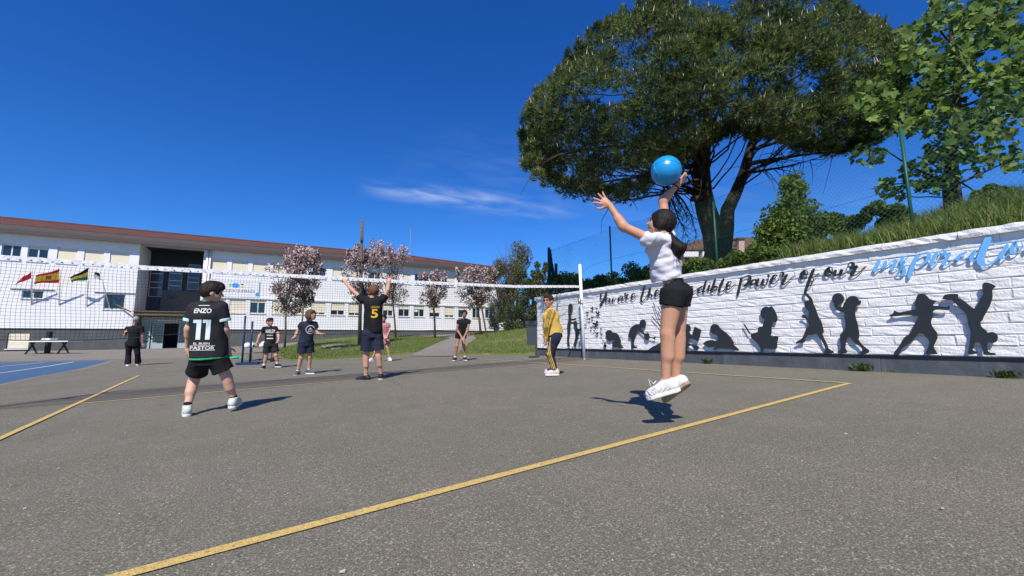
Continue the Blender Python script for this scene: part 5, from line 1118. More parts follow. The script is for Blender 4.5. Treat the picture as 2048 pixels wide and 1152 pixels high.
for i in range(9):
    a, b = 998+i*8, 998+i*8+7.6; q = [P(a, 658-i*.5, 32), P(b, 658-i*.5, 32), P(b, 645-i*1.2, 32), P(a, 646-i*1.2, 32)]; r = [p+HF*.2 for p in q]; put('panel', mesh_np('panel', [p-[0, 0, .3*(k < 2)] for k, p in enumerate(q)]+r, [(0, 1, 2, 3), (7, 6, 5, 4), (0, 4, 5, 1), (1, 5, 6, 2), (2, 6, 7, 3), (3, 7, 4, 0)], M_wallw), wf)
# ------------------------------------------------------------------ people, grown as smooth implicit bodies
class Field:
    def __init__(s, lo, hi, h):
        s.h = h; s.lo = np.asarray(lo, float)-2*h; n = np.ceil((np.asarray(hi)-s.lo)/h).astype(int)+3
        s.F = np.full(n, 1.0, np.float32); s.n = n; s.ax = [(s.lo[i]+h*np.arange(n[i])).astype(np.float32) for i in range(3)]
    def sub(s, lo, hi):
        a = [max(0, int((lo[i]-s.lo[i])/s.h)) for i in range(3)]; b = [min(int(s.n[i]), int((hi[i]-s.lo[i])/s.h)+2) for i in range(3)]
        if any(b[i] <= a[i] for i in range(3)): return None
        sl = tuple(slice(a[i], b[i]) for i in range(3)); return sl, s.ax[0][sl[0]][:, None, None], s.ax[1][sl[1]][None, :, None], s.ax[2][sl[2]][None, None, :]
    def comb(s, sl, d, k, minus=False):
        a = s.F[sl]
        if minus:
            d = -d; hh = np.maximum(k-np.abs(a-d), 0)/k; s.F[sl] = np.maximum(a, d)+hh*hh*k*.25
        else:
            hh = np.maximum(k-np.abs(a-d), 0)/k; s.F[sl] = np.minimum(a, d)-hh*hh*k*.25
    def cone(s, a, b, ra, rb, k=.02, minus=False):
        a = np.asarray(a, float); b = np.asarray(b, float); m = max(ra, rb)+k+2*s.h; g = s.sub(np.minimum(a, b)-m, np.maximum(a, b)+m)
        if g is None: return s
        sl, x, y, z = g; v = b-a; L = max(v @ v, 1e-9); t = np.clip(((x-a[0])*v[0]+(y-a[1])*v[1]+(z-a[2])*v[2])/L, 0, 1)
        d = np.sqrt((x-a[0]-t*v[0])**2+(y-a[1]-t*v[1])**2+(z-a[2]-t*v[2])**2)-(ra+(rb-ra)*t); s.comb(sl, d, k, minus); return s
    def ell(s, c, r, A=None, k=.02, minus=False):
        c = np.asarray(c, float); A = np.eye(3) if A is None else np.asarray(A, float); m = max(r)+k+2*s.h; g = s.sub(c-m, c+m)
        if g is None: return s
        sl, x, y, z = g; x, y, z = x-c[0], y-c[1], z-c[2]; q = [(x*A[i][0]+y*A[i][1]+z*A[i][2]) for i in range(3)]
        k0 = np.sqrt(sum((q[i]/r[i])**2 for i in range(3))); k1 = np.sqrt(sum((q[i]/r[i]**2)**2 for i in range(3)))+1e-6; s.comb(sl, k0*(k0-1)/k1, k, minus); return s
    def tube(s, a, b, side, wa, da, wb, db, k=.02, cap=True):
        """elliptic frustum from a to b with flat ends; w across, d deep"""
        a = np.asarray(a, float); b = np.asarray(b, float); m = max(wa, da, wb, db)+k+2*s.h; g = s.sub(np.minimum(a, b)-m, np.maximum(a, b)+m)
        if g is None: return s
        sl, x, y, z = g; v = b-a; L = np.linalg.norm(v); v = v/L; sd = np.asarray(side, float); sd = unit(sd-v*(sd @ v)); dp = np.cross(v, sd)
        x, y, z = x-a[0], y-a[1], z-a[2]; t = x*v[0]+y*v[1]+z*v[2]; f = np.clip(t/L, 0, 1); w = wa+(wb-wa)*f; e = da+(db-da)*f
        p = x*sd[0]+y*sd[1]+z*sd[2]; q = x*dp[0]+y*dp[1]+z*dp[2]; r0 = np.sqrt((p/w)**2+(q/e)**2); r1 = np.sqrt((p/w**2)**2+(q/e**2)**2)+1e-6
        d = r0*(r0-1)/r1; d = np.where(r0 < 1e-3, -np.minimum(w, e), d); d = np.maximum(d, np.maximum(-t, t-L)); s.comb(sl, d, k); return s
    def slab(s, a, b, up, ra, rb, z0, z1, k=.004):
        a = np.asarray(a, float); b = np.asarray(b, float); m = max(ra, rb)+abs(z1)+abs(z0)+k+2*s.h; g = s.sub(np.minimum(a, b)-m, np.maximum(a, b)+m)
        if g is None: return s
        sl, x, y, z = g; x, y, z = x-a[0], y-a[1], z-a[2]; h = x*up[0]+y*up[1]+z*up[2]; x, y, z = x-h*up[0], y-h*up[1], z-h*up[2]; v = b-a; v = v-np.asarray(up)*(v @ up); L = v @ v
        t = np.clip((x*v[0]+y*v[1]+z*v[2])/L, 0, 1); d = np.sqrt((x-t*v[0])**2+(y-t*v[1])**2+(z-t*v[2])**2)-(ra+(rb-ra)*t); s.comb(sl, np.maximum(d, np.maximum(z0-h, h-z1)), k); return s
    def cut(s, p, n):
        """drop everything beyond the plane through p with normal n"""
        x, y, z = s.ax[0][:, None, None], s.ax[1][None, :, None], s.ax[2][None, None, :]; d = (x-p[0])*n[0]+(y-p[1])*n[1]+(z-p[2])*n[2]; s.F = np.maximum(s.F, d); return s
    def mesh(s):
        F = s.F; S = F < 0; n = s.n; c = np.zeros(n-1, np.uint8); offs = [(i, j, k) for i in (0, 1) for j in (0, 1) for k in (0, 1)]
        for o in offs: c += S[o[0]:n[0]-1+o[0], o[1]:n[1]-1+o[1], o[2]:n[2]-1+o[2]]
        act = np.argwhere((c > 0) & (c < 8)); ids = np.full(n-1, -1, np.int32); ids[tuple(act.T)] = np.arange(len(act))
        vals = [F[act[:, 0]+o[0], act[:, 1]+o[1], act[:, 2]+o[2]] for o in offs]; pos = np.zeros((len(act), 3)); cnt = np.zeros(len(act))
        for i in range(8):
            for j in range(i+1, 8):
                a, b = np.array(offs[i]), np.array(offs[j])
                if np.abs(a-b).sum() != 1: continue
                m = (vals[i] < 0) != (vals[j] < 0); t = vals[i][m]/(vals[i][m]-vals[j][m]); pos[m] += a+t[:, None]*(b-a); cnt[m] += 1
        V = s.lo+s.h*(act+pos/cnt[:, None]); Q = []
        for ax in range(3):
            o1, o2 = (ax+1) % 3, (ax+2) % 3; sl0 = [slice(1, -1)]*3; sl1 = [slice(1, -1)]*3; sl0[ax] = slice(0, -1); sl1[ax] = slice(1, None)
            d = S[tuple(sl0)] != S[tuple(sl1)]; e = np.argwhere(d)
            if not len(e): continue
            st = S[tuple(sl0)][tuple(e.T)]; e = e.copy(); e[:, o1] += 1; e[:, o2] += 1
            def at_(i, j): q = e.copy(); q[:, o1] += i; q[:, o2] += j; return ids[tuple(q.T)]
            q = np.stack([at_(-1, -1), at_(0, -1), at_(0, 0), at_(-1, 0)], -1); q[~st] = q[~st][:, ::-1]; Q.append(q)
        return V, np.concatenate(Q)
def ruffle(V, Fq, amp, freq, seed, aniso=(1, 1, 1)):
    """cloth folds and hair strands: move vertices along their normals by layered waves"""
    n = np.zeros_like(V); a, b, c, d = (V[Fq[:, i]] for i in range(4)); fn = np.cross(c-a, d-b)
    for i in range(4): np.add.at(n, Fq[:, i], fn)
    n /= np.linalg.norm(n, axis=1, keepdims=True)+1e-9; r = np.random.default_rng(seed); w = np.zeros(len(V)); P_ = V*np.asarray(aniso)
    for o in range(6):
        k = r.normal(size=3); k = k/np.linalg.norm(k)*freq*(1+.45*o); w += np.sin(P_ @ k+r.uniform(0, 6)+1.3*np.sin(P_ @ (k[[1, 2, 0]]*.6)))/(1+.5*o)
    return V+n*(amp*w/2.2)[:, None]
def fieldmesh(name, f, m, parent, ruf=None, seed=0):
    V, Q = f.mesh()
    if ruf: V = ruffle(V, Q, ruf[0], ruf[1], seed, ruf[2] if len(ruf) > 2 else (1, 1, 1))
    return put(name, mesh_np(name, V, Q, m, smooth=True), parent)
def skin(name, col): 
    m = mat(name, col, .55, var=.14, vs=9, spec=.35, bump=.06, bs=120); b = m.node_tree.nodes['Principled BSDF']; b.inputs['Subsurface Weight'].default_value = .12; b.inputs['Subsurface Radius'].default_value = (.012, .005, .003); b.inputs['Subsurface Scale'].default_value = .6; return m
def cloth(name, col, var=.12): return mat(name, col, .85, var=var, vs=12, bump=.25, bs=70, spec=.2)
S_fair, S_tan, S_light = skin('fair_skin', (.58, .32, .22)), skin('tanned_skin', (.40, .20, .125)), skin('light_skin', (.62, .36, .26)); S_warm = skin('warm_skin', (.56, .295, .185))
C_black = cloth('black_fabric', (.012, .012, .015)); C_navy = cloth('navy_fabric', (.018, .024, .045)); C_white = cloth('white_fabric', (.78, .77, .80), .05); C_yellow = cloth('yellow_fabric', (.66, .44, .10)); C_pink = cloth('pink_print_fabric', (.55, .25, .28), .35); C_char = cloth('charcoal_fabric', (.022, .022, .026)); C_green = cloth('green_trim', (.03, .38, .13)); C_mint = cloth('mint_trim', (.45, .72, .66))
Hm = lambda n, c: mat(n, c, .6, var=.35, vs=60, bump=.35, bs=90, spec=.22)
H_black, H_dbrown, H_red, H_lbrown, H_grey, H_brown = Hm('black_hair', (.012, .009, .008)), Hm('dark_brown_hair', (.022, .014, .010)), Hm('auburn_hair', (.17, .072, .028)), Hm('light_brown_hair', (.13, .075, .038)), Hm('grey_hair', (.42, .40, .37)), Hm('brown_hair', (.045, .026, .016))
K_white = mat('white_leather', (.74, .73, .70), .5, var=.1, vs=20); K_mint = mat('mint_trainer', (.62, .70, .60), .6, var=.4, vs=25); K_black = mat('black_trainer', (.016, .016, .018), .55); K_sole = mat('white_rubber_sole', (.70, .69, .66), .6, var=.1, vs=18); K_grey = mat('grey_mesh_trainer', (.10, .13, .16), .6, var=.5, vs=30); K_pink = mat('pale_pink_trainer', (.72, .55, .50), .55, var=.2, vs=20); K_tan = mat('worn_tan_sole', (.34, .26, .18), .7, var=.35, vs=18); M_eye = mat('dark_eye', (.015, .01, .008), .2); M_lip = mat('lips', (.40, .14, .12), .5); M_brow = mat('eyebrow', (.03, .02, .015), .8)
def hv(r, f, u=0): return HR*r+HF*f+UP*u
def hand(fd, wr, d, pn, s=1.0, spread=.25, curl=.3, thumb=1, rmin=0.0):
    """palm, four bent fingers of unequal length and a thumb leaving the side of the palm"""
    d = unit(d); pn = unit(pn-d*(pn @ d)); w = np.cross(pn, d)*thumb
    fd.ell(wr+d*.045*s, (.037*s, .048*s, max(.016*s, rmin*1.3)), (w, d, pn), .012); fd.cone(wr-d*.01, wr+d*.03*s, .022*s, .026*s, .015)
    for i, (o, ln) in enumerate(((.028, .066), (.010, .076), (-.009, .070), (-.027, .056))):
        r = max(.0088*s, rmin); root = wr+d*.080*s+w*o*s; f1 = unit(d+w*spread*o/.028*1.0+pn*curl*.35); k = root+f1*ln*.5*s; f2 = unit(f1+pn*curl*.9); t = k+f2*ln*.52*s
        fd.cone(root-d*.02*s, k, r*1.05, r, .006); fd.cone(k, t, r, r*.85, .004)
    r = max(.0105*s, rmin); a = wr+d*.022*s+w*.028*s; b = a+unit(d*.55+w*.8+pn*.25)*.042*s; c = b+unit(d*.85+w*.45+pn*.3)*.034*s; fd.cone(a, b, r*1.15, r, .010); fd.cone(b, c, r, r*.8, .004)
def shoe(parent, an, toe, up, L, mu, ms, h, w=.041, sock=None, name='shoe'):
    """an: ankle joint; toe: direction; up: sole normal"""
    toe = unit(toe-up*(toe @ up)); side = np.cross(toe, up); heel = an-up*.075-toe*.045; tip = heel+toe*(L-.075)
    f = Field(np.minimum(heel, tip)-.12, np.maximum(np.maximum(heel, tip), an)+.12, h)
    b0 = heel+up*.030; b1 = tip+up*.024; f.cone(b0, b1-toe*.02, w*.95, w*.80, .02); f.cone(heel+up*.05, an+up*.0-toe*.008, w*.98, w*.98, .03); f.cone(an-toe*.005, heel+toe*L*.62+up*.03, w*.85, w*.72, .03); f.cone(b1-toe*.03, b1+toe*.01, w*.9, w*.78, .02)
    f.cut(heel-up*.004, -up); f.cut(an+up*.022, up); o = fieldmesh(name, f, mu, parent)
    g = Field(np.minimum(heel, tip)-.09, np.maximum(heel, tip)+.09, min(h, .008)); g.slab(heel-up*.006, tip-up*.006, up, w*1.02, w*1.10, -.014, .016); fieldmesh('sole', g, ms, o); return o
def head_frame(face, up): face = unit(face); up = unit(np.asarray(up, float)-face*(np.asarray(up) @ face)); return np.cross(face, up), face, up
def head(fd, c, face, up, s):
    sd, fa, u = head_frame(face, up); A = (sd, fa, u)
    fd.ell(c+u*.018*s-fa*.008*s, (.074*s, .094*s, .092*s), A, .02); fd.ell(c-u*.030*s+fa*.022*s, (.060*s, .066*s, .074*s), A, .03); fd.ell(c-u*.085*s+fa*.055*s, (.026*s, .024*s, .020*s), A, .03)
    fd.ell(c-u*.030*s+fa*.062*s+sd*.032*s, (.022*s, .022*s, .024*s), A, .02); fd.ell(c-u*.030*s+fa*.062*s-sd*.032*s, (.022*s, .022*s, .024*s), A, .02)
    for q in (-1, 1): fd.ell(c+fa*.094*s+sd*q*.031*s+u*.004*s, (.019*s, .014*s, .011*s), A, .012, True); fd.ell(c+sd*q*.077*s-u*.012*s-fa*.008*s, (.010*s, .021*s, .032*s), A, .010)
    fd.ell(c+fa*.080*s+u*.026*s, (.052*s, .016*s, .010*s), A, .02)
    fd.cone(c+fa*.086*s+u*.006*s, c+fa*.106*s-u*.026*s, .008*s, .0125*s, .010); fd.ell(c+fa*.084*s-u*.054*s, (.024*s, .010*s, .010*s), A, .008)
def face_bits(par, c, face, up, s, glasses=False):
    sd, fa, u = head_frame(face, up)
    for q in (-1, 1):
        mb = MB(); e = c+fa*.0835*s+sd*q*.031*s+u*.004*s; mb.box(e, (unit(sd-fa*q*.25), unit(fa+sd*q*.25), u), (.0115*s, .004*s, .0048*s)); mb.build('eye', M_eye, par, True)
        mb = MB(); mb.tube([c+fa*.096*s+sd*q*.014*s+u*.024*s, c+fa*.092*s+sd*q*.032*s+u*.030*s, c+fa*.078*s+sd*q*.050*s+u*.024*s], .0045*s, 5); mb.build('eyebrow', M_brow, par)
    mb = MB(); mb.tube([c+fa*.083*s-sd*.024*s-u*.054*s, c+fa*.0945*s-u*.056*s, c+fa*.083*s+sd*.024*s-u*.054*s], [.003*s, .0052*s, .003*s], 5); mb.build('mouth', M_lip, par)
    if glasses:
        mb = MB()
        for q in (-1, 1):
            ring = [c+fa*(.103-.012*abs(math.cos(a)) if True else 0)*s+sd*(q*.033+.025*math.cos(a))*s+u*(.004+.020*math.sin(a))*s for a in np.linspace(0, 2*PI, 15)]; mb.tube(ring, .003*s, 5); mb.tube([c+fa*.09*s+sd*q*.060*s+u*.008*s, c-fa*.005*s+sd*q*.084*s+u*.006*s], .0028*s, 5)
        mb.tube([c+fa*.105*s-sd*.010*s+u*.008*s, c+fa*.105*s+sd*.010*s+u*.008*s], .003*s, 5); mb.build('glasses', M_eye, par)
def hair(par, c, face, up, s, style, m, h, seed=1):
    sd, fa, u = head_frame(face, up); A = (sd, fa, u); f = Field(c-.24*s, c+.24*s, h)
    if style == 'bald':
        f.ell(c-fa*.012*s+u*.010*s, (.082*s, .098*s, .094*s), A, .01); f.cut(c+u*.05*s, u); f.cut(c+fa*.03*s, fa); f.cut(c-u*.045*s, -u)
        f.ell(c+u*.018*s-fa*.008*s, (.0745*s, .0945*s, .0925*s), A, .004, True)
    else:
        big = {'short': .012, 'mop': .020, 'bob': .024, 'sleek': .014, 'pony': .014}[style]
        f.ell(c+u*.024*s-fa*.010*s, (.076*s+big, .097*s+big, .094*s+big), A, .02)
        if style in ('short', 'mop'): f.ell(c+u*.095*s+fa*.055*s, (.058*s, .045*s, .034*s), A, .03)
        if style == 'mop': f.ell(c+u*.065*s+fa*.080*s, (.064*s, .036*s, .034*s), A, .03)
        if style == 'bob':
            for q in (-1, 1): f.ell(c+sd*q*.070*s-u*.035*s-fa*.005*s, (.034*s, .060*s, .070*s), A, .03)
            f.ell(c-fa*.070*s-u*.030*s, (.070*s, .045*s, .075*s), A, .03); f.ell(c+u*.06*s+fa*.078*s, (.066*s, .03*s, .032*s), A, .03)
        # free the face
        f.ell(c+fa*.100*s-u*.035*s, (.066*s, .085*s, .082*s), A, .02, True)
        if style == 'pony':
            for q in (-1, 1): f.ell(c+sd*q*.076*s-u*.022*s-fa*.016*s, (.020*s, .040*s, .046*s), A, .02)
        if style not in ('bob',):
            f.cut(c-u*(.052 if style != 'pony' else .075)*s-fa*.04*s, unit(-u+fa*.35))
            for q in ((-1, 1) if style != 'pony' else ()): f.ell(c+sd*q*.088*s-u*.028*s+fa*.012*s, (.026*s, .040*s, .044*s), A, .012, True)
        else: f.cut(c-u*.105*s, -u)
    o = fieldmesh('hair', f, m, par, (.0035*s, 150.0, (1, 1, .35)), seed)
    return o
def person(label, base, D, j, face, hface, skinm, hairs, hairm, s=1.0, hs=1.0, h=.009, girth=1.0, top=None, bottom=None, shoes=None, hands=None, hup=None, seed=1, glasses=False, thigh=.074, group='children and adults playing volleyball'):
    """j: joints in photo pixels plus metres of depth; everything else follows the bones"""
    J = {k: P(v[0], v[1], D+(v[2] if len(v) > 2 else 0)) for k, v in j.items()}
    face = unit(hv(*face)); side = unit(np.cross(face, UP)); hup_ = UP if hup is None else unit(hv(*hup)); hf = unit(hv(*hface))
    allj = np.array(list(J.values())); f = Field(allj.min(0)-.2, allj.max(0)+.2, h); G = girth*s
    hip, neck = J['hip'], J['neck']; shm = (J['shL']+J['shR'])/2; tv = unit(neck-hip)
    tside = unit((J['shR']-J['shL'])+side*1e-3) if np.linalg.norm(J['shR']-J['shL']) > .12 else side
    hw = .080*s*math.sqrt(girth); hips = unit(J['hpR']-J['hpL']) if 'hpR' in J else side
    hpL = J.get('hpL', hip-side*hw); hpR = J.get('hpR', hip+side*hw)
    if (hpR-hpL) @ (J['knR']-J['knL']) < 0 and 'hpR' not in J: hpL, hpR = hpR, hpL
    hps = unit(hpR-hpL)
    # torso
    f.tube(hip-tv*.03, shm-tv*.01, tside, .098*G, .072*G, .115*G, .066*G, .04); f.cone(J['shL'], J['shR'], .040*s, .040*s, .03); f.cone(shm-tv*.03, neck+tv*.02, .05*s, .044*s, .03); f.cone(hpL, hpR, .068*G, .068*G, .03)
    hb = J['head']-hup_*.05*hs; f.cone(neck-tv*.02, hb-unit(hf)*.02*hs, .044*s, .046*hs, .025); head(f, J['head'], hf, hup_, hs)
    for q in 'LR':
        hp = hpL if q == 'L' else hpR; kn, an, sh, el, wr = J['kn'+q], J['an'+q], J['sh'+q], J['el'+q], J['wr'+q]
        f.cone(hp, kn, thigh*G, .053*G, .03); bk = -face; ld = unit(an-kn); bk = unit(bk-ld*(bk @ ld)); f.cone(kn, an, .050*G, .034*s, .025); f.cone(kn+ld*.05+bk*.012, kn*.55+an*.45+bk*.014, .046*G, .048*G, .03); f.cone(an-ld*.01, an+ld*.05, .033*s, .030*s, .02)
        f.cone(sh, el, .042*G, .036*G, .03); f.cone(el, wr, .036*G, .024*s, .02); f.cone(el*.9+wr*.1, el*.65+wr*.35, .036*G, .035*G, .02)
        d_, pn, sp, cu, th = hands[q]; hand(f, wr, unit(hv(*d_)), unit(hv(*pn)), s*.95, sp, cu, th, h*.95)
    V, Q = f.mesh(); body = put('person', mesh_np('person', V, Q, skinm, smooth=True)); tag(body, label, 'person', group)
    hair(body, J['head'], hf, hup_, hs, hairs, hairm, max(.006, h*.8), seed); face_bits(body, J['head'], hf, hup_, hs, glasses)
    C = dict(J=J, s=s, G=G, hip=hip, neck=neck, shm=shm, tv=tv, tside=tside, hpL=hpL, hpR=hpR, hps=hps, face=face, body=body, h=h, seed=seed, hf=hf)
    if top: C['top'] = top(C)
    if bottom: C['bottom'] = bottom(C)
    if shoes: shoes(C)
    return C
def tee(m, hem, w_h, d_h, sleeve=.55, w_s=.15, d_s=.10, trim=None, ruf=(.006, 24.0, (1, 1, .55)), slw=.066, name='shirt', long=False, cap=.02, neckc=.050, hemtilt=None, cuff=None):
    """T-shirt: hem = point in photo pixels (x, y, depth) at the middle of the hem"""
    def go(C):
        J, s, h = C['J'], C['s'], C['h']; hemp = P(hem[0], hem[1], C['D']+(hem[2] if len(hem) > 2 else 0)) if 'D' in C else hem; hemp = hem_point(C, hem)
        pts = np.array([hemp, J['shL'], J['shR'], J['elL'], J['elR'], J['wrL'], J['wrR'], C['neck']]); f = Field(pts.min(0)-.25, pts.max(0)+.25, h); ax = unit(C['shm']-hemp)
        f.tube(hemp, C['shm']-ax*.02, C['tside'], w_h*s, d_h*s, w_s*s, d_s*s, .03); f.cone(J['shL']*.93+C['shm']*.07, J['shR']*.93+C['shm']*.07, .062*s, .062*s, .05); f.cone(C['shm']-C['tv']*.03, C['neck']-C['tv']*.015, .085*s, (neckc+.012)*s, .05)
        f.ell(C['shm']-ax*.10*s, (w_s*s*.98, d_s*s*1.12, .12*s), (C['tside'], np.cross(ax, C['tside']), ax), .04)
        for q in 'LR':
            a, b = J['sh'+q], J['el'+q]; f.cone(a, a+(b-a)*min(.35, sleeve*.6), .060*max(C['G'], s), .058*max(C['G'], s), .02)
            if long:
                f.cone(a, b, .060*C['G'], .052*C['G'], .03); f.cone(b, J['wr'+q], .050*C['G'], .036*s, .02)
            else:
                e = a+(b-a)*sleeve; f.tube(a-(b-a)*.05, e, C['face'], .062*s, .062*s, slw*s, slw*s*.85, .03)
        if hemtilt is not None: f.cut(hemp+ax*.02, unit(hv(*hemtilt)))
        # neckline
        f.cone(C['neck']-C['tv']*.004, C['neck']+C['tv']*.12, neckc*s, (neckc+.03)*s, .008, True)
        o = fieldmesh(name, f, m, C['body'], ruf, C['seed']+3)
        if trim:
            for q in 'LR':
                a, b = J['sh'+q], J['el'+q]; d = unit(b-a); e = a+(b-a)*sleeve; g = Field(e-.12, e+.12, max(.006, h*.8)); g.tube(e-d*.030, e+d*.004, C['face'], (slw+.005)*s, (slw*.85+.005)*s, (slw+.006)*s, (slw*.85+.006)*s, .004); fieldmesh('sleeve_cuff', g, trim[0 if q == 'L' else 1], o)
        return o
    return go
def hem_point(C, hem): return P(hem[0], hem[1], C['Dp']+(hem[2] if len(hem) > 2 else 0))
def shorts(m, frac=.62, wl=.098, dl=.10, waist=.06, name='shorts', full=False, wt=.145, dt=.105, up=.10, ruf=(.004, 30.0), bum=0, pad=.022):
    def go(C):
        J, s, h = C['J'], C['s'], C['h']; pts = [C['hip']]+[J['kn'+q] for q in 'LR']+[J['an'+q] for q in 'LR']; pts = np.array(pts); f = Field(pts.min(0)-.25, pts.max(0)+.25, h)
        f.tube(C['hip']-C['tv']*.06*s, C['hip']+C['tv']*up*s, C['hps'], wt*s, dt*s, wt*.92*s, dt*.92*s, .05)
        f.cone(C['hpL'], C['hpR'], .068*C['G']+pad, .068*C['G']+pad, .03)
        for q in 'LR':
            hp, kn, an = C['hp'+q], J['kn'+q], J['an'+q]; f.cone(hp, hp+(kn-hp)*.12, (.078+pad)*C['G'], (.074+pad)*C['G'], .03)
            if full:
                f.cone(hp, kn, .098*C['G'], .068*C['G'], .04); e = kn+(an-kn)*.92; f.tube(kn-(an-kn)*.06, e, C['hps'], .066*C['G'], .066*C['G'], full*s, full*s, .03)
            else: e = hp+(kn-hp)*frac; f.tube(hp+(hp-kn)*.06, e, C['hps'], .092*C['G'], .096*C['G'], wl*s, dl*s, .035)
        if bum:
            for q in 'LR': f.ell(C['hp'+q]-C['face']*.05+UP*.0, (bum*.85, bum, bum), None, .04)
        return fieldmesh(name, f, m, C['body'], ruf, C['seed']+5)
    return go
def shoepair(spec, mu, ms, L=.235, h=None, sockm=None, sockh=.05, w=.041):
    def go(C):
        for q in 'LR':
            toe, up = spec[q][:2]; mss = spec[q][2] if len(spec[q]) > 2 else ms; an = C['J']['an'+q]; kn = C['J']['kn'+q]; shoe(C['body'], an, unit(hv(*toe)), unit(hv(*up)), L*C['s'], mu, mss, h or max(.007, C['h']*.8), w*C['s'])
            if sockm:
                d = unit(kn-an); g = Field(an-.14, an+.14, max(.007, C['h']*.8)); g.cone(an-d*.02, an+d*sockh, .040*C['s'], .039*C['s'], .01); g.cut(an+d*sockh, d); fieldmesh('sock', g, sockm, C['body'])
    return go
def make(label, foot, dd=0.0, **kw):
    g = hit(*foot); D = float(CF @ (g-O))+dd; old = person.__globals__
    top, bottom, sh = kw.pop('top', None), kw.pop('bottom', None), kw.pop('shoes', None)
    C = person(label, g, D, top=None, bottom=None, shoes=None, **kw); C['Dp'] = D
    if top: C['top'] = top(C)
    if bottom: C['bottom'] = bottom(C)
    if sh: sh(C)
    return C
def decal(target, V2, F2, m, centre_px, D, wid, direction, upv=None, name='print', lift=.003, parent=None, sub=1, hgt=None):
    """press a flat drawing (V2 in its own plane) onto a garment along direction"""
    dirn = unit(direction); right = unit(np.cross(dirn, UP if upv is None else upv)); up = np.cross(right, dirn)
    bm = bmesh.new(); vs_ = [bm.verts.new((v[0], v[1], 0)) for v in V2]
    for f_ in F2:
        try: bm.faces.new([vs_[i] for i in f_])
        except ValueError: pass
    bmesh.ops.triangulate(bm, faces=bm.faces[:])
    for _ in range(sub):
        k_ = wid/np.ptp(np.array(V2)[:, 0]); e = [e for e in bm.edges if e.calc_length()*k_ > .025]
        if e: bmesh.ops.subdivide_edges(bm, edges=e, cuts=2); bmesh.ops.triangulate(bm, faces=bm.faces[:])
    bm.verts.ensure_lookup_table(); co = np.array([v.co[:2] for v in bm.verts]); fs = [tuple(v.index for v in f_.verts) for f_ in bm.faces] if not bm.verts.index_update() else None
    bm.verts.index_update(); fs = [tuple(v.index for v in f_.verts) for f_ in bm.faces]; bm.free()
    mn, mxx = co.min(0), co.max(0); k = wid/(mxx[0]-mn[0]); ky = k if hgt is None else hgt/(mxx[1]-mn[1]); cm = (mn+mxx)/2
    me = target.data; bvh = BVHTree.FromPolygons([v.co[:] for v in me.vertices], [p.vertices[:] for p in me.polygons]); rd = raydir(*centre_px); c0, _n, _i, _d = bvh.ray_cast(Vector(O+rd*.3), Vector(unit(rd)), 60); c0 = P(centre_px[0], centre_px[1], D) if c0 is None else np.array(c0); W = []
    for x, y in co:
        p = c0+right*(x-cm[0])*k+up*(y-cm[1])*ky; loc, nrm, i, dist = bvh.ray_cast(Vector(p-dirn*.6), Vector(dirn), 1.5)
        if loc is None: loc, nrm, i, dist = bvh.find_nearest(Vector(p))
        W.append(np.array(loc)-dirn*lift)
    return put(name, mesh_np(name, np.array(W), fs, m), parent or target)
def ring2d(r0, r1, n=28):
    V = [(r*math.cos(a), r*math.sin(a)) for r in (r0, r1) for a in np.linspace(0, 2*PI, n, endpoint=False)]; return V, [(i, (i+1) % n, n+(i+1) % n, n+i) for i in range(n)]
def rect2d(w, h, nx=4): V = [(w*i/nx, h*j) for j in (0, 1) for i in range(nx+1)]; return V, [(i, i+1, nx+2+i, nx+1+i) for i in range(nx)]
Ez = lambda x, y: (320+x/3.6, 540+y/3.6)

# ---- boy in the number 11 jersey (seen from behind, looking right)
E_ = make('boy in a black jersey numbered 11, seen from behind, looking right', (424, 826), h=.0075, s=1.0, hs=.97, girth=1.0, seed=3,
    j=dict(head=(*Ez(376, 163),), neck=(*Ez(345, 228),), shL=(*Ez(252, 272), -.02), shR=(*Ez(438, 262), .04), elL=(*Ez(205, 420), -.05), elR=(*Ez(470, 425), .05), wrL=(*Ez(198, 560), .02), wrR=(*Ez(488, 555), .12), hip=(*Ez(355, 640),), knL=(*Ez(242, 800), .05), knR=(*Ez(482, 775), .05), anL=(*Ez(196, 985), -.12), anR=(*Ez(532, 928), .12)),
    face=(-.22, .97, 0), hface=(.78, .62, -.05), skinm=S_light, hairs='mop', hairm=H_dbrown,
    hands=dict(L=((.0, .1, -1), (.5, .8, 0), .2, .9, 1), R=((.0, .2, -1), (-.6, .7, 0), .15, 1.1, -1)),
    top=tee(C_char, Ez(354, 628), .186, .150, .66, .165, .118, trim=(C_mint, C_mint), slw=.078), bottom=shorts(C_black, .64, .106, .110, wt=.145, dt=.125),
    shoes=shoepair(dict(L=((-.62, .78, 0), (0, -.05, 1)), R=((-.22, .97, -.12), (0, -.12, 1))), K_mint, K_sole, .235, sockm=C_black, sockh=.045))
tb = E_['top']; back = unit(raydir(410, 650))*[1, 1, 0]
M_pale = mat('pale_print', (.66, .80, .84), .6)
for x_ in (264, 333): decal(tb, [(0, .84), (0, 1), (1, 1), (1, 0), (.44, 0), (.44, .84)], [(0, 1, 2, 3, 4, 5)], M_pale, Ez(x_, 430), E_['Dp'], 46/3.6*E_['Dp']/FPX, back, name='number', hgt=138/3.6*E_['Dp']/FPX, sub=2)
V, F = text_mesh('ENZO', 1.0, .1, bold=.022); decal(tb, V, F, K_white, Ez(308, 293), E_['Dp'], 100/3.6*E_['Dp']/FPX, back, name='name_print', hgt=34/3.6*E_['Dp']/FPX, sub=2)
V, F = text_mesh('EL BUEN', bold=.02); decal(tb, V, F, K_white, Ez(298, 530), E_['Dp'], 92/3.6*E_['Dp']/FPX, back, name='club_print', hgt=15/3.6*E_['Dp']/FPX)
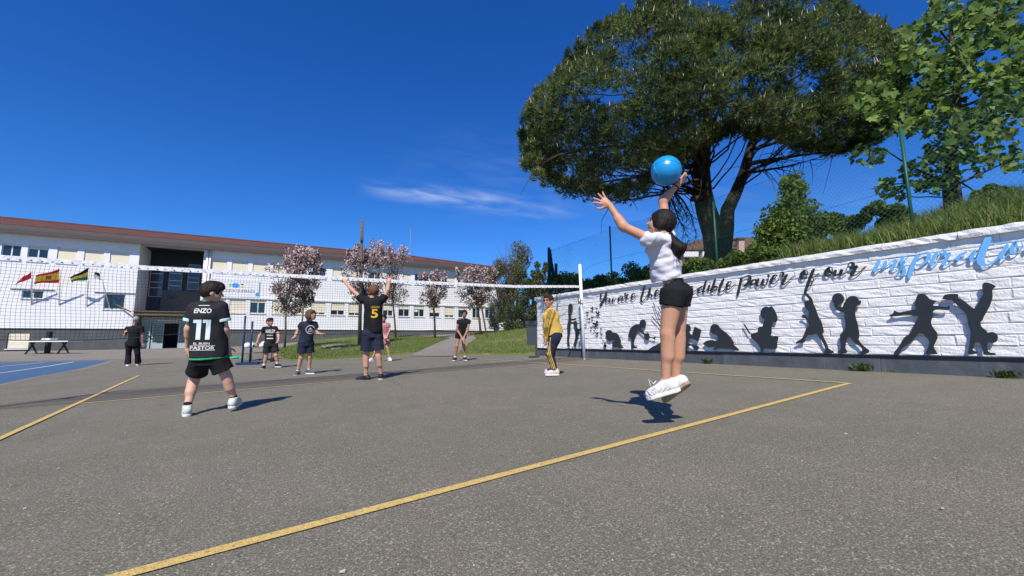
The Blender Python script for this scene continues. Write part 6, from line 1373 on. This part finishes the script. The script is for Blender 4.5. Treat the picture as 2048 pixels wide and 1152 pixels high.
V, F = text_mesh('PASTOR', bold=.02); decal(tb, V, F, K_white, Ez(304, 562), E_['Dp'], 142/3.6*E_['Dp']/FPX, back, name='club_print', hgt=24/3.6*E_['Dp']/FPX)
for y in (545, 578): V, F = rect2d(1, .02, 8); decal(tb, V, F, K_white, Ez(304, y), E_['Dp'], 146/3.6*E_['Dp']/FPX, back, name='print_rule')
V, F = rect2d(1, .06, 6); decal(tb, V, F, K_white, Ez(318, 255), E_['Dp'], 64/3.6*E_['Dp']/FPX, back, name='print_rule')
def band_around(C, px, w, d, m, name, parent, t0=-.012, t1=.008):
    p = hem_point(C, px); ax = unit(C['shm']-p); g = Field(p-.35, p+.35, .006); g.tube(p+ax*t0, p+ax*t1, C['tside'], w, d, w, d, .003); fieldmesh(name, g, m, parent)
band_around(E_, Ez(354, 628), .189, .153, C_green, 'hem_trim', tb)
g = Field(E_['neck']-.12, E_['neck']+.12, .006); g.cone(E_['neck']-E_['tv']*.022, E_['neck']-E_['tv']*.004, .066, .060, .004); fieldmesh('collar', g, C_green, tb)

# ---- boy number 5 with raised arms at the net
Bz = lambda x, y: (660+x/4.8, 540+y/4.8)
B5 = make('boy in a black number 5 jersey raising both arms at the net', (742, 759), h=.009, s=1.06, hs=1.0, girth=.95, seed=5,
    j=dict(head=(*Bz(418, 208), .02), neck=(*Bz(405, 275),), shL=(*Bz(318, 290),), shR=(*Bz(508, 285),), elL=(*Bz(222, 200), .05), elR=(*Bz(552, 190), .05), wrL=(*Bz(148, 120), .10), wrR=(*Bz(566, 122), .10), hip=(*Bz(408, 610),), knL=(*Bz(345, 830), -.02), knR=(*Bz(465, 825), -.02), anL=(*Bz(345, 1020), .0), anR=(*Bz(490, 1005), .05)),
    face=(-.36, .93, 0), hface=(-.5, .85, .1), skinm=S_fair, hairs='mop', hairm=H_red,
    hands=dict(L=((-.55, .2, 1), (0, 1, 0), .5, .25, 1), R=((0.05, .1, 1), (0, 1, 0), .9, .1, -1)),
    top=tee(C_black, Bz(412, 592), .170, .125, .42, .155, .11, slw=.075), bottom=shorts(C_navy, .74, .108, .11, wt=.15, dt=.12),
    shoes=shoepair(dict(L=((-.97, .1, 0), (0, 0, 1)), R=((-.15, 1, 0), (0, 0, 1))), K_black, K_sole, .26, sockm=None))
M_gold = mat('gold_print', (.72, .46, .04), .5); k5 = B5['Dp']/FPX/4.8; bk5 = unit(raydir(745, 640)*[1, 1, 0])
V, F = text_mesh('5', bold=.02); decal(B5['top'], V, F, M_gold, Bz(428, 418), B5['Dp'], 62*k5, bk5, name='number', hgt=82*k5, sub=2)
V, F = text_mesh('LAGUNA'); decal(B5['top'], V, F, M_gold, Bz(438, 356), B5['Dp'], 84*k5, bk5, name='name_print', hgt=22*k5)
for x in (372,): pass
# side stripes of the shorts are too thin to show

# ---- girl jumping for the ball
Gz7 = lambda x, y: (1240+x/3.6, 520+y/3.6); Gz8 = lambda x, y: (1140+x/3.84, 280+y/3.84); Gz9 = lambda x, y: (1270+x/7.2, 300+y/7.2)
GD = 3.45
def make_at(label, D, **kw):
    top, bottom, sh = kw.pop('top', None), kw.pop('bottom', None), kw.pop('shoes', None); C = person(label, None, D, top=None, bottom=None, shoes=None, **kw); C['Dp'] = D
    for k, fn in (('top', top), ('bottom', bottom), ('sh', sh)):
        if fn: C[k] = fn(C)
    return C
GJ = make_at('girl in a white top and black shorts jumping to hit the blue ball', GD, h=.0058, s=1.0, hs=.98, girth=1.0, thigh=.088, seed=8,
    j=dict(head=(*Gz8(698, 645), .03), neck=(*Gz8(705, 742), .0), shL=(*Gz8(618, 765), -.10), shR=(*Gz8(745, 725), .16), elL=(*Gz8(412, 668), -.06), elR=(*Gz9(400, 735), .22), wrL=(*Gz8(306, 505), .0), wrR=(*Gz9(596, 512), .20),
           hip=(*Gz7(400, 215),), hpL=(*Gz7(385, 240), -.075), hpR=(*Gz7(420, 235), .075), knL=(*Gz7(340, 530), -.09), knR=(*Gz7(420, 545), .07), anL=(*Gz7(330, 880), -.09), anR=(*Gz7(398, 868), .07)),
    face=(-.94, .34, 0), hface=(-.78, .5, .38), hup=(.28, -.12, .95), skinm=S_warm, hairs='pony', hairm=H_black,
    hands=dict(L=((-.62, .1, .55), (-.2, .95, .3), .75, .12, -1), R=((.62, .05, .62), (-.5, .5, .5), .22, .12, 1)),
    top=tee(cloth('thin_white_cotton', (.60, .59, .65), .04), (*Gz8(748, 1078), .02), .125, .128, .20, .115, .100, slw=.058, ruf=(.017, 27.0, (.6, .6, 1.6)), hemtilt=None, neckc=.046),
    bottom=shorts(C_black, .31, .094, .095, wt=.090, dt=.086, up=.09, ruf=(.003, 40.0), bum=.064, pad=.014),
    shoes=shoepair(dict(L=((-.93, .25, -.30), (-.30, .05, .95)), R=((-.72, .45, -.5), (-.35, .55, .76), K_tan)), K_white, K_sole, .262, h=.006, sockm=C_white, sockh=.03, w=.043))
# ponytail
g = Field(P(1350, 480, GD)-.28, P(1350, 480, GD)+.28, .006); a0, a1, a2, a3 = P(*Gz8(745, 720), GD+.0), P(*Gz8(795, 785), GD-.06), P(*Gz8(842, 830), GD-.08), P(*Gz8(838, 900), GD-.08)
g.cone(a0, a1, .035, .032, .02); g.cone(a1, a2, .040, .050, .03); g.cone(a2, a3, .046, .014, .03); fieldmesh('ponytail', g, H_black, GJ['body'], (.004, 110.0, (1, 1, .6)), 4)
segs = []
for _ in range(46):
    t_ = rng.random(); q_ = a1*(1-t_)+a2*t_+rng.normal(0, .02, 3); segs.append(np.array([q_, q_+(a3-a2)*.5+rng.normal(0, .022, 3), a3+rng.normal(0, .030, 3)+(a3-a2)*.15]))
for _ in range(30):
    q_ = GJ['J']['head']+unit(rng.normal(size=3)+[0, 0, .8])*.102; segs.append(np.array([q_, q_+rng.normal(0, .012, 3)+[0, 0, .006], q_+rng.normal(0, .022, 3)]))
V_, F_ = tubes_np(segs, .0011, 3); put('loose_strands', mesh_np('loose_strands', V_, F_, H_black), GJ['body'])['kind'] = 'stuff'
mb = MB(); tq = P(*Gz8(758, 745), GD-.02); ang = np.linspace(0, 2*PI, 12); ax = unit(a1-a0); u1 = unit(np.cross(ax, HF)); u2 = np.cross(ax, u1); mb.tube([tq+.036*(u1*math.cos(t)+u2*math.sin(t)) for t in ang], .007, 6); mb.build('hair_tie', C_char, GJ['body'])
mb = MB(); wq = P(*Gz9(590, 520), GD+.20); ax = unit(GJ['J']['wrR']-GJ['J']['elR']); u1 = unit(np.cross(ax, HF)); u2 = np.cross(ax, u1); mb.tube([wq-ax*.005+.028*(u1*math.cos(t)+u2*math.sin(t)) for t in ang], .006, 6); mb.build('wristband', C_char, GJ['body'])
# grey shoe stripes and laces
for o in [c for c in GJ['body'].children if c.name.startswith('shoe')]:
    cvs = np.array([v.co[:] for v in o.data.vertices]); c = cvs.mean(0); Dq = float(CF @ (c-O)); q = CF*0
    px = 1024+FPX*float(CR @ (c-O))/Dq; py = 576-FPX*float(CU @ (c-O))/Dq
    for k in range(3):
        V, F = [(0, 0), (.3, 0), (1.0, 1), (.7, 1)], [(0, 1, 2, 3)]
        decal(o, V, F, mat('silver_stripe', (.42, .41, .38), .5), (px-6+k*8.5, py+5), Dq, .036, CF, name='stripe', hgt=.040, lift=.002)
mb = MB()
for k in range(5):
    t = k/4; a = P(1296+t*14, 783-t*12, GD-.13); b = P(1303+t*14, 790-t*13, GD-.14); mb.tube([a, (a+b)/2+[0, 0, .006], b], .0035, 5)
mb.tube([P(1310, 770, GD-.13), P(1303, 764, GD-.15), P(1297, 758, GD-.16), P(1301, 772, GD-.16)], .0035, 5); mb.tube([P(1310, 770, GD-.13), P(1312, 762, GD-.15), P(1306, 768, GD-.16)], .0035, 5); mb.build('laces', K_white, GJ['body'])['kind'] = 'stuff'
# the ball
M_ball = mat('sky_blue_rubber', (.012, .29, .66), .32, var=.08, vs=6, spec=.5, bump=.12, bs=40)
bc = P(1332.5, 341.7, GD+.16); br = 29.3*(GD+.16)/FPX; bm = bmesh.new(); bmesh.ops.create_icosphere(bm, subdivisions=4, radius=br)
for v in bm.verts: v.co += Vector(bc)
me = bpy.data.meshes.new('ball'); bm.to_mesh(me); bm.free(); me.materials.append(M_ball); me.polygons.foreach_set('use_smooth', np.ones(len(me.polygons), bool)); ball = tag(put('ball', me), 'bright blue rubber ball in the air at the girl\'s hand', 'ball')
mb = MB()
for axn in (unit([.3, .2, 1]), unit([1, .1, .2]), unit([.2, 1, -.3])):
    u1 = unit(np.cross(axn, [.1, .3, .9])); u2 = np.cross(axn, u1); m_ = MB(); m_.tube([bc+(br+.0003)*(u1*math.cos(t)+u2*math.sin(t)) for t in np.linspace(0, 2*PI, 60)], .0014, 4); m_.build('seam', mat('ball_seam', (.01, .22, .52), .4), ball)

# ---- boy in the yellow top and striped trousers
Yz = lambda x, y: (880+x/5.2367, 560+y/5.2367)
YB = make('boy with glasses in a yellow tracksuit top crouching by the net post', (1105, 751), h=.009, s=1.0, hs=.98, girth=1.02, seed=12, glasses=True,
    j=dict(head=(*Yz(1135, 218), -.02), neck=(*Yz(1158, 298),), shL=(*Yz(1135, 335), .12), shR=(*Yz(1168, 335), -.14), elL=(*Yz(1100, 480), .16), elR=(*Yz(1118, 490), -.20), wrL=(*Yz(1098, 590), .14), wrR=(*Yz(1108, 605), -.17), hip=(*Yz(1205, 575),), hpL=(*Yz(1200, 600), .085), hpR=(*Yz(1205, 600), -.085), knL=(*Yz(1165, 765), .12), knR=(*Yz(1152, 775), -.12), anL=(*Yz(1190, 925), .13), anR=(*Yz(1200, 945), -.12)),
    face=(-.95, -.15, 0), hface=(-.6, -.78, -.05), skinm=S_fair, hairs='short', hairm=H_brown,
    hands=dict(L=((-.1, 0, -1), (-1, 0, 0), .2, .6, 1), R=((.05, .0, -1), (-.6, .6, 0), .2, .5, -1)),
    top=tee(C_yellow, (*Yz(1190, 565), 0), .150, .180, .5, .140, .130, long=True, ruf=(.007, 22.0, (1, 1, 1.2)), name='tracksuit_top', neckc=.056),
    bottom=shorts(C_navy, full=.056, name='trousers', wt=.14, dt=.135, ruf=(.005, 26.0)),
    shoes=shoepair(dict(L=((-1, .1, 0), (0, 0, 1)), R=((-1, -.12, 0), (0, 0, 1))), K_pink, K_sole, .25))
def limb_stripes(C, target, pts, offs, m, r=.006, direction=None, name='stripe', lift=.010):
    me = target.data; bvh = BVHTree.FromPolygons([v.co[:] for v in me.vertices], [p.vertices[:] for p in me.polygons]); dirn = CF if direction is None else direction
    for o_ in offs:
        V = []; c = catmull(pts, 8)
        for x, y in c:
            for q in (-.5, .5):
                p = P(x+o_+q*r, y, C['Dp']); rd = unit(p-O); loc, nrm, i, dd = bvh.ray_cast(Vector(p-rd*.9), Vector(rd), 2.0)
                if loc is None: loc = bvh.find_nearest(Vector(p))[0]
                V.append(np.array(loc)-dirn*lift)
        put(name, mesh_np(name, V, [(2*i, 2*i+1, 2*i+3, 2*i+2) for i in range(len(c)-1)], m), target)
limb_stripes(YB, YB['bottom'], [Yz(1140, 600), Yz(1132, 680), Yz(1140, 770), Yz(1170, 860), Yz(1195, 945)], (-3.2, 0, 3.2), C_yellow, 1.7)
limb_stripes(YB, YB['top'], [Yz(1165, 300), Yz(1142, 370), Yz(1120, 460), Yz(1105, 560), Yz(1100, 590)], (-2.6, 0, 2.6), C_black, 1.1)

# ---- girl in black on the far side of the net
BG = make('girl in a black T-shirt and shorts waiting with her hands together', (922, 722), h=.011, s=1.0, hs=1.0, girth=.9, seed=15,
    j=dict(head=(*Yz(256, 355), -.04), neck=(*Yz(250, 410),), shL=(*Yz(196, 432),), shR=(*Yz(302, 432),), elL=(*Yz(176, 515), -.08), elR=(*Yz(292, 515), -.08), wrL=(*Yz(222, 590), -.26), wrR=(*Yz(256, 590), -.26), hip=(*Yz(220, 575), .05), knL=(*Yz(176, 690), -.05), knR=(*Yz(246, 685), -.05), anL=(*Yz(158, 815), .0), anR=(*Yz(262, 812), .0)),
    face=(.1, -1, 0), hface=(.12, -1, -.05), skinm=S_tan, hairs='sleek', hairm=H_black,
    hands=dict(L=((.4, -.3, -1), (.5, -.8, 0), .1, .6, 1), R=((-.3, -.3, -1), (-.5, -.8, 0), .1, .6, -1)),
    top=tee(C_black, (*Yz(222, 560), .03), .125, .105, .30, .125, .09, slw=.06), bottom=shorts(C_black, .30, .092, .10, wt=.125, dt=.11),
    shoes=shoepair(dict(L=((-.25, -1, 0), (0, 0, 1)), R=((.4, -1, 0), (0, 0, 1))), K_black, K_sole, .24, sockm=C_white, sockh=.06))
g = Field(BG['J']['head']-.3, BG['J']['head']+.3, .009); q0 = BG['J']['head']+HF*.10+UP*.03; g.cone(q0, q0+HF*.05-UP*.1, .045, .03, .02); fieldmesh('ponytail', g, H_black, BG['body'], (.004, 90.0), 3)

# ---- two boys and a player in pink beyond the net
Az = lambda x, y: (460+x/6.4, 600+y/6.4)
A1 = make('boy in a black T-shirt with white block print beside the blue stand', (540, 736.5), h=.011, s=.97, hs=.98, girth=1.0, seed=18,
    j=dict(head=(*Az(510, 283), -.02), neck=(*Az(508, 345),), shL=(*Az(440, 365), .0), shR=(*Az(580, 362), .03), elL=(*Az(380, 455), -.03), elR=(*Az(620, 440), .0), wrL=(*Az(350, 535), -.1), wrR=(*Az(622, 500), -.1), hip=(*Az(522, 560),), knL=(*Az(465, 715), -.04), knR=(*Az(588, 705), .0), anL=(*Az(432, 845), -.03), anR=(*Az(608, 820), .05)),
    face=(.62, -.78, 0), hface=(.93, -.36, 0), skinm=S_fair, hairs='short', hairm=H_brown,
    hands=dict(L=((-.2, -.1, -1), (.6, -.6, 0), .2, .5, 1), R=((-.1, -.2, -1), (-.5, -.8, 0), .1, 1.2, -1)),
    top=tee(C_black, Az(520, 545), .150, .120, .5, .140, .10, slw=.068), bottom=shorts(C_char, .72, .105, .11, wt=.145, dt=.125),
    shoes=shoepair(dict(L=((.25, -.97, 0), (0, 0, 1)), R=((.92, -.4, 0), (0, 0, 1))), K_black, K_sole, .245, sockm=C_white, sockh=.07))
ka = A1['Dp']/FPX/6.4; fr_ = unit(-A1['face']+HF*.8)
V, F = text_mesh('HARLEM', bold=.03); decal(A1['top'], V, F, K_white, Az(516, 400), A1['Dp'], 104*ka, fr_, name='word_print', hgt=46*ka)
for y, w in ((452, 70), (492, 76)): V, F = rect2d(1, .16, 6); decal(A1['top'], V, F, mat('grey_print', (.45, .45, .45), .7) if y < 470 else K_white, Az(510, y), A1['Dp'], w*ka, fr_, name='print_bar')
A2 = make('long-haired boy in a navy T-shirt with a round white badge, looking up', (611, 748.5), h=.010, s=.97, hs=1.0, girth=.92, seed=21,
    j=dict(head=(*Az(1035, 195), -.03), neck=(*Az(1018, 262),), shL=(*Az(925, 312), -.02), shR=(*Az(1085, 305), .05), elL=(*Az(858, 410), -.02), elR=(*Az(1118, 425), .05), wrL=(*Az(832, 470), -.12), wrR=(*Az(1175, 440), -.10), hip=(*Az(975, 545),), knL=(*Az(912, 735), -.06), knR=(*Az(1020, 725), .05), anL=(*Az(868, 915), -.02), anR=(*Az(1012, 895), .08)),
    face=(.66, -.75, 0), hface=(.93, -.30, .28), hup=(-.25, .1, .95), skinm=S_fair, hairs='bob', hairm=H_lbrown,
    hands=dict(L=((-.15, -.5, -.5), (.5, -.5, -.3), .3, .5, 1), R=((.9, -.3, -.1), (0, -.6, -.6), .4, .5, -1)),
    top=tee(C_navy, Az(972, 530), .150, .115, .45, .142, .10, slw=.07), bottom=shorts(C_navy, .70, .105, .11, wt=.14, dt=.12),
    shoes=shoepair(dict(L=((.15, -.98, 0), (0, 0, 1)), R=((.95, -.3, 0), (0, 0, 1))), K_grey, K_sole, .25, sockm=C_white, sockh=.035))
ka = A2['Dp']/FPX/6.4; fr_ = unit(-A2['face']+HF*.9); V, F = ring2d(.86, 1.0); decal(A2['top'], V, F, K_white, Az(1028, 378), A2['Dp'], 108*ka, fr_, name='badge_ring'); V, F = [(-1, -.5), (-.4, .3), (0, .9), (.5, .2), (1, -.5), (.4, -.25), (-.3, -.2)], [(0, 1, 2, 3, 4, 5, 6)]; decal(A2['top'], V, F, K_white, Az(1028, 370), A2['Dp'], 56*ka, fr_, name='badge_mark', hgt=36*ka); V, F = rect2d(1, .2, 5); decal(A2['top'], V, F, K_white, Az(1028, 400), A2['Dp'], 54*ka, fr_, name='badge_bar')
PK = make('player in a pink T-shirt and pink shorts half hidden behind the number 5 boy', (762, 723), h=.012, s=1.0, hs=1.0, girth=.9, seed=24,
    j=dict(head=(*Bz(516, 464), -.02), neck=(*Bz(520, 508),), shL=(*Bz(490, 525),), shR=(*Bz(556, 522),), elL=(*Bz(485, 585), -.05), elR=(*Bz(574, 580), -.05), wrL=(*Bz(520, 628), -.2), wrR=(*Bz(552, 622), -.2), hip=(*Bz(520, 660), .05), knL=(*Bz(460, 745), -.05), knR=(*Bz(552, 742), -.05), anL=(*Bz(402, 852), .0), anR=(*Bz(572, 845), .0)),
    face=(.1, -1, 0), hface=(-.1, -1, 0), skinm=S_warm, hairs='short', hairm=H_dbrown,
    hands=dict(L=((.4, -.3, -1), (.5, -.8, 0), .1, .6, 1), R=((-.2, -.3, -1), (-.5, -.8, 0), .1, .6, -1)),
    top=tee(C_pink, Bz(524, 648), .140, .11, .45, .135, .10, slw=.066), bottom=shorts(C_pink, .62, .10, .105, wt=.14, dt=.12),
    shoes=shoepair(dict(L=((-.45, -.9, 0), (0, 0, 1)), R=((.6, -.8, 0), (0, 0, 1))), K_white, K_sole, .24))
# ---- man walking towards the entrance
Wz = lambda x, y: (x/3.2, 420+y/3.2)
MN = make('grey-haired man in black walking towards the school entrance', (265, 731.5), h=.012, s=1.12, hs=1.04, girth=1.08, seed=27,
    j=dict(head=(*Wz(872, 702),), neck=(*Wz(860, 738),), shL=(*Wz(815, 758),), shR=(*Wz(905, 752),), elL=(*Wz(800, 805), -.06), elR=(*Wz(915, 805), .05), wrL=(*Wz(800, 785), -.12), wrR=(*Wz(912, 855), .12), hip=(*Wz(850, 855),), knL=(*Wz(822, 925), .0), knR=(*Wz(880, 920), .05), anL=(*Wz(818, 990), -.05), anR=(*Wz(884, 982), .18)),
    face=(-.5, .86, 0), hface=(-.4, .9, 0), skinm=S_fair, hairs='sleek', hairm=H_grey,
    hands=dict(L=((-.1, .3, 1), (0, 1, 0), .2, .9, 1), R=((0, .2, -1), (0, 1, 0), .2, .8, -1)),
    top=tee(C_black, Wz(855, 868), .165, .135, .6, .165, .12, slw=.085), bottom=shorts(C_black, full=.090, name='trousers', wt=.165, dt=.14),
    shoes=shoepair(dict(L=((-.7, .7, 0), (0, 0, 1)), R=((-.45, .9, 0), (0, 0, 1))), K_white, K_sole, .27))
# ------------------------------------------------------------------ furniture and small things
M_tblw = mat('white_laminate', (.72, .73, .70), .5); M_navyp = mat('navy_painted_steel', (.012, .035, .11), .4); M_wood = mat('grey_timber', (.20, .17, .14), .85, var=.4, vs=12); M_bin = mat('anthracite_plastic', (.055, .068, .080), .5, var=.1, vs=6)
# white trestle table by the school wall
def on_front(px, py, extra=0.0):
    p = hit(px, py); return p
tb0 = hit(95, 708); Dt = float(CF @ (tb0-O)); tbl = thing('trestle_table', 'long white table on black crossed legs by the school wall', 'table', tb0)
q0, q1 = P(37, 684.5, Dt), P(151, 681, Dt); ztop = (q0[2]+q1[2])/2; xd = unit((q1-q0)*[1, 1, 0]); yd = np.array([-xd[1], xd[0], 0]); L = np.linalg.norm((q1-q0)[:2]); cmid = (q0+q1)/2; cmid[2] = ztop
mb = MB(); mb.box(cmid+UP*.0, (xd, yd, UP), (L/2, .42, .03)); mb.build('tabletop', M_tblw, tbl)
for s_ in (-.25, .31):
    c = cmid+xd*L*s_; gz = h1(c[0], c[1])
    for k in (-1, 1):
        mb = MB(); a = np.array([c[0], c[1], ztop-.04])+xd*.22*k-yd*.1*k; b = np.array([c[0], c[1], gz])-xd*.24*k-yd*.1*k; mb.tube([a, b], .045, 6); mb.build('leg', K_black, tbl)
sp = thing('speaker_column', 'black upright speaker standing behind the white table', 'speaker', hit(95, 706)); c = P(95, 700, Dt+.7); c[2] = h1(c[0], c[1]); zt = P(97, 663, Dt+.7)[2]; mb = MB(); mb.box((c[0], c[1], (c[2]+zt)/2), (xd, yd, UP), (.09, .10, (zt-c[2])/2)); mb.build('cabinet', K_black, sp); mb = MB(); mb.box(np.array([c[0], c[1], c[2]+.02]), (xd, yd, UP), (.2, .2, .02)); mb.build('foot_plate', K_black, sp)
pb = cmid+xd*.10+UP*.03; mb = MB()
for k in range(3): mb.box(pb+UP*(.03+.05*k)+xd*.03*k, (unit(xd+yd*.1*k), yd, UP), (.28-.04*k, .2, .022))
tag(mb.build('folded_sheets', M_tblw), 'small white stack of folded sheets on the white table', 'stack')
# blue steel volleyball stand
st0 = hit(500, 729.5); Ds = float(CF @ (st0-O)); stand = thing('net_stand', 'blue steel stand with two uprights on a flat base', 'stand', st0)
def up_(px, y0, y1, dd, w=.034, name='upright'):
    mb = MB(); a = P(px, y1, Ds+dd); b = P(px, y0, Ds+dd); a[2] = h1(a[0], a[1]); mb.tube([a, np.array([a[0], a[1], b[2]])], w, 8); mb.build(name, M_navyp, stand, True); return a
a = up_(484, 631, 727, 0); b = up_(499.5, 642, 724, .45)
mb = MB(); z = h1(a[0], a[1])+.045; p0 = P(473.5, 730, Ds); p1 = P(517, 727, Ds); mb.box(np.append((p0+p1)[:2]/2, z), (unit((p1-p0)*[1, 1, 0]), unit(np.cross(UP, p1-p0)), UP), (np.linalg.norm((p1-p0)[:2])/2, .07, .04)); mb.build('base_beam', M_navyp, stand)
mb = MB(); p0 = P(499, 727, Ds+.45); p1 = P(527, 724, Ds+.5); z = h1(p0[0], p0[1])+.045; mb.box(np.append((p0+p1)[:2]/2, z), (unit((p1-p0)*[1, 1, 0]), unit(np.cross(UP, p1-p0)), UP), (np.linalg.norm((p1-p0)[:2])/2, .07, .04)); mb.build('base_beam', M_navyp, stand)
mb = MB(); mb.tube([np.append(a[:2], h1(*a[:2])+.05), np.append(b[:2], h1(*b[:2])+.05)], .045, 8); mb.build('cross_beam', M_navyp, stand)
# bench / table behind with clothes and bags
bn0 = hit(515, 722); Db = float(CF @ (bn0-O))+.6; bench = thing('picnic_table', 'low slatted bench table heaped with clothes behind the blue stand', 'table', bn0)
c = P(515, 703, Db); gz = h1(c[0], c[1]); c[2] = gz+.52
for k in range(5): mb = MB(); mb.box(c+HF*(-.36+.18*k), (HR, HF, UP), (.50, .08, .02)); mb.build('slat', M_wood, bench)
for x in (-.42, .42):
    for y in (-.3, .3): mb = MB(); mb.tube([c+HR*x+HF*y, np.array([*(c+HR*x+HF*y)[:2], gz-.02])], .025, 6); mb.build('leg', M_steel, bench)
for y in (-.55, .75):
    m2 = c+HF*y-UP*.22
    for k in (-1, 1): mb = MB(); mb.box(m2+HF*.07*k, (HR, HF, UP), (.62, .06, .018)); mb.build('seat_slat', M_wood, bench)
def heap(name, label, cat, centre, r, m, seed, lift=.0):
    f = Field(centre-max(r)*1.6-.05, centre+max(r)*1.6+.05, .014); rr = np.random.default_rng(seed)
    for i in range(7): o = rr.normal(size=3)*np.array(r)*.45; o[2] = abs(o[2])*.6; f.ell(centre+o, (r[0]*rr.uniform(.35, .7), r[1]*rr.uniform(.35, .7), r[2]*rr.uniform(.5, .9)), None, .03)
    f.cut(centre-[0, 0, .004], -UP); o = fieldmesh(name, f, m, None, (.012, 22.0), seed); return tag(o, label, cat)
ct = c+UP*.022
heap('jacket', 'crumpled green garment on the bench table', 'garment', ct+HR*-.12+HF*.1, (.18, .15, .16), C_green, 31); heap('jacket', 'crumpled white garment on the left of the bench table', 'garment', ct+HR*-.36, (.13, .15, .17), C_white, 32); heap('bag', 'black bag lying between the clothes on the bench table', 'bag', ct+HR*.02+HF*-.2, (.17, .12, .10), C_black, 33); heap('jacket', 'white garment heaped on the right of the bench table', 'garment', ct+HR*.30+HF*-.1, (.20, .17, .14), C_white, 34)
gp = hit(471, 717); heap('bib_pile', 'bright green bib lying on the ground beside the blue stand', 'garment', gp+UP*.005, (.30, .22, .07), mat('bright_green_fabric', (.03, .50, .20), .8), 35)
bg_ = hit(536, 724); heap('bag', 'small dark bag on the ground behind the boy by the stand', 'bag', bg_+UP*.005+HF*.4, (.16, .14, .14), C_char, 36)
# litter bin at the end of the wall
b0 = hit(1062, 718); Dn = float(CF @ (b0-O))+.25; bin_ = thing('litter_bin', 'dark grey litter bin on a post at the end of the mural wall', 'bin', b0)
def bp(px, py, dd=0): return P(px, py, Dn+dd)
V = [bp(1053, 649.5, 0), bp(1073.5, 649.5, 0), bp(1073, 690, 0), bp(1055, 690, 0)]; W_ = [v+HF*.30 for v in V]; mb = MB(); mb.add(V+W_, [(0, 1, 2, 3), (7, 6, 5, 4), (0, 4, 5, 1), (1, 5, 6, 2), (2, 6, 7, 3), (3, 7, 4, 0)]); mb.build('body', M_bin, bin_)
mb = MB(); V = [bp(1051.5, 642, -.02), bp(1074.5, 642, -.02), bp(1075, 649, -.03), bp(1051, 649, -.03)]; W_ = [v+HF*.36 for v in V]; mb.add(V+W_, [(0, 1, 2, 3), (7, 6, 5, 4), (0, 4, 5, 1), (1, 5, 6, 2), (2, 6, 7, 3), (3, 7, 4, 0)]); mb.build('lid', M_bin, bin_)
mb = MB(); a = bp(1072, 690, .34); mb.tube([bp(1072.5, 650, .34), np.array([a[0], a[1], h1(a[0], a[1])-.05])], .03, 8); mb.build('post', M_steel, bin_, True)
mb = MB(); V = [bp(1057, 642.6, -.025), bp(1069, 642.6, -.025), bp(1069, 647, -.032), bp(1057, 647, -.032)]; mb.add(V, [(0, 1, 2, 3)]); mb.build('slot', K_black, bin_)
# litter and dry petals on the asphalt, paper scraps
M_scrap = mat('pale_scrap', (.55, .51, .44), .9, var=.2, vs=30)
def scrap(px, py, r, label):
    p = hit(px, py); n = 6; a0 = random.random()*6; V = [p+np.array([r*math.cos(a0+i)*random.uniform(.6, 1), r*.6*math.sin(a0+i)*random.uniform(.6, 1), .007+.006*random.random()]) for i in np.linspace(0, 2*PI, n, endpoint=False)]
    mb = MB(); mb.add(V+[v-UP*.004 for v in V], [tuple(range(n)), tuple(range(2*n-1, n-1, -1))]+[(i, (i+1) % n, n+(i+1) % n, n+i) for i in range(n)]); tag(mb.build('paper_scrap', M_scrap), label, 'scrap', 'pale scraps on the asphalt')
scrap(1692, 869, .014, 'small white scrap on the asphalt below the court corner'); scrap(1870, 919, .013, 'pale scrap on the asphalt at the far right'); scrap(116, 939, .009, 'tiny pale scrap on the asphalt at the left'); scrap(685, 1148, .014, 'dry pale leaf on the asphalt at the bottom edge'); scrap(1886, 1021, .011, 'beige scrap on the asphalt at the lower right'); scrap(49, 1020, .009, 'tiny white scrap on the asphalt at the lower left')
n = 900; D1 = rng.uniform(1.2, 9, n); px = rng.uniform(-100, 2150, n); X = []; 
pts_ = np.stack([rng.uniform(-4, 8.3, n), rng.uniform(.6, 8, n)], -1); z = H(pts_[:, 0], pts_[:, 1])+.004; r = rng.uniform(.0015, .0045, n); a = rng.uniform(0, 2*PI, n)
V = np.stack([np.stack([pts_[:, 0]+r*np.cos(a+k*2*PI/3), pts_[:, 1]+r*np.sin(a+k*2*PI/3), z-.002], -1) for k in range(3)]+[np.stack([pts_[:, 0], pts_[:, 1], z+r*.9], -1)], 1).reshape(-1, 3); i = np.arange(n)*4
tag(put('grit', mesh_np('grit', V, np.concatenate([np.stack([i, i+1, i+3], -1), np.stack([i+1, i+2, i+3], -1), np.stack([i+2, i, i+3], -1)]), M_scrap)), 'fine pale grit scattered over the asphalt', None, kind='stuff')
